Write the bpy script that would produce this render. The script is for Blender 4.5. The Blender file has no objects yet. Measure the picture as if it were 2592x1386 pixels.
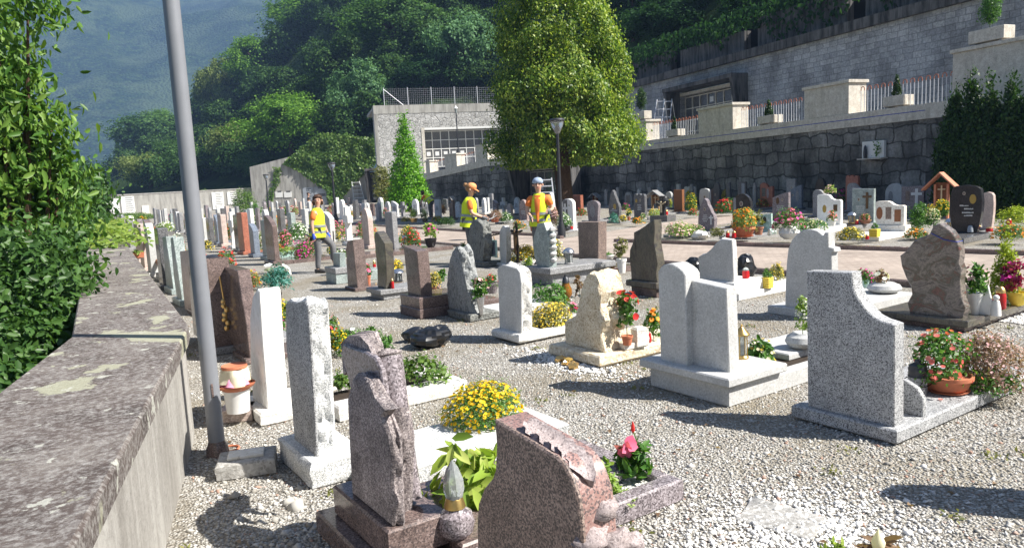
import bpy, bmesh, math, random, numpy as np
from mathutils import Vector, Matrix, noise
C = bpy.context.scene.collection
R_ = math.radians
# ------------------------------------------------------------------ camera
F, CX, CY, H = 1860.0, 1296.0, 693.0, 1.7
def _cam():
    y, p, r = R_(29.5), R_(7.1), R_(-2.9)
    D = Vector((math.sin(y)*math.cos(p), math.cos(y)*math.cos(p), -math.sin(p)))
    r0 = Vector((math.cos(y), -math.sin(y), 0)); u0 = r0.cross(D)
    return r0*math.cos(r)+u0*math.sin(r), u0*math.cos(r)-r0*math.sin(r), D
CR, CU, CD = _cam()
cd = bpy.data.cameras.new('camera'); cam = bpy.data.objects.new('camera', cd); C.objects.link(cam)
M = Matrix((CR, CU, -CD)).transposed().to_4x4(); M.translation = (0, 0, H); cam.matrix_world = M
cd.sensor_width = 36; cd.lens = 36*F/2592; cd.clip_end = 20000; cd.clip_start = .05
bpy.context.scene.camera = cam
def ray(px, py): return CD + CR*((px-CX)/F) - CU*((py-CY)/F)
def gr(px, py, z=0.0):
    d = ray(px, py); t = (z-H)/d.z
    return Vector((d.x*t, d.y*t, z))
def dep(p): return (Vector(p)-Vector((0, 0, H))).dot(CD)
def ld(l, d):
    y = R_(29.5); return (l*math.cos(y)+d*math.sin(y), -l*math.sin(y)+d*math.cos(y))
def inplane(px, py, P, rot):
    a = R_(rot); n = Vector((math.cos(a), math.sin(a), 0)); d = ray(px, py)
    t = (Vector((P[0], P[1], 0))-Vector((0, 0, 0))).dot(n)/d.dot(n)
    return Vector((d.x*t, d.y*t, H+d.z*t))
# ------------------------------------------------------------------ scene, light
S = bpy.context.scene
S.render.engine = 'CYCLES'
S.cycles.use_denoising = True
S.cycles.max_bounces = 6; S.cycles.transparent_max_bounces = 8; S.cycles.volume_bounces = 0
S.cycles.caustics_reflective = False; S.cycles.caustics_refractive = False
S.view_settings.view_transform = 'Standard'; S.view_settings.look = 'None'
S.view_settings.exposure = 0.98; S.view_settings.gamma = 1
SUN = Vector((.70, -.715, 1.02)).normalized()
w = bpy.data.worlds.new('World'); S.world = w; w.use_nodes = True
sk = w.node_tree.nodes.new('ShaderNodeTexSky'); sk.sky_type = 'NISHITA'; sk.sun_disc = False
sk.sun_elevation = math.asin(SUN.z); sk.sun_rotation = math.atan2(SUN.x, SUN.y)
bg = w.node_tree.nodes['Background']; bg.inputs[1].default_value = .052
w.node_tree.links.new(sk.outputs[0], bg.inputs[0])
sl = bpy.data.lights.new('sun', 'SUN'); sl.energy = 5.0; sl.angle = R_(.5); sl.color = (1, .955, .88)
so = bpy.data.objects.new('sun', sl); C.objects.link(so)
so.rotation_euler = SUN.to_track_quat('Z', 'Y').to_euler(); so.location = SUN*60
# ------------------------------------------------------------------ materials
class NT:
    def __init__(s, name, rough=.7, spec=.35):
        s.m = bpy.data.materials.new(name); s.m.use_nodes = True; s.t = s.m.node_tree
        s.b = s.t.nodes['Principled BSDF']; s.set('Roughness', rough); s.set('Specular IOR Level', spec)
        s._co = None
    def set(s, k, v):
        if hasattr(v, 'is_output'): s.t.links.new(v, s.b.inputs[k])
        else: s.b.inputs[k].default_value = v
    def nd(s, typ, ins=None, **props):
        n = s.t.nodes.new('ShaderNode'+typ)
        for k, v in props.items(): setattr(n, k, v)
        for k, v in (ins or {}).items():
            if hasattr(v, 'is_output'): s.t.links.new(v, n.inputs[k])
            else: n.inputs[k].default_value = v
        return n
    @property
    def co(s):
        if s._co is None:
            tc = s.nd('TexCoord'); oi = s.nd('ObjectInfo')
            sc = s.nd('VectorMath', {0: (37., 17., 23.)}, operation='SCALE'); s.t.links.new(oi.outputs['Random'], sc.inputs['Scale'])
            s._co = s.nd('VectorMath', {0: tc.outputs['Object'], 1: sc.outputs[0]}, operation='ADD').outputs[0]
        return s._co
    def scaled(s, v): return s.nd('VectorMath', {0: s.co, 1: v}, operation='MULTIPLY').outputs[0]
    def noise(s, scale, detail=4, rough=.55, co=None, dist=0):
        return s.nd('TexNoise', {'Vector': co or s.co, 'Scale': scale, 'Detail': detail, 'Roughness': rough, 'Distortion': dist}).outputs['Fac']
    def vor(s, scale, out='Color', feature='F1', co=None, rnd=1):
        return s.nd('TexVoronoi', {'Vector': co or s.co, 'Scale': scale, 'Randomness': rnd}, feature=feature).outputs[out]
    def ramp(s, fac, stops, const=False):
        n = s.nd('ValToRGB', {'Fac': fac}); e = n.color_ramp.elements
        if const: n.color_ramp.interpolation = 'CONSTANT'
        while len(e) < len(stops): e.new(.5)
        for x, (p, c) in zip(e, stops):
            x.position = p; c = (c, c, c) if isinstance(c, (int, float)) else c; x.color = (*c, 1)
        return n.outputs['Color']
    def mix(s, fac, a, b, mode='MIX'):
        n = s.nd('MixRGB', {'Fac': fac}, blend_type=mode)
        for k, v in ((1, a), (2, b)):
            if hasattr(v, 'is_output'): s.t.links.new(v, n.inputs[k])
            else: n.inputs[k].default_value = (*v, 1)
        return n.outputs[0]
    def sep(s, col): return s.nd('SeparateColor', {0: col}).outputs[0]
    def bump(s, h, strength=.5, dist=.01):
        s.set('Normal', s.nd('Bump', {'Height': h, 'Strength': strength, 'Distance': dist}).outputs[0])
    def math(s, op, a, b=0.):
        return s.nd('Math', {0: a, 1: b}, operation=op).outputs[0]
MATS = {}
def mk(f):
    MATS[f.__name__] = f; return f
def granite(name, base, dark, light, scale=140, rough=.35, pd=.22, pl=.75, mott=.25, bump=0., dirt=.25):
    n = NT(name, rough, .4)
    r = n.sep(n.vor(scale)); m = n.ramp(r, [(0, dark), (pd, dark), (pd+.1, base), (pl, base), (min(pl+.12, .98), light)])
    big = n.noise(7, 5); m = n.mix(mott, m, n.ramp(big, [(.3, .25), (.7, .95)]), 'OVERLAY')
    tc = n.nd('TexCoord'); z = n.nd('SeparateXYZ', {0: tc.outputs['Object']}).outputs[2]
    st = n.noise(3, 6, .7, n.scaled((1, 1, .25)))
    m = n.mix(n.math('MULTIPLY', n.ramp(st, [(.5, 0.), (.75, 1.)]), dirt), m, tuple(x*.45 for x in base))
    n.set('Base Color', m)
    if bump: n.bump(n.noise(60, 6, .7), bump, .012)
    MATS[name] = n.m; return n.m
G = granite
G('grey_granite', (.36, .365, .37), (.1, .1, .105), (.55, .55, .55), 190, .6)
G('white_granite', (.54, .55, .55), (.3, .31, .31), (.78, .78, .77), 200, .8, .2, .6, .35, .7)
G('white_marble', (.78, .77, .74), (.7, .69, .66), (.82, .81, .79), 30, .5, .1, .7, .06, .12, .12)
G('rough_marble', (.72, .7, .65), (.56, .53, .48), (.82, .81, .78), 110, .9, .12, .7, .2, .9, .2)
G('pale_grey', (.5, .5, .49), (.42, .42, .41), (.58, .58, .57), 90, .55, .15, .75, .12)
G('pale_rough', (.62, .61, .58), (.42, .41, .39), (.75, .74, .72), 70, .9, .15, .7, .2, .9)
G('yellow_stone', (.66, .56, .41), (.46, .36, .24), (.78, .7, .56), 50, .9, .12, .7, .3, .8)
G('yellow_rough', (.68, .58, .42), (.48, .37, .24), (.8, .72, .58), 90, .95, .12, .7, .3, 1.)
G('cream', (.74, .7, .62), (.6, .55, .47), (.8, .77, .7), 40, .8, .1, .7, .15, .5)
G('dark_grey', (.12, .12, .125), (.05, .05, .05), (.24, .24, .25), 160, .15)
G('mid_grey', (.27, .27, .275), (.12, .12, .12), (.42, .42, .43), 150, .4)
G('black_stone', (.025, .025, .028), (.012, .012, .013), (.06, .06, .065), 160, .12, dirt=.1)
G('brown', (.15, .11, .1), (.08, .062, .06), (.23, .175, .16), 150, .14, .25, .75, .4)
G('purple_grey', (.22, .19, .2), (.1, .085, .09), (.36, .32, .34), 130, .2, .25, .7, .3)
G('purple_rough', (.27, .23, .225), (.14, .12, .125), (.42, .37, .36), 170, .9, .25, .7, .6, 1.)
G('red_granite', (.22, .16, .135), (.09, .07, .065), (.33, .25, .21), 170, .55, .3, .7, .3)
G('pink_polish', (.29, .175, .155), (.11, .085, .085), (.36, .25, .225), 170, .3, .2, .75, .25)
G('pink_carved', (.33, .275, .27), (.2, .165, .165), (.42, .36, .355), 190, .75, .12, .7, .25, .5)
G('rust', (.36, .13, .08), (.2, .07, .05), (.46, .2, .14), 120, .35)
G('green_grey', (.28, .33, .32), (.16, .2, .19), (.42, .46, .45), 120, .4, mott=.4)
G('green_marble', (.42, .58, .5), (.3, .46, .38), (.66, .74, .68), 14, .3, mott=.5)
G('blue_grey', (.17, .2, .25), (.08, .1, .13), (.28, .31, .36), 130, .3)
G('pink_beige', (.5, .4, .35), (.36, .28, .25), (.6, .5, .46), 100, .5)
G('concrete', (.36, .35, .33), (.28, .27, .25), (.44, .43, .41), 60, .95, .2, .7, .3, .5, .5)
G('pier', (.56, .52, .45), (.44, .4, .35), (.62, .58, .51), 60, .9, .15, .7, .3, .4, .7)
def veined(name, cols, scale=3, rough=.18, sq=(1, 3, 1.2)):
    n = NT(name, rough, .45); v = n.scaled(sq)
    f = n.noise(scale, 8, .62, v, 1.6); k = len(cols)
    c = n.ramp(f, [(.28+.44*i/(k-1), cc) for i, cc in enumerate(cols)])
    c = n.mix(.35, c, n.ramp(n.sep(n.vor(170)), [(.1, .2), (.5, .5), (.9, .85)]), 'OVERLAY')
    n.set('Base Color', c); MATS[name] = n.m
veined('wavy_brown', [(.035, .035, .035), (.085, .072, .065), (.12, .11, .085), (.06, .057, .055), (.15, .12, .115)])
veined('wavy_red', [(.04, .04, .04), (.17, .075, .065), (.09, .09, .075), (.24, .2, .18), (.07, .07, .068), (.2, .13, .11)], 3.2, .2, (1, 1.2, 2.2))
veined('rock', [(.08, .085, .09), (.2, .21, .21), (.36, .37, .37), (.14, .15, .15), (.5, .51, .5)], 5, .9)
veined('rock_dark', [(.03, .032, .03), (.12, .125, .12), (.24, .245, .23), (.08, .085, .08), (.33, .33, .31)], 4, .9)
veined('mottled', [(.2, .12, .11), (.5, .38, .34), (.15, .1, .1), (.56, .45, .4)], 9, .6, (1, 1, 1))
for k in ('rock', 'rock_dark'):
    m = MATS[k]; t = m.node_tree; b = t.nodes.new('ShaderNodeBump'); nz = t.nodes.new('ShaderNodeTexNoise'); nz.inputs['Scale'].default_value = 30; nz.inputs['Detail'].default_value = 8
    tc = t.nodes.new('ShaderNodeTexCoord'); t.links.new(tc.outputs['Object'], nz.inputs['Vector']); t.links.new(nz.outputs['Fac'], b.inputs['Height'])
    b.inputs['Distance'].default_value = .03; t.links.new(b.outputs[0], t.nodes['Principled BSDF'].inputs['Normal'])
def plain(name, col, rough=.6, metal=0., var=.12, scale=20, spec=.4, trans=0., bump=0.):
    n = NT(name, rough, spec); f = n.noise(scale, 5, .6)
    n.set('Base Color', n.mix(1., n.ramp(f, [(.3, 1-var), (.7, 1.)]), col, 'MULTIPLY'))
    n.set('Metallic', metal)
    if trans: n.set('Transmission Weight', trans); n.set('IOR', 1.45)
    if bump: n.bump(f, bump, .01)
    MATS[name] = n.m; return n.m
P = plain
P('terracotta', (.55, .19, .1), .75, 0, .25); P('clay', (.42, .2, .13), .85, 0, .3); P('white_pot', (.8, .79, .76), .45)
P('black_plastic', (.012, .013, .016), .28, 0, .2, 20, .6); P('bronze', (.12, .075, .04), .45, .7); P('gold', (.75, .5, .2), .35, .9)
P('brass', (.55, .38, .14), .35, .9, .3); P('steel', (.6, .6, .62), .25, .95); P('dark_metal', (.07, .072, .08), .45, .6, .3); P('iron', (.03, .024, .02), .6, .5)
P('red_glass', (.62, .02, .025), .15, 0, .1, 10, .6, .25); P('clear_glass', (.82, .88, .86), .06, 0, .3, 70, 1., .65); P('lamp_glass', (.8, .85, .85), .1, 0, .05, 10, .6, .75); P('amber_glass', (.4, .16, .02), .1, 0, .1, 10, .6, .4)
P('yellow_plastic', (.82, .62, .08), .5); P('mint', (.5, .72, .66), .5); P('purple_bag', (.1, .05, .12), .3); P('cloth', (.7, .66, .5), .95, 0, .2); P('pink_cloth', (.7, .3, .45), .9)
P('wood', (.3, .12, .05), .6, 0, .4, 30); P('pale_wood', (.45, .3, .17), .6, 0, .3, 30); P('roof_wood', (.6, .25, .15), .6, 0, .2, 15); P('lamp_pole', (.24, .25, .275), .4, .1, .12, 6); P('bark', (.12, .075, .05), .95, 0, .5, 14, .2, 0, .8)
P('stem', (.1, .14, .04), .8); P('soil', (.05, .035, .025), 1., 0, .5, 40); P('lamp_grey', (.1, .105, .12), .4, .2, .15, 6)
P('alu', (.62, .63, .65), .35, .6); P('plaque_white', (.74, .74, .72), .4, 0, .05); P('plaque_grey', (.33, .36, .4), .4); P('ink', (.05, .05, .055), .6); P('paint_gold', (.42, .28, .07), .4, .3)
P('skin', (.6, .36, .26), .6, 0, .08); P('hair_dark', (.07, .035, .02), .6, 0, .3, 60); P('hair_fair', (.33, .18, .08), .6, 0, .3, 60); P('orange', (.85, .22, .05), .85, 0, .1)
P('vest', (.72, .86, .03), .8, 0, .08); P('band', (.33, .35, .35), .35, .3); P('trousers', (.17, .17, .18), .9, 0, .3, 12); P('shoes', (.03, .03, .03), .6); P('glove_blue', (.04, .1, .5), .7); P('glove_grey', (.14, .14, .15), .8)
P('cap', (.9, .35, .14), .8); P('bandana', (.45, .55, .72), .8, 0, .6, 45); P('white_cloth', (.78, .78, .78), .8); P('lip', (.4, .12, .1), .5); P('eye', (.02, .015, .012), .3); P('photo', (.3, .22, .18), .3, 0, .7, 30); P('photo_frame', (.66, .6, .48), .4)
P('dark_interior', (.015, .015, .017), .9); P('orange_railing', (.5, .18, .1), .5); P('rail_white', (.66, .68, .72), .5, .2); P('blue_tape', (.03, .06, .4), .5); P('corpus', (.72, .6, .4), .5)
# --- leaves
def leaf(name, c1, c2, c3, trans=.35, rough=.45):
    n = NT(name, .65 if 'hill' in name or 'wood' in name else rough, .12 if 'hill' in name or 'wood' in name else .35); g = n.nd('NewGeometry'); rnd = g.outputs['Random Per Island']
    tc = n.nd('TexCoord'); big = n.nd('TexNoise', {'Vector': tc.outputs['Object'], 'Scale': .8, 'Detail': 2})
    f = n.math('ADD', n.math('MULTIPLY', rnd, .7), n.math('MULTIPLY', big.outputs['Fac'], .3))
    c = n.ramp(f, [(.1, c1), (.45, c2), (.85, c3)]); n.set('Base Color', c)
    tr = n.nd('BsdfTranslucent'); n.t.links.new(n.mix(1., c, (1.25, 1.3, .6), 'MULTIPLY'), tr.inputs[0])
    ms = n.nd('MixShader', {0: trans, 1: n.b.outputs[0], 2: tr.outputs[0]}); out = n.t.nodes['Material Output']
    n.t.links.new(ms.outputs[0], out.inputs[0]); MATS[name] = n.m
L = leaf
L('leaf_walnut', (.04, .11, .015), (.09, .2, .03), (.2, .32, .06)); L('leaf_bush', (.025, .065, .015), (.05, .12, .025), (.09, .18, .04))
L('leaf_vine', (.12, .2, .03), (.2, .3, .05), (.3, .38, .08)); L('leaf_wood', (.02, .052, .014), (.042, .1, .024), (.09, .165, .04), .25); L('leaf_hill', (.03, .08, .022), (.065, .15, .04), (.14, .25, .07)); L('leaf_hill_dark', (.012, .04, .014), (.024, .07, .022), (.045, .11, .035))
L('leaf_hill_bright', (.055, .14, .02), (.12, .26, .035), (.23, .4, .06)); L('leaf_hill_olive', (.1, .15, .04), (.19, .25, .07), (.29, .35, .12)); L('leaf_hill_blue', (.05, .12, .05), (.11, .23, .1), (.2, .35, .17))
L('leaf_thuja', (.03, .085, .01), (.13, .235, .025), (.42, .5, .085)); L('leaf_conifer_bright', (.06, .2, .01), (.13, .33, .015), (.22, .45, .03)); L('leaf_hedge', (.012, .04, .008), (.03, .075, .012), (.06, .13, .02)); L('leaf_yellowconifer', (.16, .24, .01), (.3, .4, .03), (.46, .5, .06))
L('leaf_green', (.04, .12, .02), (.08, .2, .035), (.15, .3, .06)); L('leaf_light', (.14, .26, .05), (.25, .38, .08), (.42, .52, .16)); L('leaf_olive', (.1, .12, .03), (.19, .2, .06), (.3, .3, .1)); L('leaf_teal', (.02, .12, .1), (.05, .22, .19), (.2, .45, .4))
L('leaf_aucuba', (.12, .22, .03), (.3, .42, .06), (.55, .6, .18)); L('leaf_ivy', (.05, .12, .02), (.1, .19, .035), (.18, .27, .06)); L('leaf_heather', (.16, .15, .08), (.3, .2, .16), (.45, .28, .24)); L('leaf_dry', (.14, .08, .05), (.25, .16, .1), (.38, .27, .18)); L('leaf_purple', (.16, .01, .06), (.32, .03, .12), (.45, .08, .2))
def petal(name, a, b): leaf(name, a, tuple((x+y)/2 for x, y in zip(a, b)), b, .25, .6)
petal('petal_yellow', (.7, .42, .01), (.95, .75, .03)); petal('petal_gold', (.55, .38, .03), (.85, .68, .1)); petal('petal_orange', (.75, .18, .01), (.95, .42, .04)); petal('petal_red', (.5, .01, .015), (.85, .07, .06)); petal('petal_coral', (.75, .1, .1), (.95, .32, .25))
petal('petal_pink', (.65, .06, .2), (.9, .3, .42)); petal('petal_magenta', (.4, .01, .2), (.75, .05, .38)); petal('petal_white', (.75, .75, .7), (.92, .92, .88)); petal('petal_cream', (.75, .68, .42), (.9, .86, .66)); petal('petal_violet', (.12, .06, .4), (.3, .2, .6))
petal('petal_palepink', (.7, .38, .4), (.9, .62, .62))
# --- ground and masonry
def m_gravel():
    n = NT('gravel', .95, .2); tc = n.nd('TexCoord').outputs['Object']
    v = n.nd('TexVoronoi', {'Vector': tc, 'Scale': 62.}); v2 = n.nd('TexVoronoi', {'Vector': tc, 'Scale': 105.})
    r = n.sep(v.outputs['Color']); c = n.ramp(r, [(0, (.25, .235, .205)), (.3, (.36, .345, .31)), (.55, (.43, .412, .378)), (.8, (.51, .495, .465)), (.97, (.63, .62, .595))])
    c = n.mix(.35, c, n.ramp(n.sep(v2.outputs['Color']), [(.1, .2), (.9, .9)]), 'OVERLAY')
    c = n.mix(n.ramp(v.outputs['Distance'], [(.35, 0.), (.75, .75)]), c, (.13, .11, .085))
    big = n.nd('TexNoise', {'Vector': tc, 'Scale': .9, 'Detail': 5}).outputs['Fac']
    c = n.mix(n.ramp(big, [(.44, 0.), (.64, .7)]), c, (.24, .205, .145))
    n.set('Base Color', c); n.bump(n.math('SUBTRACT', 1., v.outputs['Distance']), .9, .02); MATS['gravel'] = n.m
    n = NT('white_chips', .9, .25); v = n.nd('TexVoronoi', {'Vector': n.nd('TexCoord').outputs['Object'], 'Scale': 55.})
    c = n.ramp(n.sep(v.outputs['Color']), [(0, (.62, .61, .58)), (1, (.84, .83, .8))]); c = n.mix(n.ramp(v.outputs['Distance'], [(.4, 0.), (.8, .7)]), c, (.25, .24, .22))
    n.set('Base Color', c); n.bump(n.math('SUBTRACT', 1., v.outputs['Distance']), .9, .02); MATS['white_chips'] = n.m
    n = NT('stones', .9, .25); rnd = n.nd('NewGeometry').outputs['Random Per Island']
    n.set('Base Color', n.ramp(rnd, [(0, (.27, .25, .22)), (.3, (.375, .36, .325)), (.6, (.455, .44, .405)), (.85, (.54, .525, .5)), (.94, (.66, .65, .62)), (.97, (.4, .26, .2))])); MATS['stones'] = n.m
    n = NT('white_stones', .9, .25); rnd = n.nd('NewGeometry').outputs['Random Per Island']
    n.set('Base Color', n.ramp(rnd, [(0, (.66, .64, .6)), (1, (.85, .84, .82))])); MATS['white_stones'] = n.m
    n = NT('pavers', .9, .2); tc = n.nd('TexCoord').outputs['Object']
    b = n.nd('TexBrick', {'Vector': tc, 'Color1': (.33, .275, .235, 1), 'Color2': (.4, .335, .285, 1), 'Mortar': (.22, .18, .15, 1), 'Scale': 1., 'Mortar Size': .006, 'Brick Width': .2, 'Row Height': .1})
    nz = n.nd('TexNoise', {'Vector': tc, 'Scale': 1.3, 'Detail': 6}).outputs['Fac']
    n.set('Base Color', n.mix(.5, b.outputs['Color'], n.ramp(nz, [(.3, .35), (.7, .7)]), 'OVERLAY')); n.bump(b.outputs['Fac'], -.4, .004); MATS['pavers'] = n.m
m_gravel()
def masonry(name, cols, sx, sz, mortar, joint=.06, bump=.8, regular=0, moss=.5):
    n = NT(name, .95, .15); tc = n.nd('TexCoord').outputs['Object']
    wb = n.nd('TexNoise', {'Vector': tc, 'Scale': 2.2, 'Detail': 3}); wv = n.nd('VectorMath', {0: wb.outputs['Color'], 1: (.55, .55, .55)}, operation='MULTIPLY').outputs[0]
    v = n.nd('VectorMath', {0: n.nd('VectorMath', {0: tc, 1: (sx, sx, sz)}, operation='MULTIPLY').outputs[0], 1: wv}, operation='ADD').outputs[0]
    if regular:
        sp = n.nd('SeparateXYZ', {0: tc}); cb = n.nd('CombineXYZ', {0: sp.outputs[0], 1: sp.outputs[2]})
        wob = n.nd('TexNoise', {'Vector': tc, 'Scale': 1.4, 'Detail': 4}); dv = n.nd('VectorMath', {0: wob.outputs['Color'], 1: (regular, regular, 0)}, operation='MULTIPLY')
        vv = n.nd('VectorMath', {0: cb.outputs[0], 1: dv.outputs[0]}, operation='ADD').outputs[0]
        b = n.nd('TexBrick', {'Vector': vv, 'Color1': (0, 0, 0, 1), 'Color2': (1, 1, 1, 1), 'Mortar': (.5, .5, .5, 1), 'Scale': 1., 'Mortar Size': joint*.3, 'Mortar Smooth': .6, 'Brick Width': 1/sx, 'Row Height': 1/sz, 'Bias': 0.}, offset=.45, squash=1.3, squash_frequency=3)
        r = n.sep(b.outputs['Color']); edge = b.outputs['Fac']; h = n.math('SUBTRACT', 1., edge)
    else:
        r = n.sep(n.vor(1., co=v)); d = n.vor(1., 'Distance', 'DISTANCE_TO_EDGE', v)
        edge = n.ramp(d, [(joint*.35, 1.), (joint, 0.)]); h = n.ramp(d, [(0, 0.), (joint*2.2, 1.)])
    c = n.ramp(r, [(i/(len(cols)-1), cc) for i, cc in enumerate(cols)])
    fn = n.nd('TexNoise', {'Vector': tc, 'Scale': 9., 'Detail': 7, 'Roughness': .7}).outputs['Fac']
    c = n.mix(.7, c, n.ramp(fn, [(.3, .2), (.7, .8)]), 'OVERLAY'); c = n.mix(edge, c, mortar)
    st = n.nd('TexNoise', {'Vector': n.nd('VectorMath', {0: tc, 1: (.35, .35, .22)}, operation='MULTIPLY').outputs[0], 'Scale': 1.6, 'Detail': 6, 'Roughness': .65}).outputs['Fac']
    c = n.mix(n.math('MULTIPLY', n.ramp(st, [(.42, 0.), (.62, 1.)]), moss), c, (.03, .03, .028))
    n.set('Base Color', c); n.bump(n.math('ADD', h, n.math('MULTIPLY', fn, .5)), bump, .06); MATS[name] = n.m
masonry('cyclopean', [(.15, .15, .148), (.22, .218, .21), (.31, .305, .29), (.19, .187, .178)], 1.25, 1.85, (.11, .108, .1), .11, 1., .55, .8)
masonry('ashlar', [(.34, .345, .365), (.41, .415, .435), (.48, .48, .495)], 2.1, 3.5, (.27, .272, .285), .05, .6, .12, .45)
masonry('facade_stone', [(.37, .365, .35), (.44, .435, .42), (.52, .515, .5)], 2.6, 3.6, (.27, .26, .25), .04, .7, False, .12)
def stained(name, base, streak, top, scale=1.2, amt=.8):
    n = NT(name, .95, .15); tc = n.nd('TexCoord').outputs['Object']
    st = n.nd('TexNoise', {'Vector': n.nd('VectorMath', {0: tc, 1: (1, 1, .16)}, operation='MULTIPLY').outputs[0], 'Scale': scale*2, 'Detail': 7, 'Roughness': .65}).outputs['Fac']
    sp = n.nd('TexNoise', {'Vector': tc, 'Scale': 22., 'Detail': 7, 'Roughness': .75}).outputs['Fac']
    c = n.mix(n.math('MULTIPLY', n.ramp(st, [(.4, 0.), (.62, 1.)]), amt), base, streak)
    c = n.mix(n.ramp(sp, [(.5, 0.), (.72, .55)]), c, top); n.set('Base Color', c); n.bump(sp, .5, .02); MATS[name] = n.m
stained('stained_concrete', (.42, .41, .38), (.2, .19, .175), (.32, .31, .29))
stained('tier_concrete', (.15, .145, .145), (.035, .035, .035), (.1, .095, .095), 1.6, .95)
stained('render_wall', (.43, .415, .385), (.23, .215, .195), (.14, .13, .12), 1.6, .8)
def m_coping():
    n = NT('lichen_coping', .95, .2); tc = n.nd('TexCoord').outputs['Object']
    T = lambda sc, d=6, r=.65: n.nd('TexNoise', {'Vector': tc, 'Scale': sc, 'Detail': d, 'Roughness': r}).outputs['Fac']
    c = n.ramp(T(2.4), [(.3, (.06, .047, .042)), (.5, (.11, .088, .08)), (.72, (.19, .165, .148))])
    c = n.mix(n.ramp(T(38, 8, .75), [(.45, 0.), (.64, .85)]), c, (.38, .365, .345))
    x = n.nd('SeparateXYZ', {0: tc}); yy = x.outputs[1]
    bands = n.ramp(n.math('ADD', n.nd('TexNoise', {'Vector': n.nd('VectorMath', {0: tc, 1: (.12, 1.1, 1)}, operation='MULTIPLY').outputs[0], 'Scale': 2.2, 'Detail': 9, 'Roughness': .78}).outputs['Fac'], 0.), [(.56, 0.), (.72, .55)])
    c = n.mix(bands, c, (.46, .44, .4))
    pt = n.ramp(n.nd('TexNoise', {'Vector': n.nd('VectorMath', {0: tc, 1: (1.0, .8, 1)}, operation='MULTIPLY').outputs[0], 'Scale': 2.1, 'Detail': 8, 'Roughness': .62, 'Distortion': .4}).outputs['Fac'], [(.585, 0.), (.6, 1.)])
    c = n.mix(n.math('MULTIPLY', pt, .75), c, (.4, .4, .29))
    pw = n.ramp(T(7.5, 6, .6), [(.62, 0.), (.635, 1.)]); c = n.mix(n.math('MULTIPLY', pw, .8), c, (.5, .5, .44))
    n.set('Base Color', c); n.bump(T(45, 9, .75), .9, .012); MATS['lichen_coping'] = n.m
m_coping()
def m_forest():
    n = NT('mountain_forest', 1., .05); tc = n.nd('TexCoord').outputs['Object']
    v = n.nd('TexVoronoi', {'Vector': tc, 'Scale': .16}); c = n.ramp(n.sep(v.outputs['Color']), [(0, (.008, .024, .008)), (.6, (.028, .066, .02)), (1, (.085, .14, .04))])
    b = n.nd('TexNoise', {'Vector': tc, 'Scale': .009, 'Detail': 9, 'Roughness': .6}).outputs['Fac']; c = n.mix(n.ramp(b, [(.47, 0.), (.6, .7)]), c, (.13, .18, .075))
    n.set('Base Color', c); n.bump(n.math('SUBTRACT', 1., v.outputs['Distance']), 1., 5.); MATS['mountain_forest'] = n.m
    n = NT('hill_ground', 1., .05); tc = n.nd('TexCoord').outputs['Object']
    b = n.nd('TexNoise', {'Vector': tc, 'Scale': .35, 'Detail': 8, 'Roughness': .7}).outputs['Fac']
    n.set('Base Color', n.ramp(b, [(.3, (.015, .025, .01)), (.55, (.03, .055, .015)), (.75, (.08, .11, .03))])); n.bump(b, 1., .6); MATS['hill_ground'] = n.m
m_forest()
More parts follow.
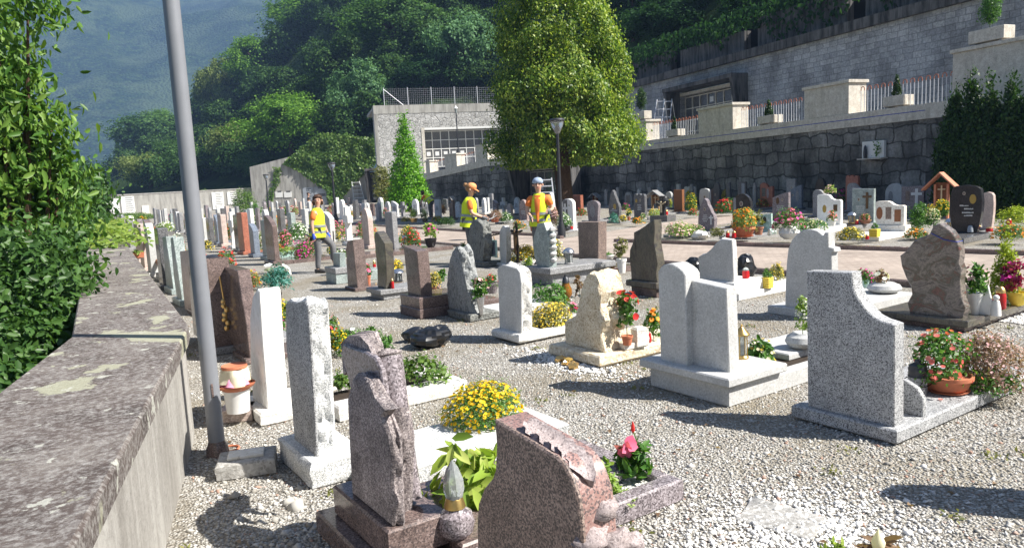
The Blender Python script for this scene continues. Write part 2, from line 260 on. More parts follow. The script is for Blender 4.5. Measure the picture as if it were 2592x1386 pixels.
# ------------------------------------------------------------------ objects and meshes
LABELS = {}
def tag(o, label=None, cat=None, group=None, kind=None):
    for k, v in (('label', label), ('category', cat), ('group', group), ('kind', kind)):
        if v: o[k] = v
    return o
def thing(name, label, cat, loc=(0, 0, 0), rot=0., group=None):
    o = bpy.data.objects.new(name, None); C.objects.link(o); o.empty_display_size = .1
    o.location = loc; o.rotation_euler = (0, 0, R_(rot)); return tag(o, label, cat, group)
class MB:
    def __init__(s): s.v = []; s.f = []
    def add(s, v, f):
        o = len(s.v); s.v += [tuple(p) for p in v]; s.f += [tuple(i+o for i in q) for q in f]; return s
    def box(s, x0, x1, y0, y1, z0, z1, bev=.006):
        x0, x1 = min(x0, x1), max(x0, x1); y0, y1 = min(y0, y1), max(y0, y1)
        return s.prism([(x0, y0), (x0, y1), (x1, y1), (x1, y0)], z0, z1, 'z', bev)
    def prism(s, out, a0, a1, axis='x', bev=.006, rough=0., seg=1, seed=0, facerough=0.):
        n = len(out); out = [Vector(p) for p in out]; rg = random.Random(seed)
        bev = min(bev, abs(a1-a0)*.3)
        nr = []
        for i in range(n):
            e1 = (out[i]-out[i-1]); e2 = (out[(i+1) % n]-out[i])
            n1 = Vector((e1.y, -e1.x)).normalized() if e1.length > 1e-9 else Vector((0, 0)); n2 = Vector((e2.y, -e2.x)).normalized() if e2.length > 1e-9 else n1
            d = n1+n2; d = d/max(d.length_squared/2, .5) if d.length > 1e-6 else n1
            nr.append(d)
        area = sum(out[i-1].x*out[i].y-out[i].x*out[i-1].y for i in range(n))
        sg = 1 if area > 0 else -1
        rings = []
        mp = {'x': lambda p, a: (a, p.x, p.y), 'z': lambda p, a: (p.x, p.y, a), 'y': lambda p, a: (p.x, a, p.y)}[axis]
        sgn = 1 if a1 > a0 else -1
        if bev > 0: rings.append(([out[i]-nr[i]*sg*bev for i in range(n)], a0))
        rs = bev if bev > 0 else 0
        for k in range(seg+1):
            t = k/seg; a = a0+sgn*rs+(a1-a0-2*sgn*rs)*t
            pts = out
            if rough:
                pts = []
                for i in range(n):
                    p = out[i]; amp = rough if 0 < k < seg else rough*.5
                    q = noise.noise(Vector((p.x*9+seed*7.1, p.y*9, a*14+seed)))*1.1+noise.noise(Vector((p.x*31, p.y*31+seed, a*37)))*.6
                    pts.append(p+nr[i]*sg*q*amp)
            rings.append((pts, a))
        if bev > 0: rings.append(([out[i]-nr[i]*sg*bev for i in range(n)], a1))
        V = []; Fc = []
        for pts, a in rings: V += [mp(p, a) for p in pts]
        for k in range(len(rings)-1):
            for i in range(n):
                j = (i+1) % n; Fc.append((k*n+i, k*n+j, (k+1)*n+j, (k+1)*n+i))
        Fc.append(tuple(range(n-1, -1, -1))); Fc.append(tuple((len(rings)-1)*n+i for i in range(n)))
        return s.add(V, Fc)
    def lathe(s, prof, n=16, c=(0, 0), sx=1., sy=1.):
        V = []; Fc = []
        for r, z in prof:
            for i in range(n):
                a = 2*math.pi*i/n; V.append((c[0]+r*sx*math.cos(a), c[1]+r*sy*math.sin(a), z))
        for k in range(len(prof)-1):
            for i in range(n):
                j = (i+1) % n; Fc.append((k*n+i, k*n+j, (k+1)*n+j, (k+1)*n+i))
        Fc.append(tuple(range(n-1, -1, -1))); Fc.append(tuple((len(prof)-1)*n+i for i in range(n)))
        return s.add(V, Fc)
    def tube(s, pts, r, n=8, cap=True):
        pts = [Vector(p) for p in pts]; rr = r if isinstance(r, (list, tuple)) else [r]*len(pts)
        V = []; Fc = []; up = Vector((0, 0, 1))
        for i, p in enumerate(pts):
            d = (pts[min(i+1, len(pts)-1)]-pts[max(i-1, 0)]).normalized()
            a = d.cross(up) if abs(d.z) < .95 else d.cross(Vector((1, 0, 0))); a.normalize(); b = d.cross(a)
            for k in range(n):
                t = 2*math.pi*k/n; V.append(p+a*math.cos(t)*rr[i]+b*math.sin(t)*rr[i])
        for i in range(len(pts)-1):
            for k in range(n):
                j = (k+1) % n; Fc.append((i*n+k, i*n+j, (i+1)*n+j, (i+1)*n+k))
        if cap: Fc += [tuple(range(n-1, -1, -1)), tuple((len(pts)-1)*n+k for k in range(n))]
        return s.add(V, Fc)
    def ball(s, c, r, n=12, m=8, sc=(1, 1, 1), jit=0., seed=0):
        V = []; Fc = []
        for i in range(m+1):
            th = math.pi*i/m
            for k in range(n):
                ph = 2*math.pi*k/n; d = Vector((math.sin(th)*math.cos(ph), math.sin(th)*math.sin(ph), math.cos(th)))
                q = 1+jit*noise.noise(d*2.3+Vector((seed, seed*1.7, 0)))+jit*.5*noise.noise(d*6+Vector((seed, 0, 3)))
                V.append((c[0]+d.x*r*sc[0]*q, c[1]+d.y*r*sc[1]*q, c[2]+d.z*r*sc[2]*q))
        for i in range(m):
            for k in range(n):
                j = (k+1) % n; Fc.append((i*n+k, (i+1)*n+k, (i+1)*n+j, i*n+j))
        return s.add(V, Fc)
    def build(s, name, mat, parent=None, smooth=38, loc=None, rot=None):
        me = bpy.data.meshes.new(name); me.from_pydata(s.v, [], s.f)
        b = bmesh.new(); b.from_mesh(me); bmesh.ops.recalc_face_normals(b, faces=b.faces[:]); b.to_mesh(me); b.free(); me.update()
        return link(name, me, mat, parent, smooth, loc, rot)
def link(name, me, mat, parent=None, smooth=38, loc=None, rot=None):
    if mat and not me.materials: me.materials.append(MATS[mat])
    if smooth:
        me.polygons.foreach_set('use_smooth', [True]*len(me.polygons)); me.set_sharp_from_angle(angle=R_(smooth))
    o = bpy.data.objects.new(name, me); C.objects.link(o)
    if parent: o.parent = parent
    if loc is not None: o.location = loc
    if rot is not None: o.rotation_euler = rot
    return o
def npmesh(name, V, faces):
    me = bpy.data.meshes.new(name); V = np.asarray(V, np.float32); faces = np.asarray(faces, np.int32); k = faces.shape[1]
    me.vertices.add(len(V)); me.vertices.foreach_set('co', V.ravel())
    me.loops.add(faces.size); me.loops.foreach_set('vertex_index', faces.ravel())
    me.polygons.add(len(faces)); me.polygons.foreach_set('loop_start', np.arange(0, faces.size, k, dtype=np.int32))
    me.update(calc_edges=True); return me
def copy_tree(o, parent=None):
    c = o.copy(); C.objects.link(c); c.parent = parent
    for ch in list(o.children): copy_tree(ch, c)
    return c
# ------------------------------------------------------------------ foliage
def unit(a): return a/np.maximum(np.linalg.norm(a, axis=1, keepdims=True), 1e-9)
def leaves(Pt, Nr, size, asp=.5, up=.0, seed=0, fold=.25, droop=0.):
    """one bent four-point leaf per point, lying across Nr and growing along a random tangent (up>0 turns tips upward)"""
    rg = np.random.default_rng(seed); n = len(Pt); T = rg.normal(size=(n, 3)); T[:, 2] += up*2
    T = T-(T*Nr).sum(1, keepdims=True)*Nr*(1-abs(up)*.6); T[:, 2] -= droop; T = unit(T); B = unit(np.cross(Nr, T)); N2 = np.cross(T, B)
    s = (size*rg.uniform(.65, 1.3, n))[:, None] if np.ndim(size) == 0 else (np.asarray(size)*rg.uniform(.75, 1.2, n))[:, None]
    V = np.stack([Pt, Pt+T*s*.45+B*s*asp*.5+N2*s*fold*.4, Pt+T*s+N2*s*-fold*.3, Pt+T*s*.45-B*s*asp*.5+N2*s*fold*.4], 1).reshape(-1, 3)
    i = np.arange(n)[:, None]*4; return V, np.concatenate([i, i+1, i+2, i+3], 1)
def leaves6(Pt, Nr, size, asp=.42, up=.0, seed=0, fold=.3, droop=0.):
    """pointed leaf of two quads folded along its midrib, for foliage close to the camera"""
    rg = np.random.default_rng(seed); n = len(Pt); T = rg.normal(size=(n, 3)); T[:, 2] += up*2; T = T-(T*Nr).sum(1, keepdims=True)*Nr*(1-abs(up)*.6); T[:, 2] -= droop; T = unit(T); B = unit(np.cross(Nr, T)); N2 = np.cross(T, B)
    s = (size*rg.uniform(.6, 1.25, n))[:, None]; w = s*asp*.5; cv = rg.uniform(.05, .3, n)[:, None]*s
    q = lambda a, b, c: Pt+T*s*a+B*w*b+N2*(w*fold*abs(b)-cv*a*a+c)
    V = np.stack([q(0, 0, 0), q(.28, .85, 0), q(.66, .8, 0), q(1, 0, 0), q(.66, -.8, 0), q(.28, -.85, 0)], 1).reshape(-1, 3); i = np.arange(n)[:, None]*6
    return V, np.concatenate([np.concatenate([i, i+1, i+2, i+3], 1), np.concatenate([i, i+3, i+4, i+5], 1)])
def clumps(blobs, ncl, per, spread, seed, shell=.25, flat=1., low=-1.):
    """leaf points gathered in clumps over the surfaces of ellipsoids: (points, normals)"""
    rg = np.random.default_rng(seed); b = np.array(blobs, float); area = (b[:, 3]*b[:, 4]+b[:, 4]*b[:, 5]+b[:, 3]*b[:, 5]); ii = rg.choice(len(b), ncl, p=area/area.sum())
    d = unit(rg.normal(size=(ncl*2, 3))); d = d[d[:, 2] > low][:ncl]; ii = ii[:len(d)]
    rad = 1-np.abs(rg.normal(0, shell, len(d))); cen = b[ii, :3]+d*b[ii, 3:6]*rad[:, None]; nn = unit(d/b[ii, 3:6])
    k = rg.poisson(per, len(d))+1; idx = np.repeat(np.arange(len(d)), k); sp = spread*rg.uniform(.6, 1.4, len(d))
    off = rg.normal(size=(len(idx), 3))*sp[idx][:, None]; off[:, 2] *= flat
    return cen[idx]+off, unit(nn[idx]+rg.normal(size=(len(idx), 3))*.55+np.array([0, 0, .35]))
def crown_mesh(name, blobs, ncl, per, spread, leaf, seed, asp=.55, shell=.25, flat=1., up=0., low=-1., droop=0., fold=.25, fn=None):
    p, n = clumps(blobs, ncl, per, spread, seed, shell, flat, low); V, f = (fn or leaves)(p, n, leaf, asp, up, seed+1, fold, droop)
    return npmesh(name, V, f)
def discs(Pt, Nr, size, seed=0, k=7, cup=.2):
    rg = np.random.default_rng(seed); n = len(Pt); A = unit(np.cross(Nr, rg.normal(size=(n, 3)))); B = np.cross(Nr, A); s = (size*rg.uniform(.7, 1.25, n))[:, None]
    V = [Pt]
    for i in range(k):
        a = 2*math.pi*i/k; V.append(Pt+A*s*.5*math.cos(a)+B*s*.5*math.sin(a)+Nr*s*cup*(1 if i % 2 else .8))
    V = np.stack(V, 1).reshape(-1, 3); o = np.arange(n)[:, None]*(k+1)
    return V, np.concatenate([np.concatenate([o, o+1+i, o+1+(i+1) % k], 1) for i in range(k)])
# ------------------------------------------------------------------ pots, plants
def pot_mb(kind, r, h):
    m = MB()
    if kind == 'pot': m.lathe([(r*.68, 0), (r*.9, h*.8), (r, h*.8), (r*1.02, h), (r*.9, h), (r*.85, h*.9), (0.001, h*.88)], 20)
    elif kind == 'bowl': m.lathe([(r*.55, 0), (r*.8, h*.25), (r*.97, h*.75), (r*1.04, h*.8), (r*1.04, h), (r*.93, h), (r*.85, h*.85), (.001, h*.82)], 24)
    elif kind == 'vase': m.lathe([(r*.55, 0), (r*.7, h*.08), (r*.95, h*.3), (r, h*.5), (r*.78, h*.78), (r*.55, h*.9), (r*.75, h), (r*.65, h), (.001, h*.93)], 20)
    elif kind == 'ufo': m.lathe([(r*.5, 0), (r*.85, h*.18), (r, h*.45), (r*.88, h*.78), (r*.6, h*.95), (r*.58, h), (r*.5, h), (.001, h*.85)], 28)
    elif kind == 'trough':
        o = [(-r*1.0, -r*.45), (r*1.0, -r*.45), (r*1.0, r*.45), (-r*1.0, r*.45)]
        m.prism([(x*.85, y*.85) for x, y in o], 0, h*.1, 'z', .004)
        V = []
        for sc, z in ((.85, h*.1), (1., h), (.93, h), (.9, h*.85)): V += [(x*sc, y*sc, z) for x, y in o]
        m.add(V, [(k*4+i, k*4+(i+1) % 4, k*4+4+(i+1) % 4, k*4+4+i) for k in range(3) for i in range(4)]+[(12, 13, 14, 15)])
    elif kind == 'glass': m.lathe([(r*.45, 0), (r*.5, h*.1), (r, h*.9), (r*1.05, h), (r*.95, h), (.001, h*.9)], 16)
    return m
_sd = [100]
def plant(label, px, py, wpx, hpx, lf, fl=None, pot=None, z0=0., name=None, cat='flowers', group=None, flden=1., flsize=1., leafsize=1., form='mound', wob=1., at=None, sc=None):
    """flowering or leafy plant standing at a ground pixel; sizes are read off the photograph at that distance"""
    _sd[0] += 7; sd = _sd[0]; rg = np.random.default_rng(sd); p = gr(px, keep_in(px, py, z0) if px > 1500 and py < 640 else py, z0) if at is None else Vector(at); s = sc or dep(p)/F
    w, h = wpx*s, hpx*s; nm = name or ('potted_plant' if pot else 'flowering_plant' if fl else 'plant')
    t = thing(nm, label, cat, p, 0, group); zb = 0.
    if pot:
        kind, pm, pw, ph = pot; pr, ph = pw*s*.5, ph*s
        po = pot_mb(kind, pr, ph).build('pot', pm, t); zb = ph*.82
        if pm in ('terracotta',) and kind == 'bowl':
            MB().lathe([(pr*.6, 0), (pr*.85, ph*.08), (pr*.9, ph*.16), (pr*.6, ph*.05)], 20).build('saucer', pm, po)
    r = w*.5; hh = max(h-zb, h*.3); small = min(r, hh)
    ls = min(max(.03*leafsize, small*.09*leafsize), small*.6); far = s > .008
    if form == 'mound':
        blobs = [(0, 0, zb+hh*.05, r*.92, r*.92*wob, hh*.88)]
        for i in range(3): a = rg.uniform(0, 6.28); blobs.append((r*.35*math.cos(a), r*.35*math.sin(a), zb+hh*.2, r*.6, r*.6, hh*rg.uniform(.55, .8)))
        lo = -.1; sh = .12
    elif form == 'upright':
        blobs = [(rg.uniform(-.35, .35)*r, rg.uniform(-.35, .35)*r, zb+hh*rg.uniform(.4, .55), r*.62, r*.62, hh*.46) for i in range(4)]; lo = -.8; sh = .3
    elif form == 'cone':
        blobs = [(0, 0, zb+hh*(.12+.76*i/6), max(r*(1-i/6.5)**.8, r*.12), max(r*(1-i/6.5)**.8, r*.12), hh*.17) for i in range(7)]; lo = -.7; sh = .12
    A = 4*r*r+4*r*hh; nl = int(min(12000, max(90 if far else 250, A/(ls*ls)*{'cone': 4.5, 'upright': 2.4}.get(form, 1.8 if far else 3.))))
    ncl = max(12, nl//9); kw = dict(asp=.5, shell=sh, low=lo, up=.5 if form in ('cone', 'upright') else 0.)
    if far: kw['asp'] = .75
    if leafsize > 2 and not far: kw['fn'] = leaves6; kw['asp'] = .42
    me = crown_mesh('foliage', blobs, ncl, 9, small*.1, ls, sd, **kw); V = np.empty(len(me.vertices)*3, np.float32); me.vertices.foreach_get('co', V); V[2::3] = np.maximum(V[2::3], .004+zb*.3); me.vertices.foreach_set('co', V)
    link('foliage', me, lf, t, 0)
    if form != 'mound' or pot: MB().tube([(0, 0, zb*.8), (0, 0, zb+hh*.6)], max(.004, small*.03), 5).build('stem', 'stem', t)
    if fl:
        for k, f in enumerate(fl if isinstance(fl, (list, tuple)) else [fl]):
            fs = max(.022, small*.13)*flsize; nf = int(min(700, max(14, A/(fs*fs)*.22*flden)))/(len(fl) if isinstance(fl, (list, tuple)) else 1); nf = int(nf)+3
            b = [(x, y, z, a*1.05, c*1.05, d*1.08) for x, y, z, a, c, d in blobs]
            q, n = clumps(b, nf, 0, .001, sd+3+k, .03, 1, max(lo, -.05)); n = unit(n+np.array([0, -.1, .3])); q[:, 2] = np.maximum(q[:, 2], zb+fs*.3)
            V, fc = discs(q, n, fs, sd+5)
            bo = link('blossoms', npmesh('blossoms', V, fc), f, t, 0)
            if s < .0035 and 'yellow' in f:
                V, fc = discs(q+n*fs*.18, n, fs*.3, sd+6, 5, .05); link('flower_centres', npmesh('flower_centres', V, fc), 'petal_orange', bo, 0)
    return t
# ------------------------------------------------------------------ outlines (s left to right, w upward, both 0..1)
def arc(cx, cy, rx, ry, a0, a1, n): return [(cx+rx*math.cos(R_(a0+(a1-a0)*i/n)), cy+ry*math.sin(R_(a0+(a1-a0)*i/n))) for i in range(n+1)]
OUT = {
 'rect': [(0, 0), (0, 1), (1, 1), (1, 0)],
 'slim': [(0, 0), (.04, .98), (.1, 1), (.9, 1), (.96, .98), (1, 0)],
 'round': [(0, 0)]+arc(.5, .62, .5, .38, 180, 0, 16)+[(1, 0)],
 'arch': [(0, 0)]+arc(.5, .84, .5, .16, 180, 0, 14)+[(1, 0)],
 'pointed': [(0, 0), (0, .72), (.12, .86), (.3, .95), (.5, 1), (.7, .95), (.88, .86), (1, .72), (1, 0)],
 'slant': [(0, 0), (0, 1), (.35, .97), (.7, .88), (1, .76), (1, 0)],
 'slantr': [(0, 0), (0, .8), (.4, .9), (.75, .97), (1, 1), (1, 0)],
 'taper': [(.12, 0), (0, .75)]+arc(.5, .78, .5, .22, 170, 10, 12)+[(1, .75), (.88, 0)],
 'shoulder': [(0, 0), (0, .8), (.18, .83), (.24, .93)]+arc(.5, .9, .25, .1, 160, 20, 10)+[(.76, .93), (.82, .83), (1, .8), (1, 0)],
 'wave': [(.06, 0), (0, .2), (.05, .42), (0, .62), (.08, .74), (.3, .83), (.55, .9), (.75, .97), (.95, 1), (1, .93), (.93, .7), (.88, .6), (.95, .45), (1, .3), (.97, .12), (.92, 0)],
 'drop': [(.1, 0), (0, .2), (.02, .4), (.1, .62), (.2, .82), (.35, .97), (.42, 1), (.55, .93), (.62, .8), (.76, .66), (.8, .58), (.93, .48), (1, .34), (.98, .16), (.9, 0)],
 'rock': [(.03, 0), (0, .2), (.05, .42), (.08, .62), (.2, .85), (.3, .97), (.42, 1), (.55, .9), (.68, .74), (.78, .55), (.9, .38), (1, .2), (.97, 0)],
 'menhir': [(.02, 0), (0, .3), (.03, .6), (.1, .85), (.25, .97), (.45, 1), (.65, .96), (.8, .85), (.92, .62), (1, .35), (.98, 0)],
 'cross': [(.34, 0), (.34, .55), (0, .55), (0, .76), (.34, .76), (.34, 1), (.66, 1), (.66, .76), (1, .76), (1, .55), (.66, .55), (.66, 0)],
 'twin': [(0, 0), (0, .9)]+arc(.17, .9, .17, .1, 180, 20, 8)+arc(.5, .9, .17, .1, 150, 30, 6)+arc(.83, .85, .17, .13, 140, 0, 8)+[(1, 0)],
 'step': [(0, 0), (0, .92), (.2, 1), (.45, .96), (.6, .86), (.62, .8), (.95, .84), (1, .8), (1, 0)],
 'swoop': [(0, 0), (0, .97), (.06, 1), (.4, 1), (.5, .97), (.62, .86), (.74, .82), (.94, .82), (1, .78), (1, 0)],
 'lowarch': [(0, 0), (0, .86), (.06, .95), (.16, 1), (.35, 1), (.5, .94), (.62, .84), (.75, .79), (.94, .79), (1, .74), (1, 0)],
 'barrel': [(.14, 0), (.05, .2), (0, .45), (.02, .7), (.08, .93), (.2, .98), (.5, 1), (.8, .97), (.95, .9), (1, .65), (.98, .4), (.92, .15), (.86, 0)],
 'flame': [(.1, 0), (0, .3), (.02, .6), (.1, .85), (.3, 1), (.7, .98), (.85, .8), (.97, .5), (1, .2), (1, 0)],
 'quarter': [(0, 0), (.01, .66), (.1, .69), (.22, .74), (.33, .81), (.42, .88), (.55, .97), (.64, 1), (.85, .99), (1, 1), (1, 0)],
 'concave': [(0, 0), (0, 1), (.53, .985), (.58, .92), (.62, .83), (.68, .73), (.76, .65), (.86, .59), (.97, .56), (1, .545), (1, 0)],
}
def resample(o, step):
    r = []
    for i in range(len(o)):
        a = Vector(o[i]); b = Vector(o[(i+1) % len(o)]); n = max(1, int((b-a).length/step))
        r += [a+(b-a)*k/n for k in range(n)]
    return [(p.x, p.y) for p in r]
def outline(kind, W, Hh, jag=0., seed=0, step=None):
    o = OUT[kind] if isinstance(kind, str) else kind
    o = [(W-s*W, w*Hh) for s, w in o]
    if step or jag: o = resample(o, step or .05)
    if jag: o = [(y+noise.noise(Vector((y*13, z*13, seed)))*jag, max(0, z+noise.noise(Vector((y*13+40, z*13, seed)))*jag*(z > .02))) for y, z in o]
    return o
ROT = 4.5
WALL = [(22.3, -6), (25.41, 15.27), (26.9, 25.2), (28.1, 33.2), (27.17, 51.27), (25.25, 59.25), (25, 110)]
def keep_in(px, py, z0=0.):
    """lower a ground pixel until its point stands clear of the retaining wall"""
    for _ in range(80):
        p = gr(px, py, z0)
        if p.y > -6 and p.x < np.interp(p.y, [q[1] for q in WALL], [q[0] for q in WALL])-.9 and 0 < p.y < 95: break
        py += 1
    return py
def grave(label, mat, kind, br, bl, top, z0=0., th=.1, rough=0., jag=0., mat_side=None, plinth=(), slab=None, deco=(), rot=ROT, name='gravestone', cat='gravestone', group=None, W=None, Hh=None, dx=0.):
    """upright stone: br/bl = lower corners of the near face in the photo (at height z0), top = a pixel of its top; local x runs through it away from us, y to the left"""
    z0 = float(z0); p = gr(br[0], br[1], z0); a = R_(rot); yv = Vector((-math.sin(a), math.cos(a), 0))
    if W is None: W = abs((inplane(bl[0], bl[1], p, rot)-p).dot(yv))
    if Hh is None: Hh = inplane(top[0], top[1], p, rot).z-z0
    _sd[0] += 1; sd = _sd[0] % 97
    t = thing(name, label, cat, (p.x, p.y, 0), rot, group)
    near = dep(p) < 14
    o = outline(kind, W, Hh, jag, sd, (.03 if near else None) if rough else None)
    o = [(y, z+z0) for y, z in o]
    hs = MB().prism(o, dx, dx+th, 'x', .012 if rough else .008, rough, 5 if rough else 1, sd).build('headstone', mat, t, 30)
    for i, (x0, x1, y0, y1, za, zb, m) in enumerate(plinth):
        MB().box(x0, x1, y0, W+y1, za, zb, .012).build('plinth' if i == 0 else 'base_course', m, t)
    if slab:
        x0, x1, e, zt, m = slab[:5]; k = slab[5] if len(slab) > 5 else 'solid'
        if k == 'solid': MB().box(x0, x1, -e, W+e, 0, zt, .01).build('slab', m, t)
        else:
            b = .09; xa, xb = min(x0, x1), max(x0, x1)
            fr = MB(); fr.box(xa, xb, -e, -e+b, 0, zt, .008); fr.box(xa, xb, W+e-b, W+e, 0, zt, .008)
            xe = xb-b if x0 > -.5 else xa; fr.box(xe, xe+b, -e+b+.001, W+e-b-.001, 0, zt-.001, .008); fr.build('border', m, t)
            MB().box(xa+.01, xb-.01, -e+b*.5, W+e-b*.5, 0, zt-.03, .002).build('bed', k, t)
    for d in deco: decorate(hs, d, W, Hh, z0, dx)
    return t
def decorate(t, d, W, Hh, z0, dx):
    k = d[0]; s, w = d[1], d[2]; y = W-s*W; z = z0+w*Hh; x = dx-.004
    if k == 'photo':
        r = d[3]*W; MB().prism(arc(y, z, r*.75, r, 0, 345, 15), x-.006, dx+.002, 'x', .002).build('portrait_plaque', 'photo_frame', t)
        MB().prism(arc(y, z, r*.55, r*.78, 0, 345, 15), x-.009, x-.004, 'x', 0).build('portrait', 'photo', t)
    elif k == 'text':
        m = MB(); rg = random.Random(int(s*97+w*31)); ww, n, mt = d[3]*W, d[4], d[5]; lh = max(.018, Hh*.028)
        for i in range(n):
            L_ = ww*rg.uniform(.55, 1); yy = y+L_/2; zz = z-i*lh*2.2; e = yy
            while e > yy-L_:
                q = lh*rg.uniform(.6, 1.1); m.box(x-.001, dx+.001, e, e-q*.72, zz, zz+lh*rg.choice((.7, 1, 1)), 0); e -= q
        m.build('inscription', mt, t, 0)
    elif k == 'cross':
        h, mt = d[3]*Hh, d[4]; b = h*.07; m = MB(); m.box(x-.012, dx+.002, y-b, y+b, z-h*.6, z+h*.4, .002); m.box(x-.011, dx+.001, y-h*.27, y+h*.27, z+h*.06, z+h*.06+2*b, .002); m.build('cross', mt, t)
    elif k == 'panel':
        ow, oh, mt = d[3]*W*.5, d[4]*Hh*.5, d[5]; MB().box(x-.003, dx+.002, y-ow, y+ow, z-oh, z+oh, .002).build('panel', mt, t)
    elif k == 'oval':
        MB().prism(arc(y, z, d[3]*W, d[4]*Hh, 0, 345, 20), x-.006, dx+.002, 'x', .002).build('relief', d[5], t)
# small grave goods
def candle(label, px, py, wpx, hpx, z0=0., mat='red_glass', lid='gold', group=None, at=None, s=None):
    p = gr(px, py, z0) if at is None else Vector(at); s = s or dep(p)/F; r, h = wpx*s*.5, hpx*s
    t = thing('grave_candle', label, 'candle', p, 0, group)
    MB().lathe([(r*.75, 0), (r, h*.08), (r*.95, h*.6), (r*.8, h*.72)], 14).build('glass', mat, t)
    MB().lathe([(r*.85, h*.72), (r*.85, h*.8), (r*.6, h*.93), (r*.2, h), (.001, h)], 14).build('lid', lid, t); return t
def lantern(label, px, py, wpx, hpx, z0=0., mat='brass', roof='cone', glass='clear_glass', at=None, s=None, n=6):
    p = gr(px, py, z0) if at is None else Vector(at); s = s or dep(p)/F; r, h = wpx*s*.5, hpx*s
    t = thing('grave_lantern', label, 'lantern', p, 20)
    MB().lathe([(r*.8, 0), (r*.85, h*.05), (r*.7, h*.1), (.001, h*.1)], 20).build('base', mat, t)
    f = MB()
    for i in range(n):
        a = 6.283*i/n; c, q = math.cos(a)*r*.66, math.sin(a)*r*.66; f.tube([(c, q, h*.08), (c, q, h*.68)], r*.07, 5)
    f.build('frame', mat, t); MB().lathe([(r*.58, h*.1), (r*.58, h*.68)], n).build('pane', glass, t)
    MB().lathe([(r*.3, h*.11), (r*.3, h*.4), (.001, h*.42)], 10).build('light', 'white_pot', t)
    if roof == 'cone': pr = [(r, h*.68), (r*1.0, h*.72), (r*.5, h*.84), (r*.15, h*.93), (r*.15, h*.97), (.001, h)]
    else: pr = [(r, h*.68), (r*1.1, h*.72), (r*1.0, h*.8), (r*.7, h*.92), (r*.3, h*.985), (.001, h)]
    MB().lathe(pr, 24 if roof != 'cone' else n*2).build('roof', mat if roof == 'cone' else 'steel', t); return t
def lamp_post(label, base, height, r, head='cup', mat='dark_metal', z=0.):
    t = thing('street_lamp', label, 'street lamp', (base[0], base[1], z))
    MB().lathe([(r*2.2, 0), (r*2.2, .25), (r*1.2, .45), (r, .6), (r*.8, height)], 14).build('pole', mat, t)
    h = height
    if head == 'cup':
        gl = MB().lathe([(r*.8, h), (.07, h+.03), (.17, h+.22), (.2, h+.36), (.19, h+.37)], 18).build('globe', 'lamp_glass', t)
        MB().lathe([(.05, h+.06), (.06, h+.2), (.02, h+.26)], 10).build('bulb', 'white_pot', gl)
        MB().lathe([(.2, h+.37), (.24, h+.39), (.2, h+.44), (.001, h+.46)], 18).build('lamp_cap', mat, t)
    elif head == 'lantern':
        MB().lathe([(.02, h), (.1, h+.05), (.16, h+.42)], 6).build('globe', 'clear_glass', t); MB().lathe([(.2, h+.42), (.16, h+.5), (.05, h+.6), (.03, h+.7), (.001, h+.72)], 6).build('lamp_cap', 'white_pot', t)
    return t
def ladder(label, feet, top, width, side, mat='alu', rungs=6, legs=True):
    """step ladder: feet = ground midpoint of the step side, top = top midpoint, side = unit vector across"""
    f, tp, sd = Vector(feet), Vector(top), Vector(side); t = thing('step_ladder', label, 'ladder', f)
    L_ = lambda v: tuple(v-f)
    for q in (-1, 1): MB().tube([L_(f+sd*q*width*.55), L_(tp+sd*q*width*.38)], .03, 6).build('rail', mat, t)
    for i in range(1, rungs+1):
        u = i/(rungs+.3); c = f.lerp(tp, u); ww = width*(.55-.17*u); MB().tube([L_(c-sd*ww), L_(c+sd*ww)], .028, 5).build('rung', mat, t)
    if legs:
        d = Vector((tp.x-f.x, tp.y-f.y, 0)); b = Vector((tp.x, tp.y, f.z))+d*.9
        for q in (-1, 1): MB().tube([L_(b+sd*q*width*.55), L_(tp+sd*q*width*.38)], .022, 6).build('support_leg', mat, t)
    return t
# ================================================================== SETTING
def sheet(name, pts, z, mat, kind='structure'):
    o = MB().add([(x, y, z) for x, y in pts], [tuple(range(len(pts)))]).build(name, mat, None, 0); tag(o, kind=kind); return o
sheet('valley_ground', [(-6000, -6000), (6000, -6000), (6000, 6000), (-6000, 6000)], -4., 'hill_ground')
sheet('gravel_ground', [(-.9, -14), (60, -14), (60, 112), (.4, 112), (.3, 7), (.05, 4), (-.9, -1)], 0., 'gravel')
road_near = [(11.2, -14), (9.64, 6.53), (8.71, 19.02), (8.1, 40), (7.6, 92)]
road_far = [(11.0, 92), (11.45, 31), (11.97, 19.57), (11.8, 17.8), (21.5, 21.5), (21.8, 18.6), (11.95, 15.5), (12.46, 13.06), (13.55, 8.45), (18, -14)]
sheet('paved_path', road_near+road_far, .004, 'pavers')
def kerb(pts):
    m = MB()
    for a, b in zip(pts, pts[1:]):
        a, b = Vector(a), Vector(b); d = (b-a).normalized(); n = Vector((-d.y, d.x))*.06
        m.prism([a+n, b+n, b-n, a-n], -.02, .085, 'z', .012)
    tag(m.build('kerb', 'brown', None), kind='structure')
kerb(road_near[:4]); kerb([(11.45, 60), (11.45, 31), (11.97, 19.57), (11.8, 17.8)]); kerb([(11.95, 15.5), (12.46, 13.06), (13.55, 8.45), (16.6, -6)])
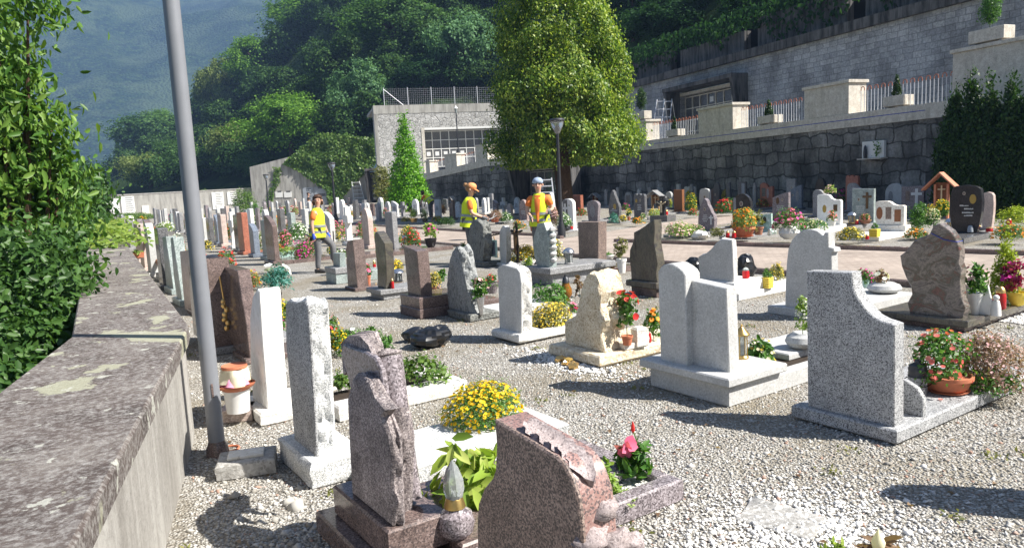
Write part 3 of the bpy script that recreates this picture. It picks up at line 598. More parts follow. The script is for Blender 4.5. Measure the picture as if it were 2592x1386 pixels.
# scattered loose stones, nearest where they show largest
def stones(name, mat, region, n, size, seed, z=.0, label=None):
    rg = np.random.default_rng(seed); P_ = region(rg, n); n = len(P_); s = size*rg.lognormal(0, .35, n)
    base = np.array([(1, 0, 0), (0, 1, 0), (-1, 0, 0), (0, -1, 0), (.2, .1, 1), (-.1, -.2, -1)], float)
    q = base[None]*rg.uniform(.55, 1.25, (n, 6, 1))*np.stack([s, s*rg.uniform(.55, .95, n), s*rg.uniform(.35, .7, n)], 1)[:, None]
    a = rg.uniform(0, 6.28, n); c, k = np.cos(a)[:, None], np.sin(a)[:, None]; b = rg.normal(0, .35, n); cb, sb = np.cos(b)[:, None], np.sin(b)[:, None]
    x, y, zz = q[..., 0], q[..., 1], q[..., 2]; x, zz = x*cb-zz*sb, x*sb+zz*cb; x, y = x*c-y*k, x*k+y*c
    V = np.stack([x+P_[:, :1], y+P_[:, 1:2], zz+(s*.12)[:, None]+z], -1).reshape(-1, 3); o = np.arange(n)[:, None]*6
    T = np.array([(0, 1, 4), (1, 2, 4), (2, 3, 4), (3, 0, 4), (1, 0, 5), (2, 1, 5), (3, 2, 5), (0, 3, 5)])
    me = npmesh(name, V, (o[:, None]+T[None]).reshape(-1, 3)); tag(link(name, me, mat, None, 0), label, 'gravel', None, 'stuff')
def reg_fan(rg, n):
    r = 2.0+10*rg.random(n*2)**1.6; a = R_(29.5)+R_(40)*(rg.random(n*2)*2-1); P_ = np.stack([r*np.sin(a), r*np.cos(a)], 1)
    ok = (P_[:, 0] > .12+.145*(P_[:, 1]-3)*(P_[:, 1] < 5.6)+.4*(P_[:, 1] >= 5.6)) & (P_[:, 0] < 9.2) & (P_[:, 1] > .6); return P_[ok][:n]
stones('loose_gravel', 'stones', reg_fan, 80000, .0102, 5, 0, 'pale loose gravel covering the ground between the graves')
def reg_box(x0, x1, y0, y1):
    return lambda rg, n: np.stack([rg.uniform(x0, x1, n), rg.uniform(y0, y1, n)], 1)
def reg_blob(cx, cy, rx, ry): return lambda rg, n: np.stack([cx+rx*rg.normal(size=n)*.5, cy+ry*rg.normal(size=n)*.5], 1)
stones('white_chippings', 'white_stones', reg_blob(2.7, 2.2, .62, .5), 3600, .0115, 8, .004, 'bright white chippings strewn on the gravel beside the dark kerb')
stones('rubble', 'stones', reg_blob(.72, 3.9, .3, 1.0), 110, .024, 11, .0, 'larger broken stones along the foot of the parapet wall')
stones('white_chippings', 'white_stones', reg_box(8.1, 9.4, 3.6, 4.75), 6000, .016, 9, .004, 'white chippings around the grave with the jagged reddish stone')
stones('white_chippings', 'white_stones', reg_blob(3.75, 5.6, .25, .7), 1500, .014, 10, .004, 'white chippings at the foot of the yellowish rough stone')
rg = np.random.default_rng(31); q = reg_fan(rg, 260); n = len(q); V, f = leaves(np.c_[q, np.full(n, .012)], unit(rg.normal(size=(n, 3))*.25+np.array([0, 0, 1.])), .045, .6, 0, 4, .4); tag(link('fallen_leaves', npmesh('fallen_leaves', V, f), 'leaf_dry', None, 0), 'dry brown leaves scattered on the gravel', 'leaves', None, 'stuff')
q = reg_fan(rg, 90); q = np.repeat(q, 14, 0)+rg.normal(size=(len(q)*14, 2))*.035; n = len(q); V, f = leaves(np.c_[q, np.full(n, .008)], unit(rg.normal(size=(n, 3))*.5+np.array([0, 0, 1.])), .035, .4, .6, 5, .3); tag(link('weeds', npmesh('weeds', V, f), 'leaf_olive', None, 0), 'sparse low weeds growing through the gravel', 'weeds', None, 'stuff')
# ---- parapet wall along the left
pw = thing('parapet_wall', 'weathered concrete parapet wall with lichen-stained flat coping, running along the left edge', 'wall')
inn = [(-1.9, -7.), (-.01, 2.86), (.5, 5.5), (.53, 5.72), (.6, 17.5), (.75, 100)]; outr = [(.0, 100), (-.12, 18.1), (-.2, 5.85), (-.48, 4.37), (-2.65, -7.)]
MB().prism([Vector(p) for p in inn+outr], .685, .8, 'z', .012).build('coping', 'lichen_coping', pw, 30)
ins = lambda pts, d: [(x+d, y) for x, y in pts]
MB().prism([Vector(p) for p in ins(inn, -.035)+ins(outr, .035)], -4.2, .685, 'z', 0).build('wall_face', 'render_wall', pw, 0)
# ---- terrace
A0, A_, B_, C_, D_, E_ = [Vector(p) for p in ((22.3, -6), (25.41, 15.27), (26.9, 25.2), (28.1, 33.2), (27.17, 51.27), (25.25, 59.25))]
ZT = 3.67
def seg(name, a, b, za0, zb0, za1, zb1, th, mat, parent, off=0., ext=0.):
    """wall piece from a to b (bottom za0/zb0, top za1/zb1) whose visible face lies off metres to the left of the line"""
    a, b = Vector(a), Vector(b); d = b-a; L_ = d.length; rz = math.atan2(d.y, d.x); m = MB(); y0, y1 = off, off-th
    V = [(0-ext, y0, za0), (L_+ext, y0, zb0), (L_+ext, y0, zb1), (0-ext, y0, za1), (0-ext, y1, za0), (L_+ext, y1, zb0), (L_+ext, y1, zb1), (0-ext, y1, za1)]
    m.add(V, [(0, 1, 2, 3), (5, 4, 7, 6), (4, 0, 3, 7), (1, 5, 6, 2), (3, 2, 6, 7), (4, 5, 1, 0)])
    return m.build(name, mat, parent, 0, (a.x, a.y, 0), (0, 0, rz))
tw = thing('retaining_wall', 'dark irregular stone retaining wall of the terrace, under the railings', 'wall')
for i, (a, b, z0, z1) in enumerate(((A0, A_, ZT, ZT), (A_, B_, ZT, ZT), (B_, C_, ZT, ZT), (C_, D_, ZT, 3.55), (D_, E_, 3.55, 2.75))):
    seg('masonry', a, b, -.1, -.1, z0-.52, z1-.52, 1., 'cyclopean', tw); seg('ledge', a, b, z0-.52, z1-.52, z0, z1, 1.15, 'pier', tw, .07)
    if i in (1, 2): seg('ledge_line', a, b, z0-.24, z1-.24, z0-.215, z1-.215, .02, 'blue_tape', tw, .078)
fl = MB().add([(A0.x+.5, A0.y, 3.3), (C_.x+.5, C_.y, 3.3), (D_.x+.5, D_.y, 3.2), (E_.x+.5, E_.y, 2.6), (24, 70, 2.6), (50, 66, 3.2), (42, 30, 3.3), (32, -6, 3.3)], [tuple(range(8))]).build('terrace_floor', 'concrete', None, 0); tag(fl, kind='structure')
def px_of(p): v = Vector(p)-Vector((0, 0, H)); d = v.dot(CD); return CX+F*v.dot(CR)/d, CY-F*v.dot(CU)/d
def along(a, b, px, z):
    a, b = Vector(a), Vector(b); lo, hi = -1.5, 2.
    f = lambda t: px_of((*(a+(b-a)*t), z))[0]-px
    s0 = f(lo) > 0
    for _ in range(50):
        m = (lo+hi)/2
        if (f(m) > 0) == s0: lo = m
        else: hi = m
    return a+(b-a)*lo
def pier(label, a, b, px0, px1, z, h, group=None, d=.85):
    p, q = along(a, b, px0, z), along(a, b, px1, z); L_ = (q-p).length; rz = math.atan2(q.y-p.y, q.x-p.x)
    t = thing('terrace_pier', label, 'pier', (p.x, p.y, z), math.degrees(rz), group)
    MB().box(0, L_, -.04, d, 0, h-.12, .01).build('body', 'pier', t); MB().box(-.07, L_+.07, -.11, d+.07, h-.12, h, .01).build('cap', 'pier', t)
    return p, q
def flip(a, b): return (b, a)   # run walls far to near so that local +y points away from us
pA = pier('wide concrete pier half hidden by the hedge at the right edge', B_, A0, 2412, 2640, ZT, 1.62)
pB = pier('long concrete pier with flat cap, between two railings, second from the right', B_, A_, 2038, 2150, ZT, 1.3)
pC = pier('concrete pier in front of the roofed niche in the upper wall', C_, B_, 1770, 1857, ZT, 1.25)
pD = pier('narrow concrete pier at the right edge of the big thuja', C_, B_, 1600, 1638, ZT, 1.2)
pE = pier('low concrete pier right of the bright conifer, under the loculi', E_, D_, 1206, 1236, 3.42, 1.3); pF = pier('low concrete pier below the lantern on the ramp', E_, D_, 1128, 1158, 3.02, 1.25); pG = pier('small end pier of the ramp railing beside the bright conifer', E_, D_, 1080, 1090, 2.8, 1.1)
def railing(label, a, b, z, gap=.3, h=1.02, z2=None):
    a, b = Vector(a), Vector(b); d = b-a; L_ = d.length; n = max(1, int(L_/gap)); t = thing('terrace_railing', label, 'railing', (a.x, a.y, z), math.degrees(math.atan2(d.y, d.x)), 'hairpin railings on the terrace edge')
    z2 = z if z2 is None else z2
    for i in range(1, n):
        m, m2 = MB(), MB()
        x = (i+.5)*L_/n; zz = (z2-z)*x/L_; q = gap*.26
        m.tube([(x-q, .18, zz)]+[(x-q*math.cos(R_(k*22.5)), .18, zz+h*.86+q*1.1*math.sin(R_(k*22.5))) for k in range(9)]+[(x+q, .18, zz)], .014, 5)
        m2.tube([(x-q, .18, zz+h*.8)]+[(x-q*math.cos(R_(k*22.5)), .18, zz+h*.86+q*1.1*math.sin(R_(k*22.5))) for k in range(9)]+[(x+q, .18, zz+h*.8)], .017, 5)
        o = m.build('hairpin_bar', 'rail_white', t, 38); m2.build('loop', 'orange_railing', o)
    return t
railing('hairpin railing with reddish loops, longest span on the right before the hedge', pB[1], pA[0], ZT)
railing('hairpin railing with reddish loops between the two middle piers', pC[1], pB[0], ZT)
railing('hairpin railing with reddish loops left of the roofed niche', pD[1], pC[0], ZT)
railing('short hairpin railing below the loculi, between the two ramp piers', pF[1], pE[0], 3.1, .3, 1., 3.4); railing('short hairpin railing beside the bright conifer', pG[1], pF[0], 2.85, .3, 1., 3.05)
railing('hairpin railing partly behind the big thuja', pE[1], (D_+(C_-D_)*.35), 3.45, .3, 1., 3.6)
def planter(label, px0, px1, line, z, h, plab, pw_, ph_, mat='leaf_green', form='cone', zoff=0.):
    p, q = along(*line, px0, z), along(*line, px1, z); L_ = (q-p).length; t = thing('concrete_planter', label, 'planter', (p.x, p.y, z), math.degrees(math.atan2(q.y-p.y, q.x-p.x)))
    m = MB(); m.box(0, L_, -.08, .42, .06, h, .012); m.build('trough', 'pier', t); MB().box(.1, .2, 0, .35, 0, .06, .004).build('foot', 'concrete', t); MB().box(L_-.2, L_-.1, 0, .35, 0, .06, .004).build('foot', 'concrete', t)
    MB().box(.04, L_-.04, -.04, .38, h-.02, h+.004, 0).build('soil', 'soil', t)
    c = (p+q)/2; at = (c.x+.12, c.y, z+h); plant(plab, 0, 0, pw_, ph_, mat, None, None, 0, 'small_conifer', 'conifer', None, form=form, at=at, sc=dep(at)/F, leafsize=1.3)
planter('concrete planter on the railing ledge nearest the hedge', 2238, 2292, (B_, A_), ZT, .42, 'small conical conifer in the planter nearest the hedge', 24, 54, 'leaf_hedge')
planter('concrete planter on the ledge between the two middle piers', 1921, 1962, (C_, B_), ZT, .4, 'small conical conifer between the two middle piers', 22, 42, 'leaf_hedge')
planter('small concrete planter on the ledge left of the niche', 1689, 1718, (C_, B_), ZT, .4, 'tiny conifer in the planter left of the niche', 15, 33, 'leaf_hedge')
planter('concrete planter standing on the wide pier at the right edge', 2455, 2545, (B_, A0), ZT+1.62, .46, 'untidy young conifer on the wide pier at the right edge', 62, 100, 'leaf_green', 'upright')
planter('concrete planter on the narrow pier beside the big thuja', 1600, 1634, (C_, B_), ZT+1.2, .5, 'clipped round bush on the pier beside the big thuja', 36, 62, 'leaf_hedge', 'upright')
# ---- upper wall, tier above it, niche
U0, U1, U3 = Vector((30.6, -6)), Vector((36.37, 36.87)), Vector((38.6, 53.5)); ud = (U1-U0).normalized()
uw = thing('upper_wall', 'tall grey ashlar wall in shade behind the terrace railings', 'wall')
na, nb = along(U3, U0, 1722, 6.), along(U3, U0, 1885, 6.)
seg('masonry', U0, nb, 3.2, 3.2, 8.45, 8.45, 1., 'ashlar', uw); seg('masonry', na, U3, 3.2, 3.2, 8.45, 8.45, 1., 'ashlar', uw); seg('masonry', nb, na, 7.5, 7.5, 8.45, 8.45, .9, 'ashlar', uw)
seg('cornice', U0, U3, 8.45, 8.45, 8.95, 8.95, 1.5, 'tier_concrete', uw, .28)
nd_ = Vector((-ud.y, ud.x))
tier = thing('tier_wall', 'streaked dark concrete wall set back above the grey ashlar wall', 'wall'); k = 0; tt = 0.
while tt < 1:
    a = U0.lerp(U3, tt)-nd_*1.; b = U0.lerp(U3, min(tt+.115, 1))-nd_*1.; hh = 10.7+.3*math.sin(k*2.1)
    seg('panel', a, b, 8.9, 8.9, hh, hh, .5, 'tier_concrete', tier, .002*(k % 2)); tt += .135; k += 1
hp = np.array([tuple(U0.lerp(U3, u)) for u in np.linspace(.25, 1.05, 5200)]); rg = np.random.default_rng(12); n = len(hp); lo = np.array([10.6-2.1*max(0, noise.noise(Vector((u*.19, 3.3, 0)))+.25) for u in np.arange(n)*.0082*4])
Pp = np.stack([hp[:, 0]-nd_.x*(.55+rg.uniform(0, .8, n)), hp[:, 1]-nd_.y*(.55+rg.uniform(0, .8, n)), lo+(11.9-lo)*rg.random(n)], 1); V, f = leaves(Pp, unit(rg.normal(size=(n, 3))*.5+np.array([nd_.x, nd_.y, .4])), .3, .6, 0, 3, .25, .8); tag(link('hanging_vegetation', npmesh('hanging_vegetation', V, f), 'leaf_hill_dark', None, 0), 'dark vegetation hanging over the streaked wall at upper right', 'vegetation')
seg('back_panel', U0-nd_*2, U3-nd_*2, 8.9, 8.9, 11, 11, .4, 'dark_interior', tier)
def niche(label, a, b, z0, z1, cols, rows, depth, side_mat, flare=1.2, roof=True, cell=.76):
    """recess with a grid of burial niches between a and b (left to right as we see it)"""
    a, b = Vector(a), Vector(b); d = b-a; L_ = d.length; t = thing('burial_niches', label, 'columbarium', (a.x, a.y, z0), math.degrees(math.atan2(d.y, d.x)))
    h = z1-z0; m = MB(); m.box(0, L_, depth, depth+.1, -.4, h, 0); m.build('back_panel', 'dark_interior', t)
    g = MB(); n = max(1, int(L_/cell)); cw = L_/n
    for i in range(n+1): g.box(i*cw-.04, i*cw+.04, depth-.1, depth-.001, 0, h-.25, 0)
    r = max(1, int((h-.3)/(cell*.86))); ch = (h-.3)/r
    for j in range(r+1): g.box(-.02, L_+.02, depth-.105, depth-.002, j*ch-.04, j*ch+.04, 0)
    g.build('frame', side_mat, t); rg = random.Random(int(L_*100)); pm, wl = MB(), MB()
    for i in range(n):
        for j in range(r):
            pm.box(i*cw+.07, i*cw+cw-.07, depth-.05, depth-.03, j*ch+.07, j*ch+ch-.07, 0)
            if (cols == 12 and j == 1 and i < 5) or (cols != 12 and rg.random() < .3): MB().box(i*cw+cw*.28, i*cw+cw*.72, depth-.07, depth-.051, j*ch+ch*.25, j*ch+ch*.7, 0).build('name_plate', 'plaque_white', t)
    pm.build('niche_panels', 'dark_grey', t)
    MB().box(0, L_, -.0, depth, h-.2, h, 0).build('soffit', side_mat, t)
    if roof:
        for x in (-.3, L_+.02):
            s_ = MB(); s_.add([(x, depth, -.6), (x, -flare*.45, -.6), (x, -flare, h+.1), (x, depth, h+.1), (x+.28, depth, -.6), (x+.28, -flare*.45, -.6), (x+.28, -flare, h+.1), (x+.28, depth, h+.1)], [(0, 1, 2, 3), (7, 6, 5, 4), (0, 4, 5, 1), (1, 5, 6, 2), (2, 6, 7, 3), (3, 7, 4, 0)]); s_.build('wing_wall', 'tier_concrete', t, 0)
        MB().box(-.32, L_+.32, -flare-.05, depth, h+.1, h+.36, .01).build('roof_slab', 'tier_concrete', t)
    return t
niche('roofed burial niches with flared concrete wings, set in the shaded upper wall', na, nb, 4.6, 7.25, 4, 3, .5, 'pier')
# ---- far facade with loculi
FL, FR = Vector((24.3, 68.05)), Vector((38.7, 64.3)); fd = (FR-FL).normalized()
fa = thing('columbarium_building', 'pale stone-faced burial building with a wide opening, behind the bright conifer', 'building')
ja = along(FL, FR, 1068, 6.); jb = FR
seg('masonry', ja, FL, 0, 0, 8.75, 8.75, 1.2, 'facade_stone', fa); seg('masonry', jb, ja, 7.35, 7.35, 8.75, 8.75, 1.19, 'facade_stone', fa)
seg('parapet', FR, FL, 8.75, 8.75, 9.55, 9.55, 1.25, 'stained_concrete', fa, .03); seg('jamb', ja+fd*.3, ja, 3, 3, 7.35, 7.35, 1.3, 'pier', fa, .04)
seg('side_wall', FL, FL*1.13+Vector((.25, 0)), 0, 0, 9.5, 9.5, .3, 'stained_concrete', fa, -.01)
seg('roof', FR+Vector((-fd.y, fd.x))*8, FL+Vector((-fd.y, fd.x))*8, 9.2, 9.2, 9.45, 9.45, -7.5, 'concrete', fa)
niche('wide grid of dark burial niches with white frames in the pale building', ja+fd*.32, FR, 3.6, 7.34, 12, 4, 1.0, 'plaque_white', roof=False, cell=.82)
cf = thing('wire_fence', 'tall chain-link fence on the roof of the pale burial building', 'fence', (FL.x+1.2, FL.y, 9.55), math.degrees(math.atan2(fd.y, fd.x)))
for i in range(7): MB().tube([(i*2.3, .5, 0), (i*2.3, .5, 1.75)], .035, 6).build('post', 'rail_white', cf)
MB().tube([(0, .5, 1.6), (1.9, .5, 0)], .03, 5).build('brace', 'rail_white', cf); m = MB()
for i in range(70): m.tube([(i*.2, .5, 0), (i*.2+.05, .5, 1.7)], .004, 3, False)
for j in range(9): m.tube([(0, .5, .2*j), (14, .5, .2*j)], .004, 3, False)
m.build('wire_mesh', 'rail_white', cf, 0)
# ---- concrete walls on the left, plaques, ivy
W0, W1 = Vector((18.0, 97.5)), Vector((31.4, 91.4)); cw_ = thing('concrete_wall', 'tall stained concrete wall half covered by ivy', 'wall')
seg('face', W1, W0, -.1, -.1, 8.3, 5.25, .6, 'stained_concrete', cw_)
lw = thing('concrete_wall', 'low stained concrete wall with white memorial plaques at the far end', 'wall'); seg('face', (18.6, 98.4), (-1, 98.4), -.1, -.1, 2.55, 2.45, .5, 'stained_concrete', lw); seg('wall_cap', (18.6, 98.4), (-1, 98.4), 2.55, 2.45, 2.67, 2.57, .6, 'concrete', lw, .05)
def on_wall(px, py, a, b, off=.0):
    a, b = Vector(a), Vector(b); d = (b-a).normalized(); n = Vector((-d.y, d.x)); r = ray(px, py); n3 = Vector((n.x, n.y, 0)); t = (Vector((a.x, a.y, H))+n3*off-Vector((0, 0, H))).dot(n3)/r.dot(n3); return Vector((r.x*t, r.y*t, H+r.z*t))
def plaque(label, a, b, x0, x1, y0, y1, mat, lines=0, emblem=False):
    p = on_wall(x0, y1, a, b); q = on_wall(x1, y1, a, b); z = on_wall(x0, y0, a, b).z; L_ = (Vector((q.x, q.y))-Vector((p.x, p.y))).length; h = z-p.z
    t = thing('memorial_plaque', label, 'plaque', p, math.degrees(math.atan2(q.y-p.y, q.x-p.x)))
    MB().box(0, L_, -.08, .02, 0, h, .006).build('slab', mat, t); rg = random.Random(int(x0))
    if lines:
        m = MB()
        for i in range(lines):
            zz = h*(.9-.8*i/lines); ww = L_*rg.uniform(.35, .6); x = L_*.32
            while x < L_*.32+ww: s = L_*.05*rg.uniform(.7, 1.4); m.box(x, x+s*.75, -.084, -.079, zz, zz+h*.3/lines, 0); x += s
        m.build('inscription', 'ink', t, 0)
    return t
far = ((-1, 98.4), (18.6, 98.4))
plaque('blank bright white plaque, leftmost on the low far wall', *far, 272, 305, 499, 543, 'plaque_white', 1); plaque('tall white plaque with lines of dark lettering beside the blank one', *far, 310, 344, 498, 544, 'plaque_white', 7)
plaque('small cream plaque on the low far wall left of the lamp pole', *far, 361, 379, 520, 544, 'cream'); plaque('white lettered plaque between the two round shrubs, left one', *far, 539, 569, 487, 530, 'plaque_white', 8); plaque('white lettered plaque partly behind the darker round shrub', *far, 577, 601, 486, 518, 'plaque_white', 5)
tall = (W0, W1)
plaque('grey plaque with emblem and ruled lines on the tall concrete wall', *tall, 770, 797, 475, 522, 'plaque_grey', 9); plaque('plain grey plaque touching the ivy', *tall, 799, 829, 473, 522, 'plaque_grey', 2)
plaque('small white plaque, leftmost of three under the climbing plant', *tall, 679, 693, 494, 501, 'plaque_white', 1); plaque('small white plaque, middle one of three on the tall concrete wall', *tall, 698, 716, 486, 500, 'plaque_white', 1); plaque('small white plaque, rightmost of three on the tall concrete wall', *tall, 720, 739, 486, 500, 'plaque_white', 1)
def ivy(label, poly, a, b, n, size, mat, seed, thick=.5, name='ivy'):
    rg = np.random.default_rng(seed); P_ = []; xs, ys = zip(*poly)
    while len(P_) < n:
        x, y = rg.uniform(min(xs), max(xs)), rg.uniform(min(ys), max(ys)); c = False; j = len(poly)-1
        for i in range(len(poly)):
            if (poly[i][1] > y) != (poly[j][1] > y) and x < (poly[j][0]-poly[i][0])*(y-poly[i][1])/(poly[j][1]-poly[i][1])+poly[i][0]: c = not c
            j = i
        if c: P_.append(on_wall(x, y, a, b, -.1))
    P_ = np.array([tuple(p) for p in P_]); d = (Vector(b)-Vector(a)).normalized(); n3 = np.array([d.y, -d.x, 0.])
    if np.dot(n3[:2], -P_[0][:2]) < 0: n3 = -n3
    bumpy = np.array([noise.noise(Vector(p)*.9) for p in P_]); P_ = P_+n3*(thick*(.5+bumpy)*rg.uniform(.3, 1, n))[:, None]
    N = unit(n3+rg.normal(size=(n, 3))*.45+np.array([0, 0, .3])); V, f = leaves(P_, N, size, .85, 0, seed, .2, .5)
    return tag(link(name, npmesh(name, V, f), mat, None, 0), label, 'ivy')
Z1 = lambda pts: [(600+x*.2717, 250+y*.2717) for x, y in pts]
ivy('thick green ivy mat hanging over the tall concrete wall', Z1([(440, 600), (720, 350), (830, 318), (1300, 375), (1290, 600), (1190, 690), (1050, 820), (970, 930), (940, 1010), (860, 1010), (835, 850), (700, 760), (590, 680)]), *tall, 9000, .3, 'leaf_ivy', 3)
ivy('thin climbing plant trailing down the tall concrete wall', Z1([(340, 640), (410, 640), (400, 780), (340, 870), (330, 990), (260, 1010), (280, 880), (330, 800)]), *tall, 380, .22, 'leaf_ivy', 4, .2, 'climbing_plant')
p0 = on_wall(925, 440, *tall); niche('dark concrete niche wing in front of the tall wall, left of the bright conifer', on_wall(938, 510, *tall).xy+Vector((-.4, -1.2)), on_wall(992, 510, *tall).xy+Vector((1.2, -2)), .2, 3.9, 2, 3, 1.4, 'tier_concrete', 1.6)
# niche at the foot of the retaining wall under the thuja
n0, n1 = along(D_, C_, 1372, 1.5), along(D_, C_, 1490, 1.5); nv = Vector((-.9, -.1)); niche('pale framed burial niches at the foot of the dark wall, behind the thuja trunk', n0+nv*1.6, n1+nv*1.6, .2, 2.6, 5, 3, .5, 'stained_concrete', 1.3)
pn = on_wall(2186, 402, A_, C_, .1); sh = thing('wall_shrine', 'small white wall shrine with picture and flowers on the dark stone wall', 'shrine', on_wall(2185, 401, A_, C_, .1), math.degrees(math.atan2(A_.y-C_.y, A_.x-C_.x)))
MB().box(0, 1.0, -.06, .05, 0, .62, .006).build('panel', 'plaque_white', sh); MB().box(-.06, 1.06, -.26, .05, -.05, -.002, .006).build('shelf', 'pier', sh); MB().lathe([(.06, 0), (.07, .2), (.05, .42), (.001, .5)], 8, (.22, -.14)).build('statue', 'dark_metal', sh)
V, f = leaves(np.random.default_rng(2).normal(size=(60, 3))*np.array([.08, .04, .14])+np.array([.78, -.14, .3]), unit(np.random.default_rng(3).normal(size=(60, 3))), .09, .6); link('flowers', npmesh('flowers', V, f), 'leaf_green', sh, 0)
# ---- hillside and mountain
def interp(x, xs, ys): return float(np.interp(x, xs, ys))
HX = [-300, 100, 250, 420, 600, 760, 900, 1250, 1560, 1900, 2300, 2900]
def hill(px, t):
    db = interp(px, [-300, 150, 620, 700, 940, 960, 1300, 1500, 1600, 1750, 2000, 2413, 2900], [125, 118, 112, 106, 104, 104, 106, 90, 66, 55, 45, 36.5, 30])
    zb = interp(px, [-300, 620, 700, 940, 955, 1330, 1500, 2900], [-2, .5, 2.5, 5.5, 8.6, 9., 9.8, 9.8])
    yc = interp(px, HX, [540, 520, 455, 385, 270, 140, 0, -200, -260, -300, -330, -400]); ln = interp(px, [0, 1000, 1600, 2800], [90, 75, 45, 35])
    d = db+ln*t; r = ray(px, 0); b = Vector((r.x, r.y, 0)); p = b*d
    def zat(dd, py): q = ray(px, py); return H+q.z*dd
    z1 = max(zat(db+ln, yc), zb+1); z = zb+(z1-zb)*(t**.85)+noise.noise(Vector((p.x*.06, p.y*.06, 0)))*1.6*min(1, t*4)
    return Vector((p.x, p.y, z))
V = []; Fc = []; nx, nt = 90, 24
for i in range(nx+1):
    for j in range(nt+1): V.append(hill(-300+3200*i/nx, j/nt*1.6 if j < nt else 2.4))
for i in range(nx):
    for j in range(nt): Fc.append((i*(nt+1)+j, (i+1)*(nt+1)+j, (i+1)*(nt+1)+j+1, i*(nt+1)+j+1))
tag(MB().add(V, Fc).build('hillside', 'hill_ground', None, 180), kind='structure')
rgn = np.random.default_rng(77); V = []; Fc = []; nx, nt = 110, 60
for i in range(nx+1):
    px = -900+2900*i/nx; r = ray(px, 300); b = Vector((r.x, r.y, 0)).normalized()
    for j in range(nt+1):
        t = j/nt; d = 1300+2100*t; p = b*d; ridge = 330*noise.fractal(Vector((p.x*.0012, p.y*.0012, 3.3)), 1., 2., 6)
        gul = 80*(1-abs(noise.noise(Vector((px*.0042+p.y*.0005, t*.8, 1.)))*2)); z = -20+t*(980+.14*px)+(ridge+gul)*min(1, t*2.2)*.5
        V.append((p.x, p.y, z+noise.noise(Vector((p.x*.03, p.y*.03, 0)))*6))
for i in range(nx):
    for j in range(nt): Fc.append((i*(nt+1)+j, (i+1)*(nt+1)+j, (i+1)*(nt+1)+j+1, i*(nt+1)+j+1))
tag(MB().add(V, Fc).build('mountain', 'mountain_forest', None, 180), kind='structure')
hz = MB().box(-3800, 3800, -80, 3700, -5.5, 1560, 0).build('haze', None, None, 0); tag(hz, kind='stuff')
hm = bpy.data.materials.new('haze'); hm.use_nodes = True; t = hm.node_tree; t.nodes.remove(t.nodes['Principled BSDF'])
pv = t.nodes.new('ShaderNodeVolumePrincipled'); pv.inputs['Color'].default_value = (.36, .57, 1, 1); pv.inputs['Density'].default_value = .00036; t.links.new(pv.outputs[0], t.nodes['Material Output'].inputs['Volume']); hz.data.materials.append(hm)
# ---- trees
def set_mat(o, m): o.material_slots[0].link = 'OBJECT'; o.material_slots[0].material = MATS[m]
def bl(seed, k=7):
    rg = np.random.default_rng(seed); b = [(0, 0, 0, .72, .72, .7)]
    for i in range(k): d = unit(rg.normal(size=(1, 3)))[0]; d[2] = abs(d[2])*1.0-.3; r = rg.uniform(.2, .46); b.append((*(d*rg.uniform(.5, .82)), r, r, r*.8))
    return b
def crown_tree(i):
    p, n = clumps(bl(i, 13), 560, 34, .075, 20+i, .2, .75, -.8); k = np.array([noise.noise(Vector(v)*2.6+Vector((i*3, 0, 0))) for v in p]); e = np.array([noise.noise(Vector(v)*1.3+Vector((0, i*5, 0))) for v in p])
    p = p*(1+.22*e)[:, None]; q = k > -.2; V, f = leaves(p[q], n[q], .06+.012*(i % 2), .6, 0, 30+i, .25); return npmesh('crown', V, f)
CROWN = [crown_tree(i) for i in range(5)]
SPRUCE = crown_mesh('crown', [(0, 0, -.9+1.8*i/9, .5*(1-i/9.6), .5*(1-i/9.6), .13) for i in range(10)], 420, 22, .06, .085, 60, .35, .2, .5, 0, -.9, .3)
TR = {}
def hill_at(px, py):
    lo, hi = 0., 1.6
    for _ in range(40):
        m = (lo+hi)/2
        if px_of(hill(px, m))[1] > py: lo = m
        else: hi = m
    return hill(px, lo)
def tree(label, px, py, rx, ry, mat, k, lean=0, up=.72, d=None, cat='tree'):
    """crown centred on a pixel, its foot on the hillside below"""
    b = hill_at(px, py+ry*up); s = dep(b)/F; c = Vector((b.x, b.y, b.z+ry*s*up))
    t = thing('tree', label, cat, b); me = SPRUCE if k == 'spruce' else CROWN[k]
    o = bpy.data.objects.new('crown', me); C.objects.link(o); o.parent = t
    if not me.materials: me.materials.append(MATS['leaf_hill'])
    set_mat(o, mat); o.location = (0, 0, ry*s*up); o.scale = (rx*s, rx*s, ry*s); o.rotation_euler = (0, 0, (px*.37) % 6.28)
    h = ry*s*up; m = MB().tube([(0, 0, -1.), (.1, .05, h*.5), (0, .1, h*1.2)], [rx*s*.07, rx*s*.055, rx*s*.02], 7)
    for q in range(4): a = q*1.6+px; m.tube([(0, .05, h*(.45+.12*q)), (math.cos(a)*rx*s*.45, math.sin(a)*rx*s*.45, h*(.9+.1*q))], [rx*s*.035, rx*s*.012], 5)
    m.build('trunk', 'bark', t); return t
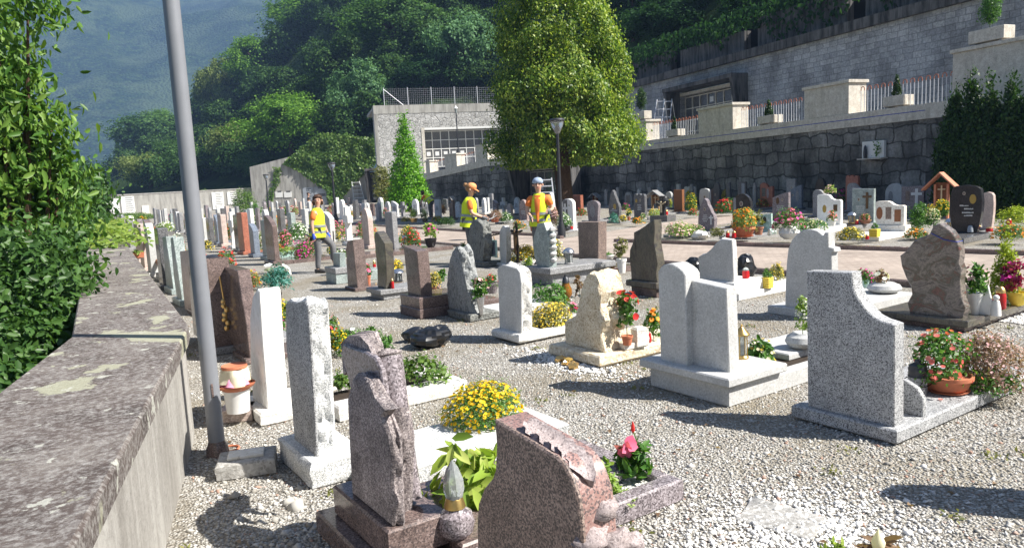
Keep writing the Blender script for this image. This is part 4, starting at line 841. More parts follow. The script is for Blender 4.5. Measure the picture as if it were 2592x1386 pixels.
for a in [
 ('round mid green tree highest on the left skyline, right of the lamp pole', 640, 155, 92, 88, 'leaf_hill_bright', 0), ('olive green tree just right of the lamp pole', 530, 235, 66, 92, 'leaf_hill_olive', 1),
 ('bright yellow-green tree left of the lamp pole', 380, 205, 48, 62, 'leaf_hill_bright', 2), ('dark spreading tree on the left skyline beside the foreground foliage', 340, 340, 100, 75, 'leaf_hill', 3),
 ('large leafy tree with dark hollows above the tall concrete wall', 705, 312, 122, 105, 'leaf_hill_bright', 4), ('bluish feathery tree left of the pale burial building', 900, 245, 88, 98, 'leaf_hill_blue', 1),
 ('lime green tree at the top edge left of centre', 745, 50, 118, 78, 'leaf_hill_bright', 2), ('broad dark tree with pale leaf sprays at the top edge', 985, 60, 150, 105, 'leaf_hill', 0), ('dark tree with a few lit sprays left of the big thuja', 1160, 120, 105, 120, 'leaf_hill_blue', 3),
 ('small dark pointed spruce on the skyline at far left', 255, 292, 24, 50, 'leaf_hill_dark', 'spruce'), ('small dark spruce touching the lamp pole on its right', 474, 150, 26, 62, 'leaf_hill_dark', 'spruce'),
 ('low olive tree behind the white memorial plaques', 330, 430, 90, 60, 'leaf_hill_olive', 0), ('mid green tree behind the low far wall left of the lamp pole', 415, 400, 70, 62, 'leaf_hill', 2), ('grey-green tree between lamp pole and the large leafy tree', 560, 370, 75, 82, 'leaf_hill_olive', 3),
 ('dark low tree behind the left end of the tall concrete wall', 610, 420, 62, 50, 'leaf_hill', 4), ('dark tree behind the wire fence, left part', 1060, 195, 90, 60, 'leaf_hill_dark', 1), ('deep green tree above the upper wall right of the thuja', 1700, 55, 120, 75, 'leaf_hill_dark', 0),
 ('drooping tree above the streaked wall at upper right', 1900, 20, 120, 62, 'leaf_hill_dark', 2), ('dark tree at the upper right edge above the streaked wall', 2110, -30, 120, 62, 'leaf_hill_dark', 4), ('dark tree right behind the top of the big thuja', 1600, 0, 80, 110, 'leaf_hill_dark', 3)]:
    tree(*a)
# the rest of the wood reads as one mass
V = []; Fc = []; o = 0; rg = np.random.default_rng(9)
for me in CROWN[:3]: pass
base = []
for i in range(3):
    p, n = clumps(bl(40+i), 150, 22, .11, 50+i, .15, .75, -.6); base.append(leaves(p, n, .11, .65, 0, i, .25))
for px in range(180, 2320, 62):
    for py in range(-60, 460, 62):
        x, y = px+rg.uniform(-28, 28), py+rg.uniform(-25, 25); top = interp(x, HX, [520, 500, 420, 330, 200, 60, -60, -200, -260, -300, -330, -400])
        wall = interp(x, [180, 620, 632, 745, 945, 955, 1240, 1560, 1650, 2413, 2600], [485, 480, 405, 400, 330, 225, 225, 130, 110, -60, -80])
        if y < top-45 or y > wall-25: continue
        b = hill_at(x, y+25); s = dep(b)/F; r = rg.uniform(48, 72)*s; v, f = base[rg.integers(3)]; a = rg.uniform(0, 6.28); ca, sa = math.cos(a), math.sin(a)
        q = np.stack([(v[:, 0]*ca-v[:, 1]*sa)*r+b.x, (v[:, 0]*sa+v[:, 1]*ca)*r+b.y, v[:, 2]*r*.95+b.z+r*.5], 1); V.append(q); Fc.append(f+o); o += len(v)
tag(link('woodland', npmesh('woodland', np.concatenate(V), np.concatenate(Fc)), 'leaf_wood', None, 0), 'dense dark green wood covering the steep hillside', 'wood', None, 'stuff')
# big thuja
def hollow(name, b):
    p, n = clumps(b, 5600, 32, .19, 301, .06, 1.5, -.85); q = p*np.array([.75, .75, .5]); k = np.array([noise.noise(Vector(v)) for v in q]); k2 = np.array([noise.noise(Vector(v)*2.7) for v in q])
    lob = np.array([noise.noise(Vector(v)*1.15+Vector((9, 0, 0))) for v in q]); p = p+n*(lob*.85)[:, None]*np.array([1, 1, .5]); keep = (k+.6*k2+.5*lob) > -.2; p, n = p[keep], n[keep]; n = unit(n+np.array([0, 0, .25])); lift = p[:, 2] > zz(428); p, n = p[lift], n[lift]; V, f = leaves(p, n, .155, .5, .8, 302, .3); return npmesh(name, V, f)
tp = gr(1428, 545); s = dep(tp)/F; th = thing('thuja_tree', 'huge dense thuja filling the top centre, light green tips, dark hollows', 'tree', tp)
zz = lambda py: (px_of(tp)[1]-py)*s
bb = [(0, 0, zz(345), 168, 90), (0, 0, zz(230), 158, 110), (0, 0, zz(100), 136, 120), (0, 0, zz(-60), 110, 110), (0, 0, zz(-190), 75, 90), (-.3, -.4, zz(260), 160, 70), (.6, -.6, zz(360), 150, 65), (-1., -.5, zz(370), 120, 60), (1.1, -.2, zz(310), 105, 80)]
bb = [(x, y, z, r*s, r*s, h*s) for x, y, z, r, h in bb]
for q in range(9): a = q*.7+.2; bb.append((math.cos(a)*1.9, math.sin(a)*1.9, zz(230-25*(q % 4)), .9, .9, 1.9))
link('foliage', hollow('foliage', bb), 'leaf_thuja', th, 0)
MB().tube([(0, 0, -.1), (.05, 0, 1.2), (0, .1, 3.5), (.1, 0, 8)], [.5, .4, .36, .2], 12).build('trunk', 'bark', th)
plant('bright green pointed conifer in front of the pale burial building', 1036, 535, 108, 232, 'leaf_conifer_bright', None, None, 0, 'conifer', 'conifer', form='cone', leafsize=1.1)
plant('dull shrub pressed against the bright conifer on its left', 978, 532, 66, 128, 'leaf_olive', None, None, 0, 'shrub', 'shrub', form='upright', leafsize=1.6)
plant('round olive shrub beside the lamp pole, before the low wall', 525, 534, 54, 58, 'leaf_ivy', None, None, 0, 'round_shrub', 'shrub'); plant('round shrub casting a dark shadow on the far plaque', 622, 540, 70, 66, 'leaf_ivy', None, None, 0, 'round_shrub', 'shrub'); plant('small deep green shrub below the darker round shrub', 645, 548, 34, 34, 'leaf_green', None, None, 0, 'shrub', 'shrub')
plant('low green hedge strip in front of the far white plaques', 330, 556, 150, 18, 'leaf_ivy', None, None, 0, 'low_hedge', 'hedge', leafsize=1.5)
for i, (x, yt, r, lab) in enumerate([(2412, 222, 36, 'lowest and leftmost of the dark columnar thujas at the right edge'), (2452, 196, 36, 'dark columnar thuja with the sharpest tip, second from the left in the hedge'), (2498, 208, 38, 'dark columnar thuja in the middle of the right-hand hedge'), (2553, 194, 38, 'tallest dark columnar thuja of the right-hand hedge'), (2604, 204, 40, 'dark columnar thuja cut by the right edge of the photo')]):
    p = gr(x, 545); s = dep(p)/F; t = thing('columnar_thuja', lab, 'tree', p, 0, 'thuja hedge at the right'); hh = (545-yt)*s; rr = r*s
    b = [(0, 0, hh*(.06+.84*k/9), rr*(1.12 if k < 5 else .98-.23*(k-5)), rr*(1.12 if k < 5 else .98-.23*(k-5)), hh*.11) for k in range(10)]
    link('foliage', crown_mesh('foliage', b, 1100, 16, .07, .11, 400+i, .5, .07, 1.4, .9, -.8, 0, .3), 'leaf_hedge', t, 0); MB().tube([(0, 0, 0), (0, 0, hh*.8)], rr*.12, 6).build('trunk', 'bark', t)
# foreground foliage beyond the parapet
def at(px, py, d): r = ray(px, py); return Vector((0, 0, H))+r*d
def near_bush(name, label, cat, mat, bls, ncl, per, spread, leaf_s, seed, asp=.45, droop=.8, trunk=None, shell=.3):
    o = at(bls[0][0], bls[0][1], bls[0][3]); t = thing(name, label, cat, (o.x, o.y, -4.)); b = []
    for px, py, r, d in bls: c = at(px, py, d); s = d/F; b.append((c.x-o.x, c.y-o.y, c.z+4, r*s, r*s, r*s))
    link('foliage', crown_mesh('foliage', b, ncl, per, spread, leaf_s, seed, asp, shell, .8, 0, -1., droop, .3, leaves6), mat, t, 0)
    m = MB()
    for x, y, z, r, _, _ in b: m.tube([(trunk or (0, 0))+(0,) if trunk else (0, 0, 0), (x*.5, y*.5, z*.55), (x, y, z)], [.09, .05, .012], 6)
    m.build('branches', 'bark', t); return t
near_bush('walnut_tree', 'large drooping walnut-like foliage at the left edge beyond the wall', 'tree', 'leaf_walnut', [(-110, 130, 170, 9.), (70, 0, 75, 8.6), (60, 235, 60, 8.8), (20, 330, 120, 9.), (40, 480, 130, 9.2), (130, 330, 42, 9), (-100, 400, 200, 9.), (120, 470, 70, 9.4), (90, 570, 95, 9.6), (0, 150, 60, 8.6), (150, 420, 36, 9.2)], 640, 15, .15, .135, 501, .42, .9, None, .24)
near_bush('shrub', 'bright leafy shrub growing against the outer side of the parapet', 'shrub', 'leaf_bush', [(40, 690, 130, 7.4), (110, 760, 95, 7.2), (-40, 830, 150, 7.), (150, 655, 70, 8.2)], 480, 20, .12, .085, 502, .6, .3)
near_bush('shrub', 'dark shadowed undergrowth below the parapet at lower left', 'shrub', 'leaf_bush', [(60, 930, 120, 6.6), (20, 1010, 90, 6.), (130, 860, 70, 7.), (170, 760, 50, 7.8)], 300, 18, .12, .1, 503, .5, .3)
near_bush('shrub', 'mid green foliage merging behind the walnut tree above the wall end', 'shrub', 'leaf_bush', [(205, 520, 60, 26), (225, 465, 38, 28), (170, 560, 70, 22), (110, 590, 80, 16)], 380, 22, .24, .2, 504, .6, .3)
rg = np.random.default_rng(66); n = 4200; yy = rg.uniform(16.5, 36, n); xx = rg.normal(.05, .55, n); keep = (xx > -2) & (xx < 1.05); xx, yy = xx[keep], yy[keep]; bmp = np.array([noise.noise(Vector((x*1.6, y*.8, 0))) for x, y in zip(xx, yy)])
Pp = np.stack([xx, yy, .84+.35*np.maximum(0, .6+bmp)*rg.uniform(.2, 1, len(xx))*np.minimum(1, (yy-16.3)/2)-np.maximum(0, -xx-.4)*.7], 1); V, f = leaves(Pp, unit(rg.normal(size=(len(Pp), 3))*.4+np.array([0, -.2, 1.])), .13, .85, 0, 9, .2, .1)
tag(link('creeper', npmesh('creeper', V, f), 'leaf_vine', None, 0), 'light green creeper spilling over the far part of the parapet wall', 'creeper')
# ================================================================== GRAVES with traced outlines
def lp(t, px, py, x=0.):
    """photo pixel -> local (y, z) on the thing's vertical plane at local x"""
    r = t.rotation_euler.z; n = Vector((math.cos(r), math.sin(r), 0)); yv = Vector((-math.sin(r), math.cos(r), 0)); o = Vector((t.location.x, t.location.y, 0)); d = ray(px, py)
    k = ((o+n*x)-Vector((0, 0, 0))).dot(n)/d.dot(n); q = Vector((d.x*k, d.y*k, 0)); return ((q-o).dot(yv), H+d.z*k)
def traced(label, foot, parts, boxes=(), rot=ROT, name='gravestone', cat='gravestone', group=None, loc=None):
    p = gr(*foot) if loc is None else Vector((*loc, 0)); t = thing(name, label, cat, (p.x, p.y, 0), rot, group); bpy.context.view_layer.update()
    for i, (nm, mat, x0, th, pts, rough) in enumerate(parts):
        o = [lp(t, a, b, x0) for a, b in pts]
        if nm == 'headstone': zb = min(q[1] for q in o); o = [(y, (foot[2] if len(foot) > 2 else 0)-.004 if z < zb+.09 else z) for y, z in o]
        if rough: o = resample(o, .028)
        MB().prism(o, x0, x0+th, 'x', .012 if rough else .007, rough, 6 if rough else 1, i*7+int(foot[0])).build(nm, mat, t, 34)
    for nm, mat, x0, x1, y0, y1, z0, z1, *e in boxes:
        m = MB()
        if e and e[0]: m.prism(resample([(x0, y0), (x0, y1), (x1, y1), (x1, y0)], .05), z0, z1, 'z', .015, e[0], 4, int(foot[1])); m.build(nm, mat, t, 34)
        else: m.box(x0, x1, y0, y1, z0, z1, .01).build(nm, mat, t)
    return t
T = traced
granite_g = T('big light grey granite stone with concave curved right shoulder, lower right of the photo', (2263, 1081, .1), [
    ('headstone', 'grey_granite', 0, .115, [(2044, 1027), (2041, 686), (2155, 690), (2159, 727), (2166, 744), (2175, 760), (2190, 781), (2210, 801), (2231, 812), (2250, 818), (2264, 823), (2263, 1081)], 0)],
    [('slab', 'grey_granite', -.05, 1.95, -.045, .68, .012, .1), ('base_course', 'dark_grey', 0, 1.9, 0, .62, 0, .02)])
MB().prism([(-.02, .1), (-.02, .22), (.02, .28), (.09, .315), (.2, .32), (.34, .32), (.34, .1)], .3, .345, 'x', .006).build('book_rest', 'grey_granite', granite_g)
wd = T('tall smooth pale grey double stone, round-topped column beside a lower slanted panel', (1846, 943, .23), [
    ('headstone', 'pale_grey', 0, .12, [(1752, 925), (1749, 709), (1838, 729), (1846, 943)], 0),
    ('column', 'pale_grey', -.07, .17, [(1672, 918), (1668, 800), (1665, 688), (1672, 676), (1680, 670), (1690, 667), (1702, 668), (1716, 676), (1728, 686), (1734, 697), (1740, 937)], 0)],
    [('plinth', 'pale_grey', -.15, .52, -.12, .78, .165, .232), ('base_course', 'pale_grey', -.09, .5, -.07, .72, 0, .165), ('border', 'pale_grey', .5, 1.75, -.07, .03, 0, .14), ('border', 'pale_grey', .5, 1.75, .64, .74, 0, .14), ('border', 'pale_grey', 1.66, 1.75, .03, .64, 0, .139), ('bed', 'soil', .5, 1.7, .0, .66, 0, .1), ('step', 'pale_grey', 1.0, 1.5, .2, .62, .1, .16)])
T('rough yellowish limestone with stepped left shoulder and bulging right edge', (1530, 893, .12), [
    ('headstone', 'yellow_rough', 0, .3, [(1431, 873), (1428, 840), (1429, 812), (1445, 806), (1458, 802), (1460, 786), (1463, 765), (1470, 734), (1477, 708), (1484, 696), (1492, 690), (1503, 692), (1510, 708), (1519, 743), (1516, 769), (1521, 783), (1528, 812), (1521, 844), (1525, 871), (1530, 893)], .035)],
    [('plinth', 'yellow_stone', -.12, 1.15, -.07, .68, .02, .12, .012), ('base_course', 'yellow_stone', -.08, 1.1, -.04, .6, 0, .03)])
T('off-white stone with streaked flat back and chipped white edge, left of the yellowish stone', (1319, 844, .11), [
    ('headstone', 'pale_grey', 0, .02, [(1264, 825), (1260, 700), (1258, 685), (1261, 675), (1272, 669), (1308, 679), (1315, 689), (1319, 717), (1319, 844)], 0),
    ('chipped_edge', 'pale_rough', .019, .15, [(1264, 825), (1260, 700), (1258, 685), (1261, 675), (1272, 669), (1308, 679), (1315, 689), (1319, 717), (1319, 844)], .03)],
    [('plinth', 'rough_marble', -.07, .3, -.06, .46, .02, .112, .014), ('slab', 'rough_marble', .3, 1.35, -.05, .1, .02, .1, .012), ('slab', 'rough_marble', .3, 1.35, .35, .5, .02, .1, .012), ('bed', 'soil', .2, 1.3, .05, .4, 0, .06)])
T('jagged dark grey rock tapering to a lit white ridge, left of the off-white stone', (1196, 794, .09), [
    ('headstone', 'rock', 0, .19, [(1136, 785), (1131, 740), (1133, 690), (1138, 655), (1148, 632), (1158, 622), (1166, 640), (1171, 670), (1180, 710), (1188, 750), (1196, 794)], .055)],
    [('plinth', 'rock_dark', -.08, .35, -.08, .52, 0, .095, .018), ('slab', 'pale_grey', .3, 1.3, -.06, .5, 0, .08)])
T('brown polished stone with sloping top on a reddish two-tier block', (1066, 750, .28), [
    ('headstone', 'brown', 0, .17, [(1033, 748), (1028, 690), (1021, 622), (1038, 628), (1055, 636), (1061, 700), (1066, 750)], 0)],
    [('plinth', 'brown', -.08, .62, -.1, .46, .13, .28), ('base_course', 'brown', -.085, 1.15, -.11, .48, 0, .13)])
T('slim grey-brown stone with curved sloping top, between two brown stones', (975, 732, .16), [
    ('headstone', 'wavy_brown', 0, .14, [(956, 725), (955, 685), (950, 632), (947, 592), (952, 586), (958, 592), (965, 604), (973, 616), (977, 667), (978, 705), (975, 732)], 0)],
    [('plinth', 'mid_grey', -.12, .95, -.1, .46, .09, .165), ('base_course', 'mid_grey', -.06, .9, -.06, .42, 0, .09)])
T('flat-topped brown stone with stepped pinkish side, right of the woman with the blue glove', (905, 728, .06), [
    ('headstone', 'brown', 0, .2, [(880, 721), (878, 685), (875, 632), (879, 609), (892, 607), (899, 670), (905, 728)], 0)], [('plinth', 'brown', -.06, .85, -.05, .42, 0, .062)])
T('short grey stub stone on two rounded slabs, by the woman with the blue glove', (860, 676, .3), [
    ('headstone', 'green_grey', 0, .12, [(843, 671), (843, 640), (859, 641), (860, 676)], 0)], [('plinth', 'mid_grey', -.14, .5, -.14, .42, .19, .3), ('base_course', 'green_grey', -.13, .9, -.12, .4, 0, .19)])
T('dark weathered menhir-like rock in front of the woman in the orange cap', (1222, 663, .1), [
    ('headstone', 'rock_dark', 0, .2, [(1189, 658), (1186, 630), (1185, 597), (1189, 569), (1198, 560), (1210, 557), (1219, 567), (1224, 588), (1227, 623), (1222, 663)], .05)],
    [('plinth', 'rock_dark', -.05, .9, -.1, .5, 0, .11, .015), ('block', 'green_grey', .5, .8, -.35, -.05, 0, .17)])
T('small rounded grey stone with rough edge, between the menhir and the iron crucifix', (1281, 667, .06), [
    ('headstone', 'pale_grey', 0, .03, [(1267, 665), (1264, 630), (1264, 590), (1267, 578), (1272, 572), (1277, 575), (1280, 587), (1281, 667)], 0),
    ('rough_edge', 'pale_rough', .029, .14, [(1267, 665), (1264, 630), (1264, 590), (1267, 578), (1272, 572), (1277, 575), (1280, 587), (1281, 667)], .025)], [('plinth', 'pale_rough', -.04, 1., -.08, .4, 0, .065)])
lf = T('smooth grey stone with a row of carved leaves down its right edge', (1390, 677, .3), [
    ('headstone', 'green_grey', 0, .16, [(1359, 675), (1353, 650), (1348, 617), (1350, 600), (1360, 566), (1376, 563), (1383, 583), (1388, 600), (1389, 640), (1390, 677)], 0)],
    [('plinth', 'mid_grey', -.1, 1.3, -.16, .55, .2, .3), ('base_course', 'mid_grey', .0, 1.25, -.08, .5, 0, .2)])
m = MB()
for k in range(6): m.ball((.08, -.03, .42+.1*k), .06, 10, 6, (1.1, .8, .62), .3, k)
m.build('carved_leaves', 'pale_grey', lf)
T('tall straight dark brown slab with rectangular top, centre of the photo', (1514, 682, .1), [('headstone', 'red_granite', 0, .2, [(1466, 676), (1462, 562), (1514, 562), (1514, 682)], 0)], [('plinth', 'brown', -.06, .9, -.06, .5, 0, .1)])
T('brown stone with wavy outline and pointed left-sloping top, right of the tall brown slab', (1664, 714, .22), [
    ('headstone', 'wavy_brown', 0, .15, [(1598, 708), (1596, 680), (1593, 655), (1594, 632), (1600, 618), (1604, 604), (1604, 588), (1618, 581), (1632, 572), (1643, 563), (1655, 556), (1657, 579), (1655, 614), (1660, 640), (1664, 667), (1660, 692), (1664, 714)], 0)],
    [('plinth', 'wavy_brown', -.07, .5, -.05, .56, .13, .22), ('base_course', 'brown', -.02, 1.1, 0, .5, 0, .13)])
T('white stone with quarter-curve left side and chipped right edge', (1857, 714, .24), [
    ('headstone', 'pale_grey', 0, .03, [(1770, 700), (1767, 650), (1787, 641), (1801, 629), (1812, 615), (1826, 605), (1852, 607), (1854, 632), (1857, 714)], 0),
    ('chipped_edge', 'rough_marble', .029, .1, [(1770, 700), (1767, 650), (1787, 641), (1801, 629), (1812, 615), (1826, 605), (1852, 607), (1854, 632), (1857, 714)], .02)],
    [('plinth', 'white_marble', -.06, .55, -.06, .66, .1, .24), ('slab', 'white_marble', -.02, 1.45, -.1, .7, 0, .1)])
T('large smooth grey stone with round left side and cross-shaped right edge', (2108, 790, .1), [
    ('headstone', 'pale_grey', 0, .13, [(1987, 771), (1988, 717), (1991, 665), (1995, 630), (2004, 607), (2018, 591), (2035, 582), (2052, 580), (2068, 584), (2080, 593), (2083, 597), (2087, 588), (2096, 588), (2097, 625), (2110, 628), (2112, 637), (2104, 640), (2105, 680), (2108, 790)], 0)],
    [('plinth', 'pale_grey', -.06, .3, -.05, .8, 0, .1), ('slab', 'pale_grey', .3, 1.7, -.02, .76, 0, .11)])
wr = T('red and grey veined stone with bulging wavy outline, at the right edge', (2435, 806, .13), [
    ('headstone', 'wavy_red', 0, .12, [(2304, 791), (2296, 767), (2308, 745), (2306, 726), (2293, 702), (2282, 673), (2278, 647), (2293, 636), (2315, 608), (2352, 593), (2363, 571), (2378, 566), (2404, 584), (2419, 604), (2428, 630), (2429, 648), (2426, 665), (2433, 682), (2429, 712), (2433, 756), (2443, 780), (2435, 806)], 0)],
    [('slab', 'wavy_brown', -.1, 2.0, -.1, .85, .06, .132), ('base_course', 'brown', -.03, 1.9, -.04, .8, 0, .06)])
MB().tube([(-.006, lp(wr, 2358, 590)[0], lp(wr, 2358, 590)[1]), (-.006, *lp(wr, 2390, 606)), (-.006, *lp(wr, 2422, 612)), (.13, *lp(wr, 2421, 612))], .004, 5).build('blue_cord', 'blue_tape', wr)
# row along the parapet
rr = T('reddish granite stone with carved rose on its curved edge, bottom centre', (1478, 1386, .0), [
    ('headstone', 'pink_polish', .006, .145, [(1210, 1480), (1208, 1386), (1207, 1311), (1210, 1273), (1224, 1236), (1245, 1211), (1253, 1186), (1256, 1124), (1251, 1061), (1317, 1101), (1354, 1123), (1390, 1146), (1413, 1160), (1429, 1180), (1447, 1214), (1463, 1264), (1469, 1311), (1474, 1363), (1480, 1480)], 0),
    ('rough_back', 'red_granite', 0, .02, [(1210, 1480), (1208, 1386), (1207, 1311), (1210, 1273), (1224, 1236), (1245, 1211), (1253, 1186), (1256, 1124), (1251, 1061), (1317, 1101), (1354, 1123), (1390, 1146), (1413, 1160), (1429, 1180), (1447, 1214), (1463, 1264), (1469, 1311), (1474, 1363), (1480, 1480)], 0)],
    [], loc=(1.2, 1.72))
def carved_leaf(m, c, u, v, n, L_, W_):
    V = []; Fc = []; N_ = 7
    for i in range(N_+1):
        t = i/N_; w_ = W_*math.sin(math.pi*min(1, t*.92+.08))**.8*(1+.16*math.sin(i*2.4)); z = .012*math.sin(t*3.1)
        V += [c+u*L_*t-v*w_+n*(z+.012), c+u*L_*t+n*(z-.004), c+u*L_*t+v*w_+n*(z+.012), c+u*L_*t-n*.03]
    for i in range(N_): b = i*4; Fc += [(b, b+4, b+5, b+1), (b+1, b+5, b+6, b+2), (b, b+3, b+7, b+4), (b+2, b+6, b+7, b+3)]
    m.add(V, Fc)
m = MB(); E_px = [(1330, 1103, 1.0), (1362, 1122, .3), (1395, 1146, -.2), (1418, 1163, .9), (1440, 1190, -.5)]
for i, (a, b, ang) in enumerate(E_px):
    for x, sg in ((.03, -1), (.1, 1), (.135, .4)):
        y, z = lp(rr, a, b, x); u = Vector((-.08*sg, -.8, -.55)).normalized(); n = Vector((-.1, -.35, .9)).normalized(); v = u.cross(n).normalized(); carved_leaf(m, Vector((x+.012-.02*sg, y+.035, z+.035)), u, v, n, .125+.02*(i % 2), .042)
m.build('carved_leaves', 'pink_carved', rr, 60); m = MB(); yb, zb = lp(rr, 1440, 1168, .08)
for k in range(3):
    for q in range(5): a = q*1.257+k*.6; r0 = .05-.014*k; m.ball((.08+math.cos(a)*r0, yb+math.sin(a)*r0*.8, zb+.014*k), .034-.005*k, 8, 5, (1, 1, .75), .25, q+k)
m.ball((.08, yb, zb+.03), .026, 8, 5); m.build('carved_rose', 'pink_carved', rr, 60)
m = MB(); yb, zb = lp(rr, 1500, 1360, .06)
for k, (dx, dy, dz, r) in enumerate(((0, 0, 0, .055), (.08, -.02, -.03, .05), (.05, 0, .075, .045), (.15, -.02, -.06, .04), (.02, .02, -.08, .06))): m.ball((.06+dx, yb+dy, zb+dz), r, 10, 7, (1.2, .8, .8), .5, k)
m.build('carved_stem', 'pink_carved', rr, 60)
bk = T('grey-purple stone shaped like an open scrolled book over rough rock', (996, 1335, .27), [
    ('rough_front', 'purple_rough', .055, .1, [(889, 1222), (886, 1140), (905, 1090), (940, 1062), (975, 1046), (990, 1050), (1000, 1120), (996, 1270), (998, 1335)], .035), ('headstone', 'purple_rough', 0, .06, [(888, 1222), (884, 1137), (881, 1070), (878, 1009), (884, 983), (891, 956), (913, 955), (935, 962), (950, 1001), (980, 1038), (967, 1056), (987, 1108), (990, 1160), (991, 1211), (994, 1270), (996, 1335)], .03),
    ('page', 'purple_grey', .05, .03, [(893, 1010), (874, 930), (861, 893), (868, 870), (890, 880), (925, 890), (948, 905), (962, 935), (972, 1000), (985, 1100)], 0)],
    [('plinth', 'brown', -.035, .26, -.02, .62, .12, .27), ('base_course', 'brown', -.1, .2, -.06, .72, .0, .12), ('slab', 'brown', .26, .75, -.12, .62, 0, .15), ('border', 'purple_grey', .2, 1.55, -.2, -.1, 0, .12), ('border', 'purple_grey', .75, 1.55, .52, .62, 0, .12), ('border', 'purple_grey', 1.46, 1.55, -.1, .52, 0, .119), ('bed', 'white_chips', .74, 1.48, -.12, .54, 0, .085)])
m = MB()
for k in range(4):
    pts = []
    for a, b in ((868+13*k, 868-9*k), (888+13*k, 838-4*k+10), (915+12*k, 848-3*k), (938+9*k, 872), (952+6*k, 905), (957+4*k, 940)): pts.append((.08+.055*k, *lp(bk, a, b, .08+.055*k)))
    P2 = [Vector(p) for p in pts]; V = []; Fc = []
    for i, p in enumerate(P2): V += [p+Vector((-.011, 0, 0)), p+Vector((.011, 0, 0)), p+Vector((.011, 0, -.16+.012*i)), p+Vector((-.011, 0, -.16+.012*i))]
    for i in range(5): b = i*4; Fc += [(b, b+4, b+5, b+1), (b+1, b+5, b+6, b+2), (b+3, b+7, b+4, b)]
    m.add(V, Fc+[(0, 1, 2, 3), (20, 23, 22, 21)])
m.build('curled_pages', 'purple_rough', bk, 50); m = MB(); y0, z0 = lp(bk, 980, 902, .17); y1, z1 = lp(bk, 1046, 1262, .17)
m.tube([(.17, y0, z0), (.17, y0*.9+y1*.1, z0*.9+z1*.1), (.17, (y0+y1)/2, (z0+z1)/2), (.17, y1, z1)], [.07, .067, .052, .042], 18)
m.build('scroll', 'purple_grey', bk, 50); m = MB()
for k in range(4):
    d = Vector((0, y1-y0, z1-z0)).normalized(); c0 = Vector((.17, y0, z0)); a = Vector((1, 0, 0)); b = d.cross(a)
    m.tube([c0-d*(.012+.006*k)+a*math.cos(q*.42)*(.064-.016*k)+b*math.sin(q*.42)*(.064-.016*k) for q in range(16)], .0085, 6)
m.build('scroll_rings', 'purple_rough', bk, 50)
m = MB(); m.prism(resample([(1.02, .0), (.95, .3), (1.1, .47), (1.4, .42), (1.46, .2), (1.38, .04), (1.2, -.03)], .04), .1, .155, 'z', .015, .008, 3, 4)
for k in range(4): m.tube([(1.05+.09*k, .06, .155), (1.1+.09*k, .2, .162), (1.06+.09*k, .36, .155)], .012, 5)
m.build('wavy_plate', 'purple_grey', bk)
T('slim white-flecked granite stone with rough bright right side, near the lamp pole', (800, 1155, .16), [
    ('headstone', 'grey_granite', 0, .02, [(743, 1085), (735, 990), (724, 869), (723, 767), (732, 761), (750, 765), (771, 760), (777, 773), (782, 847), (787, 920), (790, 978), (795, 1060), (800, 1155)], 0),
    ('rough_side', 'white_granite', .019, .13, [(743, 1085), (735, 990), (724, 869), (723, 767), (732, 761), (750, 765), (771, 760), (777, 773), (782, 847), (787, 920), (790, 978), (795, 1060), (800, 1155)], .03)],
    [('plinth', 'white_granite', -.07, .28, -.1, .52, 0, .16, .018), ('slab', 'white_granite', .2, 1.55, -.44, .15, 0, .12, .012)])
T('slim pure white marble stone with flame-shaped top, beside the lamp pole', (677, 1035, .1), [
    ('headstone', 'white_marble', 0, .16, [(640, 1010), (634, 900), (633, 800), (640, 748), (651, 731), (655, 737), (663, 860), (677, 1035)], 0), ('flare', 'white_marble', .159, .13, [(655, 1015), (652, 900), (655, 868), (662, 850), (670, 880), (683, 1030)], 0)],
    [('plinth', 'rough_marble', -.08, .4, -.1, .5, 0, .1, .015), ('slab', 'rough_marble', .4, 1.5, -.42, -.22, .0, .12, .01), ('slab', 'rough_marble', 1.3, 1.5, -.22, .2, .0, .119, .01), ('bed', 'soil', .4, 1.35, -.3, .2, 0, .07)])
dk = T('dark brown stone with gilded bronze rose on its side, just right of the lamp pole', (541, 880, .08), [('headstone', 'brown', 0, .24, [(492, 862), (482, 760), (478, 690), (480, 660), (519, 655), (530, 760), (541, 880)], 0)], [('plinth', 'mid_grey', -.05, .9, -.06, .5, 0, .08)])
m = MB(); m.tube([(.16, -.016, .25), (.15, -.02, .55), (.13, -.016, .85)], .012, 6)
for k in range(7): m.ball((.15+.02*math.sin(k*2.), -.02, .28+.05*k), .028, 8, 6, (1, .6, 1.2), .3, k)
m.build('bronze_rose', 'gold', dk)
T('very dark polished stone with stepped lighter right edge, behind the white marble stone', (632, 905, .06), [
    ('headstone', 'brown', 0, .13, [(588, 893), (570, 780), (557, 672), (575, 676), (600, 684), (607, 725), (614, 770), (622, 812), (632, 905)], 0), ('edge_block', 'purple_grey', .129, .1, [(592, 893), (585, 790), (578, 720), (603, 725), (611, 770), (624, 812), (634, 905)], 0)], [('plinth', 'brown', -.05, .9, -.05, .5, 0, .06)])
T('left one of two slim grey-green pillars near the parapet', (441, 745, .0), [('headstone', 'green_grey', 0, .18, [(423, 742), (418, 690), (411, 600), (419, 598), (441, 745)], 0)], [('plinth', 'green_grey', -.05, .4, -.08, .7, 0, .1)])
T('right one of two slim grey-green pillars, the mossier', (463, 775, .0), [('headstone', 'green_grey', 0, .16, [(450, 772), (440, 700), (431, 602), (437, 600), (463, 775)], 0)], [('plinth', 'green_grey', -.05, .4, -.08, .6, 0, .1)])
T('brown stone right beside the lamp pole, mostly hidden by it', (500, 800, .0), [('headstone', 'pink_beige', 0, .2, [(470, 800), (462, 720), (455, 636), (478, 632), (500, 800)], 0)], [('plinth', 'brown', -.05, .7, -.05, .5, 0, .06)])
